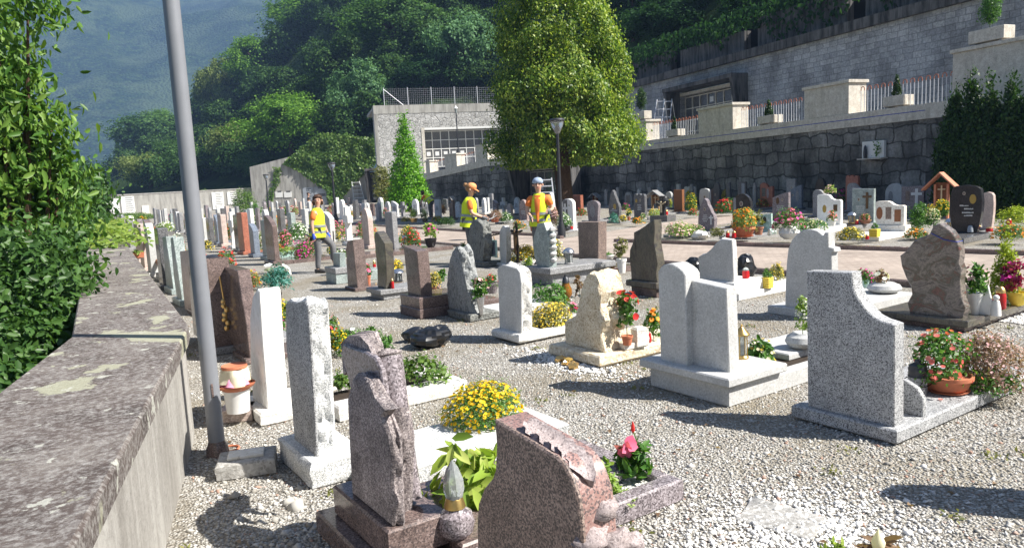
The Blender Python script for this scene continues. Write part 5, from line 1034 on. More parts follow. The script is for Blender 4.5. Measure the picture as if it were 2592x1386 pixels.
t = T('round-topped grey stone just off the right edge, casting a long shadow', (2700, 1300, .05), [], [])
t.location = (4.16, 1.2, 0); MB().prism([(y, z+.08) for y, z in outline('round', .42, 1.05)], 0, .12, 'x', .008).build('headstone', 'mid_grey', t); MB().box(-.06, 1.6, -.06, .48, 0, .08).build('slab', 'mid_grey', t)
# leaning dark timber cross among the row
p = gr(416, 705); t = thing('wooden_cross', 'dark timber cross leaning among the stones by the parapet', 'cross', p, ROT)
bpy.context.view_layer.update(); q = [lp(t, a, b, .0) for a, b in ((418, 690), (385, 640), (360, 598), (388, 640), (392, 690))]
m = MB(); m.tube([(0, *q[0]), (0, *q[1]), (0, *q[2])], .055, 6); m.tube([(0.02, *q[3]), (.02, *q[4]), (.02, q[4][0], 0)], .05, 6); m.build('beams', 'wood', t); MB().box(-.1, .5, -.3, .4, 0, .12).build('plinth', 'mid_grey', t)
# iron crucifix
p = gr(1312, 676, 0); t = thing('iron_crucifix', 'slender dark iron crucifix on a small grey block, before the yellow flowers', 'crucifix', p, ROT); s = dep(p)/F; hh = 112*s
MB().box(-.08, .12, -.11, .11, 0, .09).build('plinth', 'mid_grey', t); m = MB(); m.tube([(0, 0, .09), (.02, .01, hh*.35), (0, -.01, hh*.6), (0, 0, hh)], [.04, .03, .028, .024], 7); m.tube([(0, .19, hh*.83), (.01, .05, hh*.79), (0, -.06, hh*.8), (0, -.19, hh*.83)], [.02, .026, .026, .02], 6); m.build('cross', 'iron', t)
m = MB(); m.tube([(-.045, 0, hh*.3), (-.05, .005, hh*.48), (-.045, 0, hh*.66), (-.05, 0, hh*.76)], [.018, .028, .036, .03], 8); m.ball((-.06, 0, hh*.8), .03); m.tube([(-.04, .15, hh*.82), (-.05, .03, hh*.74), (-.05, -.03, hh*.74), (-.04, -.15, hh*.82)], .014, 6); m.build('figure', 'bronze', t)
# ================================================================== stones across the path, facing us: (label, material, outline, left px, right px, base py, top py, z0, th, deco, slab)
RB = 9.
def front(label, mat, kind, l, r, by, ty, z0=.12, th=.11, deco=(), slab=None, rough=0., rot=RB, cat='gravestone', name='gravestone', plinth=None, group=None):
    wpx = r-l; side = min(.3*wpx, 6+wpx*.06)
    by = keep_in((l+r)/2, by, z0); p = gr(r-side, by, z0); s = dep(p)/F
    if slab is None: slab = (-1.45, .12, .06, z0-.02 if z0 > .06 else .05, 'mid_grey', 'soil')
    pl = ((-.06, th+.08, -.06, .06, 0, z0, plinth or mat),) if z0 > .02 else ()
    return grave(label, mat, kind, (r-side, by), (l, by), ((l+r)/2-side, ty), z0, th, rough, 0, plinth=pl, slab=slab, deco=deco, rot=rot, name=name, cat=cat, group=group)
TX = lambda s, w, ww, n, m='plaque_white': ('text', s, w, ww, n, m)
for a in [
 ('lilac-grey lobed stone with small oval portrait and thin cross, right of the path', 'purple_grey', 'drop', 1767, 1818, 582, 502, .1, .14, (('photo', .42, .66, .09), TX(.45, .45, .4, 4), ('cross', .8, .35, .3, 'plaque_white'))),
 ('black round-topped stone with white oval portrait behind the orange-flowered bowl', 'black_stone', 'round', 1854, 1910, 570, 490, .1, .12, (('photo', .5, .68, .12), TX(.5, .42, .6, 3), ('panel', .14, .62, .14, .5, 'mid_grey'))),
 ('pale stone with rounded sloping right shoulder behind the lilac-grey one', 'pale_grey', 'barrel', 1770, 1804, 530, 477, .1, .14, (('photo', .55, .6, .12),)),
 ('pale double-arched stone behind the tall yellow flowers', 'pale_grey', 'twin', 1732, 1767, 508, 472, .1, .14, ()),
 ('dark brown stone with bright right edge beside the olive bush', 'brown', 'slantr', 1799, 1828, 505, 470, .1, .14, (('photo', .55, .55, .12),)),
 ('small dark round stone just behind the brown one with bright edge', 'dark_grey', 'round', 1806, 1828, 494, 462, .1, .14, ()),
 ('dark grey stone with a pale blue-white figure panel', 'dark_grey', 'slim', 1867, 1896, 496, 460, .1, .14, (('panel', .68, .55, .35, .75, 'plaque_grey'),)),
 ('rust red stone in two stepped halves', 'rust', 'step', 1924, 1964, 520, 462, .12, .16, (('panel', .3, .6, .3, .35, 'dark_grey'), ('oval', .62, .55, .1, .2, 'pink_carved'))),
 ('violet-brown round-shouldered stone with two oval plaques', 'purple_grey', 'slantr', 1955, 2005, 552, 487, .1, .13, (('oval', .33, .68, .1, .13, 'bronze'), ('photo', .62, .72, .09), TX(.48, .45, .6, 3))),
 ('dark blue-grey stone with diamond-shaped relief', 'blue_grey', 'slantr', 2002, 2037, 524, 468, .1, .14, (('oval', .6, .5, .15, .26, 'mid_grey'), ('photo', .2, .55, .1))),
 ('small dark stone standing just left behind the blue-grey one', 'mid_grey', 'slim', 1990, 2022, 500, 453, .08, .14, (('photo', .6, .7, .1),)),
 ('dark oval stone with a glowing gold inset behind the pink-white bouquet', 'black_stone', 'round', 2063, 2096, 490, 451, .08, .16, (('oval', .3, .35, .12, .14, 'gold'),)),
 ('grey stone with a double-curved top behind the white stepped stone', 'mid_grey', 'lowarch', 2057, 2110, 545, 480, .1, .15, ()),
 ('white stone with curved step, gold oval and small red picture', 'white_marble', 'swoop', 2068, 2138, 568, 492, .16, .12, (('oval', .32, .52, .08, .13, 'paint_gold'), ('panel', .78, .55, .16, .22, 'bronze')), (-1.2, .1, .1, .13, 'white_marble')),
 ('brown rounded stone with rough white left edge before the dark wall', 'rust', 'twin', 2140, 2180, 480, 443, .08, .16, (('photo', .4, .6, .1),)),
 ('grey stone with wavy shouldered top behind the grey cross-bearing one', 'mid_grey', 'lowarch', 2143, 2199, 532, 463, .1, .15, (TX(.55, .8, .5, 1),)),
 ('flat grey stone with slim bronze cross and small portrait', 'green_grey', 'rect', 2156, 2221, 562, 478, .12, .12, (('photo', .32, .68, .08), ('cross', .7, .7, .5, 'bronze'), TX(.4, .46, .5, 4))),
 ('pale arched stone with oval emblem behind the dark granite with white cross', 'pale_grey', 'round', 2240, 2296, 522, 464, .1, .14, (('oval', .3, .45, .12, .25, 'mid_grey'),)),
 ('dark granite stone bearing a white cross and a portrait', 'purple_grey', 'rect', 2281, 2348, 536, 471, .1, .12, (('panel', .28, .62, .18, .36, 'photo'), ('cross', .68, .6, .75, 'plaque_white'), TX(.25, .22, .3, 2))),
 ('narrow dark stone between the white-cross granite and the wooden shrine', 'dark_grey', 'rect', 2345, 2374, 520, 472, .1, .14, (('panel', .5, .3, .4, .4, 'plaque_grey'),)),
 ('white curved stone with brown portraits and gold square, on a rounded base', 'cream', 'swoop', 2216, 2299, 570, 509, .24, .14, (('oval', .14, .5, .11, .26, 'wood'), ('panel', .46, .5, .2, .5, 'photo'), ('panel', .78, .4, .22, .5, 'wood')), (-1.5, .25, .12, .1, 'white_marble')),
 ('largest black granite stone, barrel-sided, with gold flower and white lettering', 'black_stone', 'barrel', 2401, 2496, 588, 468, .14, .14, (('photo', .45, .82, .06), ('oval', .72, .7, .1, .1, 'paint_gold'), TX(.45, .55, .35, 1), TX(.6, .48, .4, 1), TX(.58, .4, .4, 2)), (-1.2, .2, .1, .12, 'dark_grey')),
 ('plain pinkish slab stone tucked behind the largest black granite', 'pink_beige', 'barrel', 2482, 2522, 576, 486, .12, .14, ()),
 ('pale round-topped stone with a portrait, rightmost of a pair by the hedge', 'pale_grey', 'round', 2494, 2542, 530, 447, .12, .16, (('photo', .45, .72, .1),)),
 ('pale stone with half-round top, left of the pair by the hedge', 'pale_grey', 'slantr', 2468, 2497, 530, 450, .12, .14, ()),
 ('low pale green marble plate with dark oval portrait', 'green_marble', 'slantr', 1908, 1962, 584, 540, .1, .06, (('oval', .62, .62, .1, .2, 'black_stone'),)),
 ('white arched stone with dark panel and slim white cross, beside the central lamp post', 'white_marble', 'arch', 1425, 1460, 580, 503, .08, .14, (('panel', .3, .62, .4, .7, 'dark_grey'), ('cross', .3, .62, .55, 'plaque_white'), ('photo', .68, .78, .06))),
 ('violet-grey stone with engraved tree behind the tall brown slab', 'purple_grey', 'taper', 1486, 1524, 562, 507, .12, .13, (('oval', .5, .5, .2, .28, 'mid_grey'),)),
 ('pinkish block stone behind the red begonias', 'rust', 'rect', 1450, 1478, 532, 494, .1, .2, ()),
 ('dark curved stone with pointed top and white lettering', 'dark_grey', 'drop', 1541, 1576, 550, 481, .12, .14, (('oval', .6, .4, .14, .1, 'paint_gold'), TX(.5, .3, .6, 2))),
 ('grey round stone with dark arch panel behind the magenta flowers', 'mid_grey', 'round', 1581, 1607, 512, 486, .08, .14, (('panel', .5, .45, .6, .6, 'dark_grey'),)),
 ('dark twin-lobed stone with portrait and gold flower', 'dark_grey', 'twin', 1605, 1641, 550, 490, .12, .14, (('photo', .6, .72, .1), ('oval', .25, .7, .1, .08, 'paint_gold'), TX(.5, .5, .4, 4))),
 ('pale stone with round top and flower wreath near the wood-brown slab', 'pale_grey', 'round', 1684, 1708, 524, 485, .1, .14, (('photo', .5, .6, .14),)),
 ('reddish wood-like upright slab with grey right edge', 'wood', 'rect', 1706, 1735, 534, 480, .1, .16, ()),
 ('pale arched stone right behind the stepladder', 'white_granite', 'round', 1389, 1404, 560, 488, .08, .16, ()),
 ]: front(*a)
for lab, l, r, by, ty, mt in (('grave shrine with small tiled roof over a crucifix', 1638, 1682, 534, 481, 'pale_wood'), ('orange-roofed wooden grave shrine with carved crucifix', 2350, 2414, 556, 436, 'roof_wood'), ('small dark-roofed wooden shrine behind the violet-grey stone', 1495, 1520, 520, 488, 'wood'), ('tiny dark slanted shrine roof before the far dark wall', 1140, 1152, 520, 496, 'wood')):
    by = keep_in((l+r)/2, by); p = gr((l+r)/2, by); s = dep(p)/F; t = thing('wooden_shrine', lab, 'shrine', p, RB+6); w_, h = (r-l)*s, (by-ty)*s; dk_ = 'mid_grey' if 'tiled' in lab or 'dark' in lab else mt
    m = MB(); m.box(-.06, .06, -w_*.26, -w_*.19, 0, h*.75, .004); m.box(-.06, .06, w_*.19, w_*.26, 0, h*.75, .004); m.build('posts', mt, t); MB().box(.06, .09, -w_*.24, w_*.24, h*.35, h*.78, .002).build('back_board', 'wood', t)
    m = MB()
    for q in (-1, 1): m.add([(-.28, 0, h), (.16, 0, h), (.16, q*w_*.62, h*.66), (-.28, q*w_*.62, h*.66), (-.28, 0, h-.05), (.16, 0, h-.05), (.16, q*w_*.62, h*.66-.05), (-.28, q*w_*.62, h*.66-.05)], [(0, 1, 2, 3), (4, 7, 6, 5), (0, 3, 7, 4), (3, 2, 6, 7), (1, 5, 6, 2)])
    m.build('roof', dk_, t, 0); m = MB(); m.tube([(-.02, 0, h*.36), (-.02, 0, h*.72)], .02, 6); m.tube([(-.02, -w_*.14, h*.64), (-.02, w_*.14, h*.64)], .018, 6); m.build('crucifix', 'corpus', t)
p = gr(1676, 560); s = dep(p)/F; t = thing('dark_crucifix', 'dark stone cross with pale figure on a dark block', 'cross', p, RB); hh = 64*s; m = MB(); m.box(0, .1, -.1, .1, .2, hh, .004); m.box(.001, .099, -.28, .28, hh*.6, hh*.6+.2, .004); m.build('cross', 'black_stone', t); m = MB(); m.tube([(-.03, 0, hh*.35), (-.03, 0, hh*.7)], .035, 8); m.tube([(-.03, -.2, hh*.76), (-.03, 0, hh*.66), (-.03, .2, hh*.76)], .02, 6); m.ball((-.04, 0, hh*.76), .04); m.build('figure', 'corpus', t); MB().box(-.2, .3, -.4, .4, 0, .22).build('plinth', 'dark_grey', t)
p = gr(1669, 496, .6); s = dep(p)/F; t = thing('angel_statue', 'small pale blue-grey angel statue on a stone behind the roofed shrine', 'statue', (p.x, p.y, 0)); MB().box(-.2, .2, -.2, .2, 0, .6).build('pedestal', 'mid_grey', t); m = MB(); m.lathe([(.14, .6), (.12, .75), (.09, .95), (.1, 1.02), (.03, 1.08)], 12); m.ball((0, 0, 1.14), .07); m.build('figure', 'plaque_grey', t)
m = MB()
for q in (-1, 1): m.prism([(q*.05, .8), (q*.22, .85), (q*.2, 1.05), (q*.06, 1.0)], .05, .08, 'x', .004)
m.build('wings', 'plaque_grey', t)
# mid rows left of the central lamp post, facing us
COL = {'pale_grey': 'pale grey', 'white_marble': 'white', 'mid_grey': 'grey', 'dark_grey': 'dark grey', 'brown': 'brown', 'purple_grey': 'purplish', 'rust': 'rust red', 'pink_beige': 'pinkish', 'green_grey': 'greenish grey', 'blue_grey': 'bluish', 'black_stone': 'black', 'mottled': 'mottled pinkish', 'white_granite': 'white flecked', 'rock': 'rough rock', 'wavy_brown': 'streaked brown', 'cream': 'cream', 'yellow_stone': 'sandy'}
SHP = {'rect': 'square-topped', 'slim': 'straight', 'round': 'round-topped', 'arch': 'low-arched', 'pointed': 'peaked', 'slant': 'slant-topped', 'slantr': 'sloping-topped', 'taper': 'tapering', 'shoulder': 'shouldered', 'wave': 'wavy', 'drop': 'lobed', 'rock': 'jagged', 'menhir': 'boulder-like', 'cross': 'cross-shaped', 'twin': 'double-topped', 'step': 'stepped', 'swoop': 'curved', 'lowarch': 'curved', 'barrel': 'bulging', 'flame': 'flame-shaped'}
ORD = 'first second third fourth fifth sixth seventh eighth ninth tenth eleventh twelfth thirteenth fourteenth fifteenth sixteenth seventeenth eighteenth nineteenth twentieth'.split(); ORD += ['twenty-'+x for x in ORD[:9]]+['thirtieth']+['thirty-'+x for x in ORD[:9]]+['fortieth']+['forty-'+x for x in ORD[:9]]
MID = [(868, 880, 548, 516, 'dark_grey', 'round'), (881, 894, 547, 519, 'pale_grey', 'round'), (897, 908, 548, 514, 'rust', 'slim'), (910, 921, 546, 515, 'purple_grey', 'slant'), (923, 937, 545, 513, 'pale_grey', 'round'), (938, 949, 546, 515, 'brown', 'slim'), (957, 971, 545, 511, 'green_grey', 'rect'),
 (976, 990, 546, 510, 'pale_grey', 'round'), (992, 1012, 547, 509, 'white_granite', 'slant'), (1010, 1034, 548, 511, 'mid_grey', 'cross'), (1044, 1063, 543, 504, 'white_marble', 'round'), (1062, 1074, 538, 507, 'dark_grey', 'pointed'), (1074, 1089, 541, 512, 'pale_grey', 'slant'), (1086, 1101, 535, 504, 'purple_grey', 'round'), (1101, 1119, 549, 505, 'pale_grey', 'twin'), (1120, 1136, 530, 503, 'dark_grey', 'twin'), (1138, 1152, 553, 509, 'brown', 'slantr'), (1152, 1169, 548, 511, 'white_granite', 'shoulder'),
 (1220, 1231, 538, 501, 'white_marble', 'round'), (1229, 1239, 536, 500, 'white_granite', 'slim'), (1238, 1251, 528, 490, 'mid_grey', 'slim'), (1248, 1263, 541, 506, 'purple_grey', 'slant'), (1267, 1286, 545, 500, 'pale_grey', 'cross'), (1284, 1298, 545, 515, 'pink_beige', 'round'), (1302, 1319, 540, 499, 'white_granite', 'pointed'), (1315, 1342, 556, 505, 'mottled', 'menhir'), (1345, 1353, 545, 496, 'cream', 'slim')]
for i, (l, r, by, ty, mt, k) in enumerate(MID):
    front(f'{COL[mt]} {SHP[k]} headstone, {ORD[i]} from the left, before the far dark wall', mt, k, l, r, by, ty, .08, .14, (('photo', .5, .66, .09), TX(.5, .42, .55, 3)) if i % 2 else (TX(.5, .6, .6, 4, 'ink'),), (-1.3, .1, .05, .07, 'mid_grey', 'soil') if i % 3 else (-1.3, .1, .05, .09, 'dark_grey'), group='headstones in rows left of the central lamp post')
BACKROW = [(1180, 1192, 506, 'dark_grey', 'slim'), (1200, 1212, 500, 'mid_grey', 'round'), (1530, 1540, 478, 'mid_grey', 'round'), (1560, 1570, 474, 'mid_grey', 'slim'), (1612, 1626, 478, 'pale_grey', 'round'), (1640, 1652, 474, 'mid_grey', 'slim'), (1712, 1724, 466, 'pale_grey', 'slim'), (1745, 1757, 466, 'mid_grey', 'round'), (1838, 1852, 462, 'dark_grey', 'slim'), (1905, 1917, 462, 'mid_grey', 'round')]
for i, (l, r, ty, mt, k) in enumerate(BACKROW): front(f'{COL[mt]} {SHP[k]} headstone, {ORD[i]} from the left along the dark retaining wall', mt, k, l, r, ty+38, ty, .05, .14, (), (-.9, .1, .05, .06, 'mid_grey'), group='headstones along the foot of the dark retaining wall')
# right-hand rows seen end on: rows run away from us
def back_row(rowname, X, ents, y0, dy, seed, side=1, slabL=1.45):
    rg = random.Random(seed); y = y0
    for i, (mt, k) in enumerate(ents):
        W = rg.uniform(.42, .6); hh = rg.uniform(.82, 1.12); th = rg.uniform(.12, .2); x = X+rg.uniform(-.12, .12)
        if k == 'cross': W, hh = .42, 1.1
        t = thing('gravestone', f'{COL[mt]} {SHP[k]} headstone, {ORD[i]} from the near end, {rowname}', 'gravestone', (x, y, 0), ROT+rg.uniform(-3, 3), rowname)
        far = y > 45
        MB().prism([(a, b+.1) for a, b in outline(k, W, hh)], 0, th, 'x', 0 if far else .01).build('headstone', mt, t); MB().box(-.06, th+.3, -.05, W+.05, 0, .1, 0 if far else .01).build('plinth', mt, t)
        if not far or i % 2: MB().box(th+.3, slabL, -.06, W+.06, 0, .09, 0).build('slab', 'mid_grey' if i % 3 else mt, t)
        if i % 3 != 1:
            fc = rg.choice(['petal_red', 'petal_yellow', 'petal_pink', 'petal_white', 'petal_orange', 'petal_magenta']); cn = fc[6:]
            q = (x+rg.uniform(.45, .75), y+rg.uniform(-.05, .4), .08); s = dep(q)/F
            plant(f'{cn} flowers on the {ORD[i]} grave from the near end, {rowname}', 0, 0, .55/s*rg.uniform(.8, 1.25), .55/s*rg.uniform(.7, 1.2), rg.choice(['leaf_green', 'leaf_light', 'leaf_olive']), fc, None, at=q, sc=s, flden=1.3, flsize=1.3, group='flowers of the '+rowname)
        if i % 2 and y < 42:
            fc = rg.choice(['petal_red', 'petal_gold', 'petal_pink', 'petal_white', 'petal_coral']); q = (x+rg.uniform(1., 1.3), y+rg.uniform(0, .4), .08); s = dep(q)/F
            plant(f'{fc[6:]} bouquet farther along the {ORD[i]} slab from the near end, {rowname}', 0, 0, .45/s, .55/s, 'leaf_green', fc, None, at=q, sc=s, flden=1.6, flsize=1.5, group='flowers of the '+rowname)
        y += dy*rg.uniform(.88, 1.15)*(1 if y < 45 else 1.35)
S2 = lambda s: [tuple(x.split('.')) for x in s.replace('P', 'pale_grey').replace('M', 'mid_grey').replace('D', 'dark_grey').replace('B', 'brown').replace('U', 'purple_grey').replace('R', 'rust').replace('K', 'pink_beige').replace('N', 'green_grey').replace('E', 'blue_grey').replace('W', 'white_marble').replace('X', 'wavy_brown').split()]
back_row('parapet row', 1.12, S2('D.slim M.round P.round K.slim B.slant K.slim U.slim P.slim P.round M.slim W.slim U.round M.slim E.slim P.slant M.round P.slim D.slim U.slant P.round M.slim E.round D.slim P.slim M.slim U.slim'), 15.3, 1.55, 1)
back_row('second row', 3.85, S2('B.slant N.slim E.slant R.slim D.slim W.cross K.slim E.slant D.slim P.slim K.slant B.slim M.round P.slim U.slim M.slim P.round D.slim N.slim M.slant P.slim U.round M.slim P.slim D.round M.slim'), 18.2, 1.42, 2)
back_row('third row', 6.85, S2('M.slim K.round W.cross P.slant M.slim P.slim N.slim D.slim M.slim P.round U.slim W.slim N.rect M.slim P.slim K.slim D.slim P.cross M.round U.slim P.slim M.slant D.slim P.slim'), 18.4, 1.75, 3)
back_row('row beyond the path', 13.2, S2('M.round P.slim D.slim W.round U.slant M.slim P.twin K.slim M.round D.slim P.slim U.round M.slim P.slim'), 37, 2.2, 4)
back_row('far row beyond the path', 16.4, S2('P.round M.slim U.slim W.slim D.round M.slim P.slim K.round M.slim P.slant U.slim'), 46, 2.5, 5)
# ================================================================== lamps, ladders, tools
def zat(px, py, P_): d = dep(P_); return H+ray(px, py).z*d
p = gr(552, 1150); lp0 = thing('street_lamp', 'tall plain grey lamp pole standing close by the parapet, running out of the top', 'street lamp', p)
MB().lathe([(.052, 0), (.05, 2.5), (.048, 6.2)], 24).build('pole', 'lamp_pole', lp0); MB().lathe([(.075, -.02), (.07, .05), (.055, .09), (.052, .1)], 18).build('base_collar', 'brown', lp0)
MB().tube([(0, 0, 6.15), (.1, -.05, 6.35), (.7, -.4, 6.45)], .03, 8).build('arm', 'lamp_grey', lp0); MB().ball((.95, -.55, 6.42), .3, 14, 8, (1, .6, .3)).build('lamp_head', 'lamp_grey', lp0)
MB().box(-.006, .006, -.056, -.04, .4, .5).build('rust_patch', 'brown', lp0)
b0, b1 = gr(548, 1221), gr(699, 1199); t = thing('cable_box', 'grey concrete cable box with a loose pale lid at the foot of the lamp pole', 'cable box', b0, math.degrees(math.atan2(b1.y-b0.y, b1.x-b0.x))); L_ = (b1-b0).length
MB().prism(resample([(0, 0), (L_, 0), (L_, .26), (0, .26)], .05), 0, .1, 'z', .01, .006, 3, 3).build('body', 'concrete', t); MB().box(L_*.18, L_*.8, .07, .21, .1, .118, .004).build('lid', 'cream', t)
t = thing('pot_saucer', 'terracotta ring half buried behind the cable box', 'saucer', gr(582, 1138)); MB().tube([(.06*math.cos(a*.35), .06*math.sin(a*.35), .01) for a in range(19)], .008, 6).build('rim', 'terracotta', t)
P0 = gr(1422, 600); lamp_post('black lamp post with clear cup-shaped globe, in front of the thuja', P0, zat(1406, 302, P0)-.46, .055, 'cup')
for lab, bx, by, tx, ty in (('thin dark lamp post before the ivy, far left of centre', 851, 563, 838, 411), ('small lamp post beside the climbing plant on the concrete wall', 682, 549, 671, 441)): P0 = gr(bx, by); lamp_post(lab, P0, zat(tx, ty, P0)-.46, .06, 'cup')
q = at(1163, 432, 65); lamp_post('old-fashioned lantern post on the terrace before the burial niches', q, zat(1158, 268, q)-q.z-.72, .06, 'lantern', 'dark_metal', q.z)
f = gr(912, 520); ladder('white step ladder leaning near the ivy-covered wall', f, at(900, 459, dep(f)+.9), 1.1, (.93, -.35, 0), 'plaque_white', 6, False)
f = gr(1388, 566); ladder('aluminium stepladder standing behind the man with the blue bandana', f, at(1381, 451, dep(f)+.5), .62, (.87, -.49, 0), 'alu', 7)
for lab, x in (('left aluminium stepladder on the terrace behind the railing', 1656), ('right aluminium stepladder on the terrace behind the railing', 1676)):
    q = at(x, 322, 47); ladder(lab, (q.x, q.y, 3.3), at(x+16, 251, 48), .6, (.87, -.49, 0), 'alu', 6)
p = gr(1263, 664); t = thing('garden_rake', 'upturned garden rake leaning by the menhir rock', 'rake', p); z = zat(1250, 598, p); e = at(1250, 598, dep(p))-Vector(p); MB().tube([(0, 0, 0), tuple(e)], .013, 6).build('handle', 'pale_wood', t); m = MB(); a = at(1216, 601, dep(p))-Vector(p); b = at(1274, 590, dep(p))-Vector(p); m.tube([tuple(a), tuple(b)], .016, 5)
for i in range(9): c = a.lerp(b, i/8); m.tube([tuple(c), tuple(c+Vector((.03, -.04, .03)))], .006, 4)
m.build('rake_head', 'iron', t)
t = thing('wooden_stake', 'thin wooden stake just right of the woman with the blue glove', 'stake', gr(850, 672)); MB().tube([(0, 0, 0), (0, .01, .55)], .018, 6).build('post', 'pale_wood', t); MB().tube([(0, .01, .5), (0, .0, .8)], .014, 6).build('tip', 'iron', t)
# rubbish bags
def bag(label, lumps, z0=0.):
    p = gr(lumps[0][0], lumps[0][1]); t = thing('rubbish_bag', label, 'bag', p); m = MB()
    for i, (x, y, w_, h) in enumerate(lumps):
        q = gr(x, y)-p; s = dep(gr(x, y))/F; n0 = len(m.v); m.ball((q.x, q.y, h*s*.48), w_*s*.5, 26, 18, (1, .8, h/w_*1.05), .0, i)
        for k in range(n0, len(m.v)):
            v = Vector(m.v[k]); c = Vector((q.x, q.y, h*s*.4)); d = v-c; f = 1+.22*noise.noise(v*7)+.13*(1-abs(noise.noise(v*17+Vector((3, 0, 0)))*2))-.08; v = c+d*f; m.v[k] = (v.x, v.y, max(v.z, .006))
    m.build('bag', 'black_plastic', t, 14); return t
bag('crumpled black rubbish bag lying on the gravel in the middle', [(1096, 876, 112, 52), (1050, 864, 60, 36)]); bag('black rubbish bag behind the white quarter-curved stone, right part', [(1888, 712, 56, 68)]); bag('black rubbish bag behind the white quarter-curved stone, left part', [(1757, 702, 70, 50)])
# ================================================================== grave goods: near
def flame_lamp(label, px, py, wb, hb, hg, z0, mat='purple_grey', scale=1.):
    p = gr(px, py, z0); s = dep(p)/F; r = wb*s*.5; t = thing('flame_lamp', label, 'lamp', p); h = hb*s
    MB().lathe([(r*.55, 0), (r*.9, h*.2), (r, h*.5), (r*.88, h*.8), (r*.55, h*.95), (r*.5, h)], 28).build('base', mat, t); MB().lathe([(r*.5, h), (r*.58, h*1.02), (r*.46, h*1.3), (r*.42, h*1.34)], 24).build('collar', 'brass', t)
    m = MB(); pr = [(r*.44, h*1.34), (r*.55, h*1.34+hg*s*.25), (r*.5, h*1.34+hg*s*.5), (r*.3, h*1.34+hg*s*.8), (.004, h*1.34+hg*s)]; m.lathe(pr, 18)
    for i, v in enumerate(m.v): k = 1+.09*((i*7) % 5-2)/2; m.v[i] = (v[0]*k, v[1]*k, v[2])
    m.build('glass_flame', 'clear_glass', t, 20); return t
flame_lamp('granite ball lamp with brass collar and glass flame, bottom centre', 1156, 1356, 96, 78, 95, .15); flame_lamp('small glass flame lamp beside the slim granite stone', 838, 990, 30, 12, 62, .12, 'cream')
plant('dense cushion of small yellow daisies on the speckled granite slab', 1222, 1062, 214, 98, 'leaf_green', 'petal_yellow', None, .12, flden=4.5, flsize=.72, leafsize=.55)
t = plant('variegated yellow-green leafy plant behind the glass flame lamp', 1185, 1296, 215, 215, 'leaf_aucuba', None, None, .05, leafsize=5.2, form='mound')
plant('green ivy bed framed by white marble kerbs', 1070, 966, 150, 78, 'leaf_ivy', None, None, .1, 'ivy_bed', 'ivy', leafsize=1.6); plant('tuft of ivy by the small glass flame lamp', 868, 985, 50, 45, 'leaf_ivy', None, None, .1, 'ivy_bed', 'ivy', leafsize=1.6)
plant('pink mandevilla with one open bloom over white chippings', 1612, 1214, 105, 95, 'leaf_green', None, None, .09, leafsize=3.2, form='upright'); plant('low green leafy plant at the left of the pink mandevilla', 1525, 1240, 75, 85, 'leaf_light', None, None, .09, leafsize=2.4, form='mound')
p = gr(1612, 1214, .09); s = dep(p)/F; t = thing('mandevilla_bloom', 'single large pink trumpet bloom with a red bud above it', 'flower', p); MB().tube([(0, 0, 0), (.02, -.02, 70*s), (.0, .02, 128*s)], .004, 5).build('stem', 'stem', t)
rg = np.random.default_rng(4); Q = np.tile(np.array([[-.055, .01, 92*s]]), (7, 1)); n = unit(rg.normal(size=(7, 3))*.35+np.array([-.5, -.6, .1])); V, f_ = leaves6(Q, n, .06, 1.25, 0, 5, .5); link('blossoms', npmesh('blossoms', V, f_), 'petal_pink', t, 0); MB().lathe([(.003, 120*s), (.011, 128*s), (.009, 140*s), (.001, 152*s)], 8, (0, .02)).build('bud', 'petal_red', t)
t = plant('pale silvery ground plant on the white chippings', 1580, 1262, 110, 16, 'leaf_light', None, None, .09, leafsize=.8)
p = gr(604, 1060); t = thing('brick_block', 'pinkish block carrying the white pot beside the lamp pole', 'block', p, -20); MB().box(-.12, .12, -.09, .12, 0, .1, .008).build('block', 'pink_beige', t)
p = gr(604, 1040, .1); s = dep(p)/F; t = thing('wrapped_pot', 'white pot with terracotta saucer and cloth-wrapped top, left of the white marble stone', 'pot', p)
MB().lathe([(28*s, 0), (32*s, 60*s), (33*s, 62*s), (.001, 60*s)], 24).build('pot', 'white_pot', t); MB().lathe([(30*s, 56*s), (44*s, 66*s), (47*s, 72*s), (40*s, 70*s), (.001, 64*s)], 26).build('saucer', 'terracotta', t)
m = MB(); m.lathe([(36*s, 70*s), (32*s, 78*s), (28*s, 88*s), (.001, 90*s)], 26)
for i, v in enumerate(m.v): k = 1+.16*math.sin(math.atan2(v[1], v[0])*5); m.v[i] = (v[0]*k, v[1]*k, v[2]+.01*math.sin(math.atan2(v[1], v[0])*5))
m.build('pink_cloth', 'pink_cloth', t, 80); m = MB(); m.lathe([(37*s, 78*s), (33*s, 94*s), (31*s, 112*s), (.001, 110*s)], 26)
for i, v in enumerate(m.v): a = math.atan2(v[1], v[0]); k = 1+.12*math.sin(a*4+v[2]*30); m.v[i] = (v[0]*k, v[1]*k, v[2]-(.05*max(0, math.sin(a*3)) if v[2] < 85*s else 0))
m.build('pale_cloth', 'cloth', t, 80); MB().lathe([(30*s, 112*s), (32*s, 114*s), (31*s, 120*s), (26*s, 118*s), (.001, 112*s)], 22).build('rim', 'terracotta', t)
lantern('brass hexagonal lantern with pointed roof on the pale double stone', 1878, 906, 40, 88, .232)
plant('yellow and cream primroses in the bed beside the brass lantern', 1925, 920, 76, 66, 'leaf_green', ['petal_gold', 'petal_cream'], None, .1, leafsize=2.2, flsize=1.5)
plant('stone bowl with a white-flowered arrangement and green wrap, half behind the big granite stone', 2032, 880, 50, 135, 'leaf_light', 'petal_white', ('ufo', 'pale_grey', 86, 40), .16, form='upright', leafsize=1.5)
plant('terracotta bowl full of coral-red crown-of-thorns flowers', 2398, 990, 170, 158, 'leaf_green', 'petal_coral', ('bowl', 'terracotta', 112, 44), .1, leafsize=1.45, flsize=1.1, flden=.8)
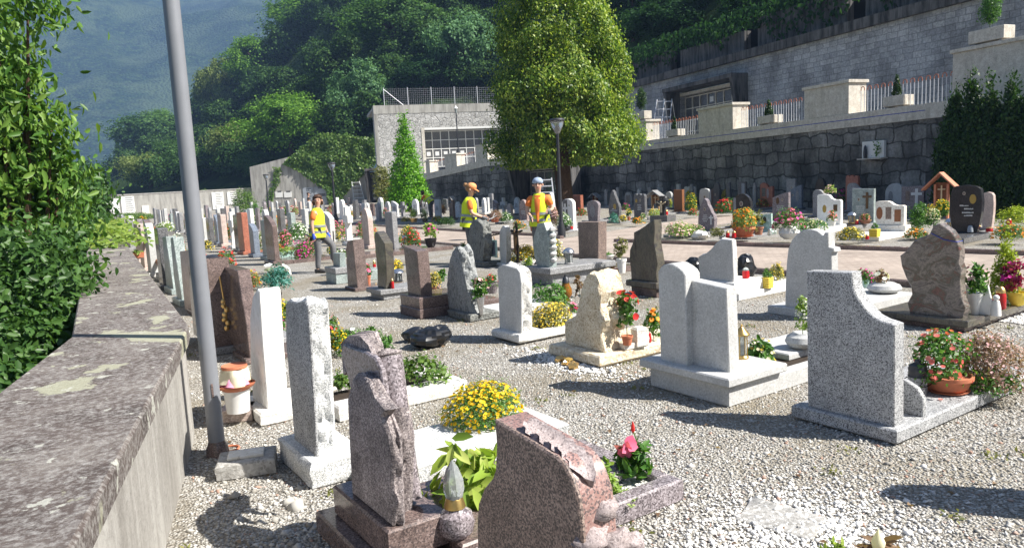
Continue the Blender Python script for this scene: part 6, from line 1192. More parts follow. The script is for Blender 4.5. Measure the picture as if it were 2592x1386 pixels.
plant('spreading heather bush with pinkish seed heads, right of the terracotta bowl', 2520, 978, 190, 138, 'leaf_heather', 'petal_palepink', None, .1, leafsize=.85, flden=.6, flsize=.5); plant('low dark green foliage under the pinkish heather', 2500, 985, 150, 52, 'leaf_green', None, None, .1, leafsize=.8)
p = gr(2322, 996, .1); s = dep(p)/F; t = thing('grave_lantern', 'dark cylindrical metal lantern with domed lid beside the terracotta bowl', 'lantern', p); r = 22*s; h = 90*s
MB().lathe([(r, 0), (r, h*.5)], 20).build('body', 'mid_grey', t); MB().lathe([(r*1.0, h*.5), (r*1.06, h*.53), (r*.98, h*.56), (r*.98, h*.68), (r*1.04, h*.71), (r*.9, h*.83), (r*.4, h*.9), (r*.32, h*.97), (r*.2, h), (.001, h)], 20).build('lid', 'dark_metal', t)
m = MB()
for q in (-1, 1): m.tube([(q*r*.2+r*1.1*math.cos(a*.5), q*r*1.15, h*.36+r*.35*math.sin(a*.5)) for a in range(13)], .004, 4)
m.build('handles', 'iron', t)
t = thing('fallen_petal', 'single coral petal lying on the granite slab', 'petal', gr(2381, 1012, .102)); V, f_ = discs(np.array([[0, 0, .003]]), np.array([[0, 0, 1.]]), .03, 3); link('petal', npmesh('petal', V, f_), 'petal_coral', t, 0)
plant('potted red geranium with round flower heads beside the yellowish stone', 1588, 872, 66, 138, 'leaf_green', 'petal_red', ('pot', 'terracotta', 30, 24), .17, form='upright', leafsize=1.6, flsize=2.6, flden=.35)
t = thing('stone_block', 'small white block under the potted geranium', 'block', gr(1588, 880, .12)); MB().box(-.08, .08, -.07, .07, 0, .055).build('block', 'cream', t)
t = thing('white_boulder', 'small rough white stone stub right of the potted geranium', 'stone', gr(1618, 877, .12)); MB().prism(resample([(-.07, -.06), (.07, -.06), (.05, .06), (-.05, .06)], .03), 0, .19, 'z', .02, .012, 5, 4).build('boulder', 'rough_marble', t)
candle('plain red candle on a small dish, before the orange marigolds', 1643, 866, 13, 27, .12, 'red_glass', 'red_glass'); plant('orange marigolds between the yellowish stone and the pale double stone', 1655, 860, 62, 80, 'leaf_green', 'petal_orange', None, .12, form='upright', flsize=2., flden=.5, leafsize=1.2)
for i, (x, y, lab) in enumerate(((1420, 918, 'left one of three crumpled golden packets by the yellowish stone'), (1436, 925, 'middle golden packet, with a green lid, by the yellowish stone'), (1452, 934, 'right one of the golden packets by the yellowish stone'))):
    t = thing('golden_packet', lab, 'packet', gr(x, y), 30*i); MB().ball((0, 0, .035), .06, 12, 8, (1.1, .8, .6), .4, i).build('packet', 'gold', t, 20)
    if i == 1: MB().ball((0, -.01, .06), .045, 10, 6, (1, 1, .4), .2, 3).build('lid', 'paint_gold', t)
plant('mound of yellow-green foliage with gold tips, right of the off-white chipped stone', 1394, 826, 118, 62, 'leaf_olive', 'petal_gold', None, .06, flden=2.4, flsize=.6); plant('glossy green ivy patch behind the off-white chipped stone', 1388, 772, 112, 58, 'leaf_green', None, None, .0, 'ivy_bed', 'ivy', leafsize=1.5)
p = gr(1434, 762, .03); s = dep(p)/F; t = thing('grave_lantern', 'amber glass bottle-shaped grave light with dark cap', 'lantern', p); r, h = 15*s, 68*s
MB().lathe([(r*.6, 0), (r*.7, h*.06), (r*.5, h*.1), (r, h*.25), (r, h*.45), (r*.65, h*.62), (r*.6, h*.7)], 18).build('glass', 'amber_glass', t); MB().lathe([(r*.66, h*.7), (r*.5, h*.88), (r*.25, h*.93), (r*.2, h), (.001, h)], 16).build('cap', 'dark_metal', t)
plant('withered brown plant behind the yellowish stone', 1468, 752, 26, 62, 'leaf_dry', None, None, .0, form='upright', leafsize=1.4); plant('pink-and-white flowers peeping out left of the yellowish stone', 1452, 790, 26, 22, 'leaf_green', 'petal_pink', None, .06, flsize=2)
plant('steel vase holding anthuriums with dark green leaves beside the jagged rock', 1218, 796, 44, 96, 'leaf_green', 'petal_palepink', ('glass', 'steel', 20, 46), .08, form='upright', flsize=2.2, flden=.25, leafsize=3); plant('purple-grey pot with red begonias behind the jagged rock', 1246, 742, 36, 50, 'leaf_green', 'petal_red', ('bowl', 'purple_grey', 32, 28), .05, flsize=1.4)
plant('yellow-green shrub beside the brown sloping stone', 1098, 724, 40, 38, 'leaf_olive', 'petal_gold', None, .28, flden=1.5, flsize=.6); plant('green grassy tuft behind the brown sloping stone', 1116, 720, 32, 44, 'leaf_green', None, None, .2, form='upright', leafsize=1.4); plant('reddish tipped bush low beside the brown sloping stone', 1102, 745, 38, 34, 'leaf_heather', 'petal_coral', None, .14, flden=.5, flsize=.6)
lantern('wide black lantern on grey slab below the yellow chrysanthemums', 1006, 712, 34, 32, .17, 'dark_metal', 'dome', n=8); plant('bright yellow chrysanthemums behind the black lantern', 1004, 682, 36, 26, 'leaf_olive', 'petal_yellow', None, .17, flden=3, flsize=1.2); candle('red candle with white band on the slab of the slim sloping stone', 994, 730, 9, 26, .165)
plant('terracotta pot of pink cyclamen between two brown stones', 933, 720, 30, 52, 'leaf_green', 'petal_pink', ('pot', 'terracotta', 14, 24), .06, form='upright', flsize=3, flden=.5); candle('tall red grave candle right of the pink cyclamen', 949, 692, 9, 34, .06)
plant('large teal and white artificial bouquet behind the white marble stone', 704, 752, 94, 84, 'leaf_teal', 'petal_white', ('vase', 'black_plastic', 20, 22), .0, flsize=3.4, flden=.16, leafsize=1.5); plant('yellow flowers beside the very dark stone near the lamp pole', 640, 735, 56, 52, 'leaf_olive', ['petal_yellow', 'petal_red'], None, .0, flsize=1.1); plant('yellow flower bed between the white marble and the slim granite stones', 722, 812, 46, 56, 'leaf_green', 'petal_yellow', None, .0, flden=2); plant('magenta flowers low between the white marble and the slim granite stones', 716, 848, 22, 46, 'leaf_green', 'petal_magenta', None, .0)
plant('red and yellow flower border behind the scrolled-book stone', 842, 894, 56, 96, 'leaf_green', ['petal_red', 'petal_yellow'], None, .02, flden=1.4, flsize=1.); plant('yellow daisies touching the scrolled-book stone', 864, 898, 44, 74, 'leaf_green', 'petal_yellow', None, .02, flden=1.6); plant('white roses drooping over the gravel behind the scrolled-book stone', 895, 862, 66, 34, 'leaf_green', 'petal_white', None, .05, flsize=2.4, flden=.2)
for i, (x, y) in enumerate(((945, 860), (975, 882))): plant(('weedy green tuft on the gravel, upper one by the scrolled-book stone', 'weedy green tuft on the gravel, lower one by the scrolled-book stone')[i], x, y, 46, 34, 'leaf_green', None, None, 0., leafsize=1.4)
t = thing('grave_lantern', 'shiny black domed lantern lid showing right of the lamp pole', 'lantern', gr(536, 690, .55)); MB().ball((0, 0, .12), .2, 18, 10, (1, 1, .8)).build('dome', 'black_stone', t); MB().lathe([(.16, -.55), (.17, 0), (.001, .02)], 16).build('body', 'dark_metal', t)
plant('orange trough spilling over the parapet end', 352, 652, 26, 20, 'leaf_light', None, ('trough', 'terracotta', 26, 14), .45, leafsize=2); t = thing('tilted_plate', 'pale tilted slab lying on the creeper by the parapet end', 'slab', gr(308, 578, .5), -12); MB().prism([(-.5, -.4), (.5, -.4), (.5, .4), (-.5, .4)], 0, .08, 'z', .01).build('plate', 'pale_grey', t)
# middle distance
plant('dark bowl with magenta orchids and spiky leaves on the edge slab by the path', 1091, 625, 52, 58, 'leaf_light', 'petal_magenta', ('bowl', 'black_plastic', 30, 22), .1, form='upright', leafsize=3, flsize=2.4, flden=.3); t = thing('grave_slab', 'long brown grave slab ending at the paved path under the orchid bowl', 'slab', gr(1050, 640), ROT); MB().box(-1.5, 1.1, -.1, .75, 0, .1).build('slab', 'brown', t)
plant('orange flowers left of the dark orchid bowl', 1008, 614, 22, 24, 'leaf_green', 'petal_orange', None, .1, flsize=1.6); plant('wispy plant with small white blooms left of the orchid bowl', 1040, 616, 34, 38, 'leaf_olive', 'petal_white', None, .1, form='upright', flden=.2); lantern('small bronze lantern left of the orchid bowl', 1026, 618, 15, 24, .1, 'brass', 'dome'); plant('red rose in a green pot beside the cross-shaped stone', 924, 618, 14, 30, 'leaf_green', 'petal_red', ('pot', 'leaf_green', 13, 16), .1, flsize=2.5)
plant('broad bed of yellow flowers behind the iron crucifix', 1325, 660, 64, 42, 'leaf_olive', 'petal_yellow', None, .1, flden=2.2); plant('yellow and white flowers right of the leaf-carved stone', 1410, 655, 46, 52, 'leaf_olive', ['petal_yellow', 'petal_cream'], None, .3, flden=1.3, flsize=1.2); lantern('grey lantern with domed steel lid, right of the leaf-carved stone', 1440, 668, 28, 42, .3, 'mid_grey', 'dome'); candle('short wide red candle beside the iron crucifix', 1321, 660, 12, 14, .1)
plant('dark green upright bush left of the menhir rock', 1175, 656, 22, 44, 'leaf_green', None, None, .1, form='upright'); plant('straggling spider plant beside the leaf-carved stone', 1338, 678, 26, 28, 'leaf_light', None, None, .05, leafsize=2.4); t = thing('glass_frame', 'small green glazed frame beside the menhir rock', 'frame', gr(1246, 650, .18), 5); MB().box(-.01, .02, -.18, .16, 0, .36, .006).build('frame', 'mint', t); MB().box(-.016, -.011, -.15, -.01, .04, .32, 0).build('pane', 'blue_grey', t); MB().box(-.016, -.011, .01, .13, .04, .32, 0).build('pane', 'blue_grey', t)
plant('red-and-white wrapped pot with a leafy plant and violet bloom', 1574, 690, 44, 92, 'leaf_olive', 'petal_violet', ('pot', 'white_pot', 26, 36), .12, form='upright', flden=.06, flsize=1.4, leafsize=1.4); p = gr(1544, 684, .1); s = dep(p)/F; t = thing('bronze_jug', 'round bronze jug with handle beside the tall brown slab', 'jug', p); MB().lathe([(6*s, 0), (13*s, 8*s), (14*s, 16*s), (8*s, 24*s), (10*s, 28*s), (8*s, 28*s), (.001, 22*s)], 18).build('body', 'bronze', t); MB().tube([(-9*s, 4*s, 25*s), (-16*s, 8*s, 20*s), (-13*s, 6*s, 10*s)], 2*s, 6).build('handle', 'bronze', t)
plant('white tilted planter behind the bronze jug', 1540, 662, 30, 26, 'leaf_green', None, ('bowl', 'white_pot', 28, 18), .1); t = thing('gift_box', 'small box with red ribbon bow before the red-and-white pot', 'box', gr(1562, 690, .12)); MB().box(-.05, .05, -.05, .05, 0, .07).build('box', 'clay', t); MB().box(-.052, .052, -.01, .01, 0, .074, 0).build('ribbon', 'red_glass', t)
candle('red glass lamp with dark foot beside the white quarter-curved stone', 1888, 704, 18, 28, .24, 'red_glass', 'clear_glass'); plant('yellow-green flowers left of the large round-sided grey stone', 1965, 708, 40, 44, 'leaf_olive', 'petal_gold', None, .1, flden=1.5); 
def slat_box(label, px, py, w_, h, z0):
    p = gr(px, py, z0); s = dep(p)/F; t = thing('slatted_planter', label, 'planter', p, 12); m = MB()
    for k in range(5): m.box(-w_*s*.5, w_*s*.5, -w_*s*.45, w_*s*.45, h*s*k/5, h*s*(k+.86)/5, .004)
    m.build('slats', 'yellow_plastic', t); MB().box(-w_*s*.46, w_*s*.46, -w_*s*.42, w_*s*.42, 0, h*s*.97, 0).build('liner', 'soil', t); plant(label.replace('yellow slatted planter', 'green plant in the yellow slatted planter'), 0, 0, w_*.9, h*.9, 'leaf_green', None, at=(p.x, p.y, p.z+h*s*.97), sc=s)
slat_box('yellow slatted planter beside the white quarter-curved stone', 1942, 728, 24, 28, .1); slat_box('yellow slatted planter before the white curved stone', 2214, 599, 22, 20, .12)
plant('crimson flowers in a green pot behind the large round-sided grey stone', 2190, 728, 42, 50, 'leaf_green', 'petal_magenta', ('pot', 'mint', 20, 20), .1, flden=2, flsize=1.4); plant('flat grey stone bowl with dry grass and white lilies', 2238, 740, 46, 58, 'leaf_dry', 'petal_white', ('ufo', 'pale_grey', 82, 26), .11, form='upright', flden=.1, flsize=2.5)
plant('bright yellow-green dwarf conifer at the right edge', 2542, 765, 74, 186, 'leaf_yellowconifer', None, None, .13, 'conifer', 'conifer', form='cone', leafsize=1.1); plant('crimson celosia plumes in a yellow pot at the right edge', 2575, 772, 82, 120, 'leaf_purple', 'petal_magenta', ('bowl', 'yellow_plastic', 44, 34), .13, form='upright', flsize=2, flden=.7, leafsize=2)
candle('tall red glass candle with gold lid at the right edge', 2532, 782, 26, 58, .13); candle('small gold-topped candle beside the tall red one at the right edge', 2508, 782, 15, 38, .13); plant('white vase of pale lilies with long green leaves beside the veined stone', 2468, 795, 52, 128, 'leaf_green', 'petal_palepink', ('glass', 'white_pot', 34, 56), .13, form='upright', flsize=1.8, flden=.35, leafsize=3)
t = thing('angel_figure', 'small white angel figure leaning on a plaque beside the white vase', 'figurine', gr(2490, 796, .13), 10); MB().prism([(-.1, 0), (.1, 0), (.03, .3), (-.03, .3)], 0, .03, 'x', .004).build('plaque', 'white_pot', t); m = MB(); m.lathe([(.05, 0), (.045, .08), (.03, .15)], 12, (.02, -.1)); m.ball((.02, -.1, .18), .03); m.build('figure', 'white_pot', t)
# right-hand block goods
for a in [
 ('large terracotta bowl of orange and yellow pansies before the black round stone', 1883, 600, 66, 74, 'leaf_light', 'petal_orange', ('bowl', 'terracotta', 54, 26), .1), ('clay pot of spiky aloe beside the orange pansies', 1920, 594, 30, 62, 'leaf_olive', None, ('pot', 'clay', 26, 20), .1, 'upright', 3.),
 ('pink cyclamen flowers at the foot of the lilac-grey stone', 1762, 590, 50, 22, 'leaf_green', 'petal_palepink', None, .1), ('low olive tuft beside two red candles', 1815, 600, 44, 26, 'leaf_olive', None, None, .1), ('white bowl planter overflowing with pink and red flowers', 1998, 604, 84, 76, 'leaf_green', ['petal_pink', 'petal_magenta'], ('ufo', 'white_pot', 52, 34), .1),
 ('creamy white flowers right of the white bowl planter', 2060, 582, 70, 28, 'leaf_green', 'petal_cream', None, .1), ('small white pot of coral flowers before the white stepped stone', 2106, 572, 26, 42, 'leaf_green', 'petal_coral', ('pot', 'white_pot', 22, 18), .16), ('yellow flower mound on the white marble slab', 2155, 606, 74, 32, 'leaf_olive', 'petal_yellow', None, .1),
 ('brown bowl of small red flowers before the grey cross-bearing stone', 2190, 566, 28, 26, 'leaf_green', 'petal_coral', ('bowl', 'clay', 28, 10), .12), ('round dark green bush beside the white curved stone', 2326, 588, 56, 76, 'leaf_green', None, None, .0, 'upright'), ('orange and red flowers at the foot of the dark green bush', 2318, 602, 60, 26, 'leaf_green', 'petal_orange', None, .05), ('yellow flowers behind the dark green bush', 2356, 545, 28, 30, 'leaf_olive', 'petal_yellow', None, .2), ('white-flowered plant right of the dark green bush', 2362, 580, 40, 50, 'leaf_green', 'petal_cream', None, .1, 'upright'), ('mixed greenery under the orange-roofed shrine', 2385, 556, 44, 50, 'leaf_green', 'petal_yellow', None, .1, 'upright'),
 ('yellow-green juniper cushion before the dark hedge', 2566, 566, 90, 46, 'leaf_yellowconifer', None, None, .1), ('orange marigolds and green leaves right of the largest black granite', 2550, 606, 84, 40, 'leaf_green', 'petal_orange', None, .1), ('white and red bouquet before the round-topped pair by the hedge', 2524, 526, 40, 48, 'leaf_green', ['petal_white', 'petal_red'], ('vase', 'white_pot', 14, 16), .1, 'upright'),
 ('red geraniums behind the lilac-grey stone', 1836, 540, 60, 38, 'leaf_green', 'petal_red', None, .1), ('yellow chrysanthemum globe behind the lilac-grey stone', 1748, 534, 34, 44, 'leaf_green', 'petal_yellow', None, .1), ('red flowers low at the left of the lilac-grey stone', 1756, 545, 30, 18, 'leaf_green', 'petal_red', None, .1), ('pink and white bouquet on top of the dark oval stone', 2101, 490, 30, 24, 'leaf_light', 'petal_palepink', None, 1.0), ('crimson flowers in the shade left of the grey shouldered stone', 2130, 504, 34, 34, 'leaf_green', 'petal_magenta', None, .3), ('red and yellow flowers before the rust red stepped stone', 1936, 522, 40, 22, 'leaf_olive', ['petal_red', 'petal_gold'], None, .1), ('olive-gold upright bush beside the dark brown stone', 1836, 502, 20, 40, 'leaf_olive', 'petal_gold', None, .1, 'upright'),
 ('pink heather bed with pale green leaves on the grey kerbed grave by the path', 1722, 596, 80, 34, 'leaf_light', 'petal_palepink', None, .08), ('red begonias left of the violet-grey stone', 1474, 546, 30, 20, 'leaf_green', 'petal_red', None, .1), ('blue-green cabbage-like shrub before the dark curved stone', 1553, 564, 28, 30, 'leaf_teal', None, None, .1), ('yellow chrysanthemum cushion beside the blue-green shrub', 1576, 561, 26, 18, 'leaf_olive', 'petal_yellow', None, .1), ('bright orange marigold cushion before the dark twin-lobed stone', 1616, 566, 36, 18, 'leaf_green', 'petal_orange', None, .1), ('magenta flowers before the grey round stone', 1585, 532, 22, 18, 'leaf_green', 'petal_magenta', None, .1), ('terracotta pot with a yellow flower left of the dark twin-lobed stone', 1592, 558, 16, 30, 'leaf_green', 'petal_yellow', ('pot', 'terracotta', 9, 10), .1, 'upright'), ('cream flowers before the dark twin-lobed stone', 1628, 556, 18, 18, 'leaf_green', 'petal_cream', None, .1), ('pale green shrub under the tiled shrine', 1658, 546, 36, 18, 'leaf_light', 'petal_gold', None, .1), ('tall yellow flower bunch beside the wood-like slab', 1750, 504, 30, 30, 'leaf_light', 'petal_yellow', None, .3), ('yellow spray beside the dark crucifix', 1698, 528, 14, 24, 'leaf_light', 'petal_gold', None, .1, 'upright'),
 ('white flowers in a glossy dark bowl at the central lamp post', 1428, 585, 44, 48, 'leaf_green', 'petal_white', ('ufo', 'black_stone', 34, 16), .1), ('dry pinkish bush left of the central lamp post', 1402, 575, 28, 56, 'leaf_dry', 'petal_palepink', None, .05, 'upright'), ('orange-flowered green plant near the man with the bandana', 1316, 582, 36, 26, 'leaf_green', 'petal_orange', None, .1), ('terracotta pot of red flowers beside the man with the bandana', 1350, 585, 22, 36, 'leaf_green', 'petal_pink', ('pot', 'terracotta', 18, 16), .1), ('terracotta bowl of heather right of the woman in the orange cap', 1253, 562, 42, 30, 'leaf_heather', None, ('bowl', 'terracotta', 24, 12), .1), ('white-flowered green clump left of the mottled stone', 1280, 560, 42, 24, 'leaf_green', 'petal_white', None, .1), ('dark green spreading juniper left of the woman in the orange cap', 1130, 570, 54, 22, 'leaf_hedge', None, None, .05), ('orange flower bed left of the spreading juniper', 1106, 560, 30, 14, 'leaf_green', 'petal_orange', None, .1), ('dark bowl with small greenery near the golden pot', 1076, 562, 22, 34, 'leaf_hedge', None, ('bowl', 'black_plastic', 16, 10), .1), ('golden pot with fine green plant', 1048, 562, 26, 34, 'leaf_light', None, ('pot', 'gold', 20, 10), .1, 'upright'), ('yellow flower patch left of the golden pot', 1028, 561, 26, 12, 'leaf_olive', 'petal_yellow', None, .08), ('red flowers at the left of the yellow flower patch', 992, 556, 26, 14, 'leaf_green', 'petal_red', None, .08), ('brown withered bush among the stones near the spreading juniper', 1124, 545, 22, 30, 'leaf_dry', None, None, .1, 'upright'), ('red flowers between pale stones near the bright conifer', 1040, 540, 8, 18, 'leaf_green', 'petal_red', None, .3),
 ('pale mint trough of fresh green grass near the woman with the blue glove', 728, 650, 40, 28, 'leaf_light', None, ('trough', 'mint', 36, 14), .1), ('reddish trough of pale grasses right of the mint trough', 765, 646, 34, 30, 'leaf_light', None, ('trough', 'clay', 26, 10), .1, 'upright'), ('big crimson-pink flower bunch beside the woman with the blue glove', 792, 645, 30, 34, 'leaf_green', 'petal_pink', None, .1), ('white lily bouquet spread on a dark slab left of the woman', 757, 606, 64, 44, 'leaf_green', 'petal_white', None, .25), ('red and yellow roses on the end of the third row', 716, 622, 20, 38, 'leaf_green', ['petal_red', 'petal_orange'], None, .1, 'upright'), ('crimson flowers behind the mint trough', 716, 640, 18, 20, 'leaf_green', 'petal_red', None, .2), ('yellow flowers right of the woman with the blue glove', 858, 610, 14, 26, 'leaf_olive', 'petal_yellow', None, .1), ('white roses beside the short grey stub stone', 868, 658, 32, 28, 'leaf_green', 'petal_white', None, .3), ('potted dark green plant behind the short grey stub stone', 842, 655, 26, 36, 'leaf_green', 'petal_yellow', ('pot', 'plaque_grey', 16, 16), .1),
 ('yellow bush between lamp pole and second row', 527, 632, 34, 24, 'leaf_olive', 'petal_gold', None, .05), ('long yellow and red flower heap on the path side far left', 450, 625, 30, 20, 'leaf_olive', 'petal_gold', None, .1), ('trailing green plant with white ribbon among the wall-side row', 420, 585, 44, 24, 'leaf_light', 'petal_white', None, .6), ('red and white roses between the two slim pillars and the pale stone', 408, 640, 14, 56, 'leaf_green', ['petal_red', 'petal_white'], None, .1, 'upright'), ('red and yellow bouquet at the far end of the wall-side row', 362, 562, 26, 16, 'leaf_green', ['petal_red', 'petal_yellow'], None, .9),
 ('mixed pink and white flowers along the foot of the concrete wall', 735, 541, 70, 20, 'leaf_green', ['petal_pink', 'petal_white'], None, .1), ('orange and yellow flowers beside the far woman in white trousers', 792, 552, 28, 14, 'leaf_olive', 'petal_orange', None, .1), ('red flowers at the foot of the far lamp post', 838, 545, 20, 26, 'leaf_green', 'petal_red', None, .1)]:
    lab, x, y, w_, h, lf_, fl_, pot_, z0, *e = a; plant(lab, x, y, w_, h, lf_, fl_, pot_, z0, form=e[0] if e else 'mound', leafsize=e[1] if len(e) > 1 else 1.2, flsize=1.25, flden=1.4)
for a in [('left one of two red candles beside the orange pansies', 1842, 602, 10, 18), ('right one of two red candles beside the orange pansies', 1858, 602, 11, 18), ('red candle in front of the white curved stone', 2195, 606, 9, 13), ('red candle at the foot of the grey cross-bearing stone', 2169, 567, 8, 12), ('red candle standing on the base of the white curved stone', 2226, 568, 12, 14), ('round red candle right of the largest black granite', 2504, 586, 17, 12), ('red candle with white cap under the juniper cushion', 2554, 568, 12, 16), ('small red candle at the white arched stone', 1446, 580, 10, 10), ('red candle beside the dark crucifix', 1687, 545, 9, 14), ('red candle between mint and red troughs', 752, 650, 7, 12)]: candle(*a, .12)
lantern('lantern with shiny grey domed lid behind the veined stone', 2408, 585, 30, 34, .12, 'brass', 'dome'); lantern('small lantern with grey dome beside the grey cross-bearing stone', 2156, 566, 22, 30, .12, 'brass', 'dome'); candle('pale blue house-shaped grave light before the largest black granite', 2456, 588, 14, 18, .14, 'plaque_grey', 'plaque_grey'); candle('silvery grave light before the white curved stone', 2252, 568, 16, 20, .24, 'steel', 'steel'); candle('clear glass grave light beside the pale green marble plate', 1948, 596, 10, 18, .1, 'clear_glass', 'steel')
t = thing('white_boulder', 'pale rounded boulder on the kerb before the lilac-grey stone', 'stone', gr(1772, 606)); MB().ball((0, 0, .1), .22, 14, 9, (.8, 1.1, .55), .4, 3).build('boulder', 'cream', t)
plant('yellow-green leaf tips at the bottom edge, right of centre', 2110, 1462, 66, 118, 'leaf_aucuba', None, None, .05, leafsize=6, form='upright'); plant('reddish-brown leaves at the bottom edge, around a pale bud', 2235, 1462, 150, 92, 'leaf_dry', None, None, .05, leafsize=6.5)
p = gr(2222, 1470, .05); s = dep(p)/F; t = thing('flower_bud', 'pale pointed bud at the bottom edge', 'bud', p); MB().lathe([(.003, 60*s), (14*s, 90*s), (17*s, 106*s), (8*s, 125*s), (.001, 140*s)], 12).build('bud', 'petal_cream', t); MB().tube([(0, 0, 0), (0, 0, 70*s)], .006, 5).build('stem', 'stem', t)
t = thing('paving_slab', 'flat grey slab flush with the gravel at lower right', 'slab', gr(1975, 1315), 20); MB().prism(resample([(-.14, -.2), (.13, -.18), (.16, .2), (-.12, .17)], .05), -.02, .012, 'z', .004, .012, 1, 5).build('slab', 'concrete', t)
# ================================================================== people
def skin(name, J, Ed, mat, parent, sub=1):
    ks = list(J); me = bpy.data.meshes.new(name); me.from_pydata([J[k][:3] for k in ks], [(ks.index(a), ks.index(b)) for a, b in Ed], []); o = bpy.data.objects.new(name, me); C.objects.link(o); o.parent = parent
    md = o.modifiers.new('skin', 'SKIN'); md.use_smooth_shade = True; md.branch_smoothing = .6
    for k, sv in zip(ks, me.skin_vertices[0].data): r = J[k][3]; sv.radius = (r, r) if not isinstance(r, tuple) else r; sv.use_root = False
    me.skin_vertices[0].data[0].use_root = True
    sb = o.modifiers.new('sub', 'SUBSURF'); sb.levels = sb.render_levels = sub; me.materials.append(MATS[mat]); return o
def loft(rings, n=22, cap=True):
    m = MB(); V = []; Fc = []
    for i, (c, rx, ry) in enumerate(rings):
        a = Vector(rings[max(i-1, 0)][0]); b = Vector(rings[min(i+1, len(rings)-1)][0]); d = (b-a).normalized(); sd = Vector((0, 1, 0)); fw = sd.cross(d)
        for k in range(n): t = 6.2832*k/n; V.append(Vector(c)+fw*rx*math.cos(t)+sd*ry*math.sin(t))
    for i in range(len(rings)-1):
        for k in range(n): j = (k+1) % n; Fc.append((i*n+k, i*n+j, (i+1)*n+j, (i+1)*n+k))
    if cap: Fc += [tuple(range(n-1, -1, -1)), tuple((len(rings)-1)*n+k for k in range(n))]
    return m.add(V, Fc)
def person(label, loc, face, hgt, lean=0., head=(0, 0), armR=None, armL=None, legR=None, legL=None, hair='hair_dark', cap=None, glove='glove_grey', top='orange', trousers='trousers', vest=True, glasses=False, bun=False, bald=False, opened=False):
    """x forward, y left; arms/legs are (elbow, wrist) / (knee, ankle) offsets; head = (turn, nod) in degrees"""
    t = thing('person', label, 'person', loc, face); k = hgt/1.68; t.scale = (k, k, k); sl, cl = math.sin(R_(lean)), math.cos(R_(lean))
    pel = Vector((0, 0, .92)); U = lambda h, x=0., y=0.: pel+Vector((h*sl+x*cl, y, h*cl-x*sl))
    J = {}; J['pelvis'] = (*pel, .12); J['waist'] = (*U(.16), .115); J['chest'] = (*U(.34), .125); J['nb'] = (*U(.5), .065); J['neck'] = (*U(.56, .015), .05)
    hd = Vector(U(.66, .03)); J['jaw'] = (*(hd-Vector((0, 0, .045))), .066); J['skull'] = (*(hd+Vector((-.01, 0, .04))), .088); J['crown'] = (*(hd+Vector((-.01, 0, .085))), .06)
    Ed = [('pelvis', 'waist'), ('waist', 'chest'), ('chest', 'nb'), ('nb', 'neck'), ('neck', 'jaw'), ('jaw', 'skull'), ('skull', 'crown')]
    hands = {}
    for s, nm, arm, leg in ((-1, 'R', armR, legR), (1, 'L', armL, legL)):
        sh = U(.45, 0, s*.175); arm = arm or ((-.02, s*.05, -.27), (.04, s*.02, -.25)); el = sh+Vector(arm[0]); wr_ = el+Vector(arm[1]); J['sh'+nm] = (*sh, .058); J['el'+nm] = (*el, .042); J['wr'+nm] = (*wr_, .028); d = Vector(arm[1]).normalized(); pm = wr_+d*.07; J['pm'+nm] = (*pm, .032); hands[nm] = (wr_, d)
        Ed += [('chest', 'sh'+nm), ('sh'+nm, 'el'+nm), ('el'+nm, 'wr'+nm), ('wr'+nm, 'pm'+nm)]; sd = d.cross(Vector((0, 1, 0)) if abs(d.y) < .8 else Vector((1, 0, 0))).normalized(); nn = d.cross(sd)
        for q in range(4): b = pm+sd*(.022*(q-1.5))+d*.012; l = (.036, .042, .039, .03)[q]; J[f'f{nm}{q}'] = (*(b+d*l), .0095); J[f'g{nm}{q}'] = (*(b+d*l*1.6+nn*.022), .0085); Ed += [('pm'+nm, f'f{nm}{q}'), (f'f{nm}{q}', f'g{nm}{q}')]
        J['t'+nm] = (*(wr_+d*.05+sd*.05), .011); J['u'+nm] = (*(wr_+d*.085+sd*.055+nn*.015), .009); Ed += [('wr'+nm, 't'+nm), ('t'+nm, 'u'+nm)]
        hp = pel+Vector((0, s*.085, -.03)); leg = leg or ((.02, 0, -.41), (-.02, 0, -.4)); kn = hp+Vector(leg[0]); an = kn+Vector(leg[1]); J['hp'+nm] = (*hp, .09); J['kn'+nm] = (*kn, .058); J['an'+nm] = (*an, .04); J['to'+nm] = (an.x+.12, an.y+s*.02, .035, .035); Ed += [('pelvis', 'hp'+nm), ('hp'+nm, 'kn'+nm), ('kn'+nm, 'an'+nm), ('an'+nm, 'to'+nm)]
    skin('body', J, Ed, 'skin', t)
    sub_ = lambda ks, add: {q: (*J[q][:3], J[q][3]+add) for q in ks}
    T_ = sub_(['pelvis', 'waist', 'chest', 'nb', 'shR', 'shL'], .014)
    for nm in 'RL': e = Vector(J['sh'+nm][:3]).lerp(Vector(J['el'+nm][:3]), .78); T_['sl'+nm] = (*e, .076)
    skin('shirt', T_, [('pelvis', 'waist'), ('waist', 'chest'), ('chest', 'nb'), ('chest', 'shR'), ('chest', 'shL'), ('shR', 'slR'), ('shL', 'slL')], top, t)
    T_ = sub_(['pelvis', 'hpR', 'knR', 'anR', 'hpL', 'knL', 'anL'], .022); skin('trousers', T_, [('pelvis', 'hpR'), ('hpR', 'knR'), ('knR', 'anR'), ('pelvis', 'hpL'), ('hpL', 'knL'), ('knL', 'anL')], trousers, t)
    for nm in 'RL': a = J['an'+nm]; m = MB(); m.tube([(a[0]-.06, a[1], .05), (a[0]+.02, a[1], .06), (a[0]+.12, a[1], .045), (a[0]+.18, a[1], .03)], [.045, .05, .045, .025], 10); m.build('shoe', 'shoes', t)
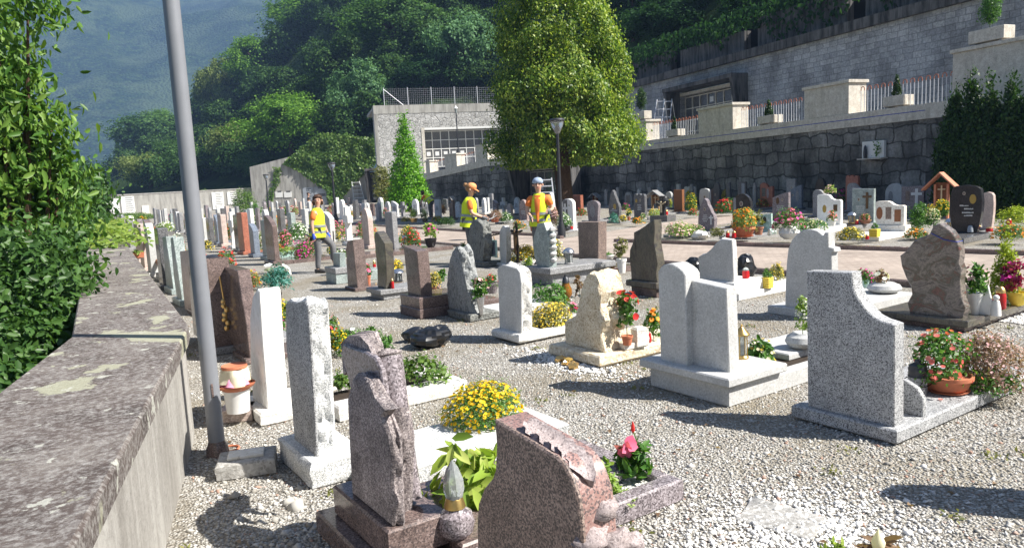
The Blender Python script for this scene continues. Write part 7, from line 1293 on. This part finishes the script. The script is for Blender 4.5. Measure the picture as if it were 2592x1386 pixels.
    if vest:
        rs = [(U(-.12), .185, .215), (U(-.02), .178, .205), (U(.1), .165, .19), (U(.25), .163, .172), (U(.36), .158, .15), (U(.44), .135, .138), (U(.5), .088, .11), (U(.52), .06, .075)]
        m = loft(rs, cap=False); m.v = [tuple(Vector(v)*1.0+Vector((noise.noise(Vector(v)*9), noise.noise(Vector(v)*9+Vector((5, 0, 0))), 0))*.014) for v in m.v]; vo = m.build('vest', 'vest', t, 60)
        for h0 in (.0, .13): m = loft([(U(h0-.026), .184, .21), (U(h0+.026), .178, .203)], cap=False); m.build('reflective_band', 'band', vo, 60)
    if opened:
        V = []; Fc = []
        for i in range(8): h0 = -.05+.54*i/7; wd = .02+.05*i/7; fx = .205-.085*max(0, (h0-.3)/.2); V += [U(h0, fx*.93-.012, -wd), U(h0, fx-.004, 0), U(h0, fx*.93-.012, wd), U(h0, .02, 0)]
        for i in range(7): b = i*4; Fc += [(b, b+4, b+5, b+1), (b+1, b+5, b+6, b+2)]
        MB().add(V, Fc).build('shirt_front', top, t, 60)
    if glove:
        for nm in 'RL': wr_, d = hands[nm]; c = wr_+d*.085; m = MB(); m.tube([tuple(wr_-d*.02), tuple(wr_+d*.04), tuple(wr_+d*.11)], [.034, .04, .03], 9); m.build('glove_cuff', glove, t)
    # head details, turned and nodded
    rz, ry = R_(head[0]), R_(head[1]); fw = Vector((math.cos(rz)*math.cos(ry), math.sin(rz)*math.cos(ry), -math.sin(ry))); sd = Vector((-math.sin(rz), math.cos(rz), 0)); upv = fw.cross(sd); c = hd+Vector((-.005, 0, .03)); Q = lambda f, s, u: tuple(c+fw*f+sd*s+upv*u)
    m = MB(); m.tube([Q(.085, 0, .012), Q(.118, 0, -.03), Q(.09, 0, -.042)], [.01, .016, .008], 7)
    m.build('nose', 'skin', t, 60)
    for s in (-1, 1): MB().ball(Q(-.005, s*.092, -.01), .024, 8, 5).build('ear', 'skin', t, 60); MB().ball(Q(.083, s*.034, .01), .011, 8, 5).build('eye', 'eye', t)
    m = MB(); m.tube([Q(.084, -.028, -.062), Q(.094, 0, -.064), Q(.084, .028, -.062)], .007, 5); m.build('mouth', 'lip', t)
    if glasses:
        m = MB()
        for s in (-1, 1): m.tube([Q(.1, s*.036+.026*math.cos(a*.45), .01+.02*math.sin(a*.45)) for a in range(15)], .003, 4)
        m.tube([Q(.1, -.01, .012), Q(.1, .01, .012)], .003, 4); m.build('glasses', 'iron', t)
    if hair:
        m = MB(); m.ball(Q(-.03, 0, .03), .106, 20, 14, (1.02, .98, .98), .1, 2)
        for i, v in enumerate(m.v):
            r = Vector(v)-c; a, u_ = r.dot(fw), r.dot(upv)
            if a > .01 and u_ < .062: m.v[i] = tuple(Vector(v)-fw*(a-.01))
        if not cap and not bald:
            for s in (-1, 1): m.ball(Q(-.02, s*.082, -.04), .045, 9, 7, (1, .7, 1.6), .2, s)
        if bun: m.ball(Q(-.15, 0, .045), .045, 10, 7, (1, 1, 1), .25, 4)
        m.build('hair', hair, t, 70)
    if cap:
        m = MB(); V0 = []; m.ball(Q(-.01, 0, .055), .108, 16, 10, (1.03, 1, .82)); m.v = [v if (Vector(v)-c).dot(upv) > .025 else tuple(Vector(v)+upv*(.025-(Vector(v)-c).dot(upv))) for v in m.v]
        if cap == 'cap': m.prism([], 0, 0) if False else None; m.add([Q(.07, -.08, .03), Q(.13, -.07, .022), Q(.175, -.03, .01), Q(.175, .03, .01), Q(.13, .07, .022), Q(.07, .08, .03), Q(.07, -.08, .042), Q(.13, -.07, .034), Q(.175, -.03, .022), Q(.175, .03, .022), Q(.13, .07, .034), Q(.07, .08, .042)], [(0, 1, 2, 3, 4, 5), (11, 10, 9, 8, 7, 6)]+[(i, (i+1) % 6, 6+(i+1) % 6, 6+i) for i in range(6)])
        m.build('cap' if cap == 'cap' else 'bandana', cap, t, 60)
    return t, hands, k
camright = -29.5
w1, hh, k = person('woman in hi-vis vest and orange shirt with glasses and a blue glove, walking right', gr(812, 690), camright-6, 1.60, 3, (-75, -2), ((-.05, -.05, -.26), (.03, -.03, -.24)), ((.04, .05, -.27), (.1, -.03, -.24)), ((.02, 0, -.41), (-.05, 0, -.4)), ((.3, .02, -.3), (-.02, 0, -.36)), glasses=True, glove='glove_blue')
wr_, d = hh['R']; t = thing('pruning_saw', 'small dark pruning tool in the blue-gloved hand', 'tool', w1.location, camright-6); MB().tube([tuple((wr_+d*.08)*k+Vector((.14, -.02, -.07))), tuple((wr_+d*.08)*k), tuple((wr_+d*.08)*k+Vector((-.2, -.01, .1)))], [.008, .015, .016], 6).build('handle', 'dark_metal', t)
w2, hh, k = person('woman in hi-vis vest with orange cap and hair bun, looking down at her hands', gr(1192, 667), camright+4, 1.67, 6, (-12, 24), ((.02, -.06, -.27), (.24, .04, -.1)), ((.04, .04, -.27), (.22, -.06, -.1)), hair='hair_fair', cap='cap', bun=True)
wr_, d = hh['R']; t = thing('secateurs', 'white-handled secateurs held by the woman in the orange cap', 'tool', w2.location, camright+4); b = (wr_+d*.1)*k; m = MB(); m.tube([tuple(b), tuple(b+Vector((.1, 0, .0))), tuple(b+Vector((.2, -.02, .06)))], .009, 6); m.tube([tuple(b+Vector((.02, 0, -.02))), tuple(b+Vector((.12, 0, .02))), tuple(b+Vector((.17, 0, .12)))], .008, 6); m.build('handles', 'white_cloth', t)
person('man in hi-vis vest and orange shirt with blue patterned bandana, facing us', gr(1372, 672), 180+60-15, 1.70, 2, (12, 2), ((.06, -.06, -.26), (.2, .12, -.12)), ((.02, .1, -.25), (.2, -.03, -.02)), hair=None, cap='bandana', glove='glove_grey', opened=True)
person('far worker in hi-vis vest bending down beside the bright conifer', gr(1092, 552), 120, 1.65, 48, (0, 30), ((.1, -.03, -.26), (.1, 0, -.22)), ((.1, .03, -.26), (.1, 0, -.22)), hair='hair_dark')
person('far woman in dark top and white trousers standing by the grey plaques', gr(783, 546), camright+10, 1.64, 4, (0, 8), ((.05, -.02, -.27), (.12, 0, -.22)), ((.06, .02, -.27), (.14, 0, -.2)), top='iron', trousers='white_cloth', vest=False, glove=None)
bpy.context.view_layer.update()
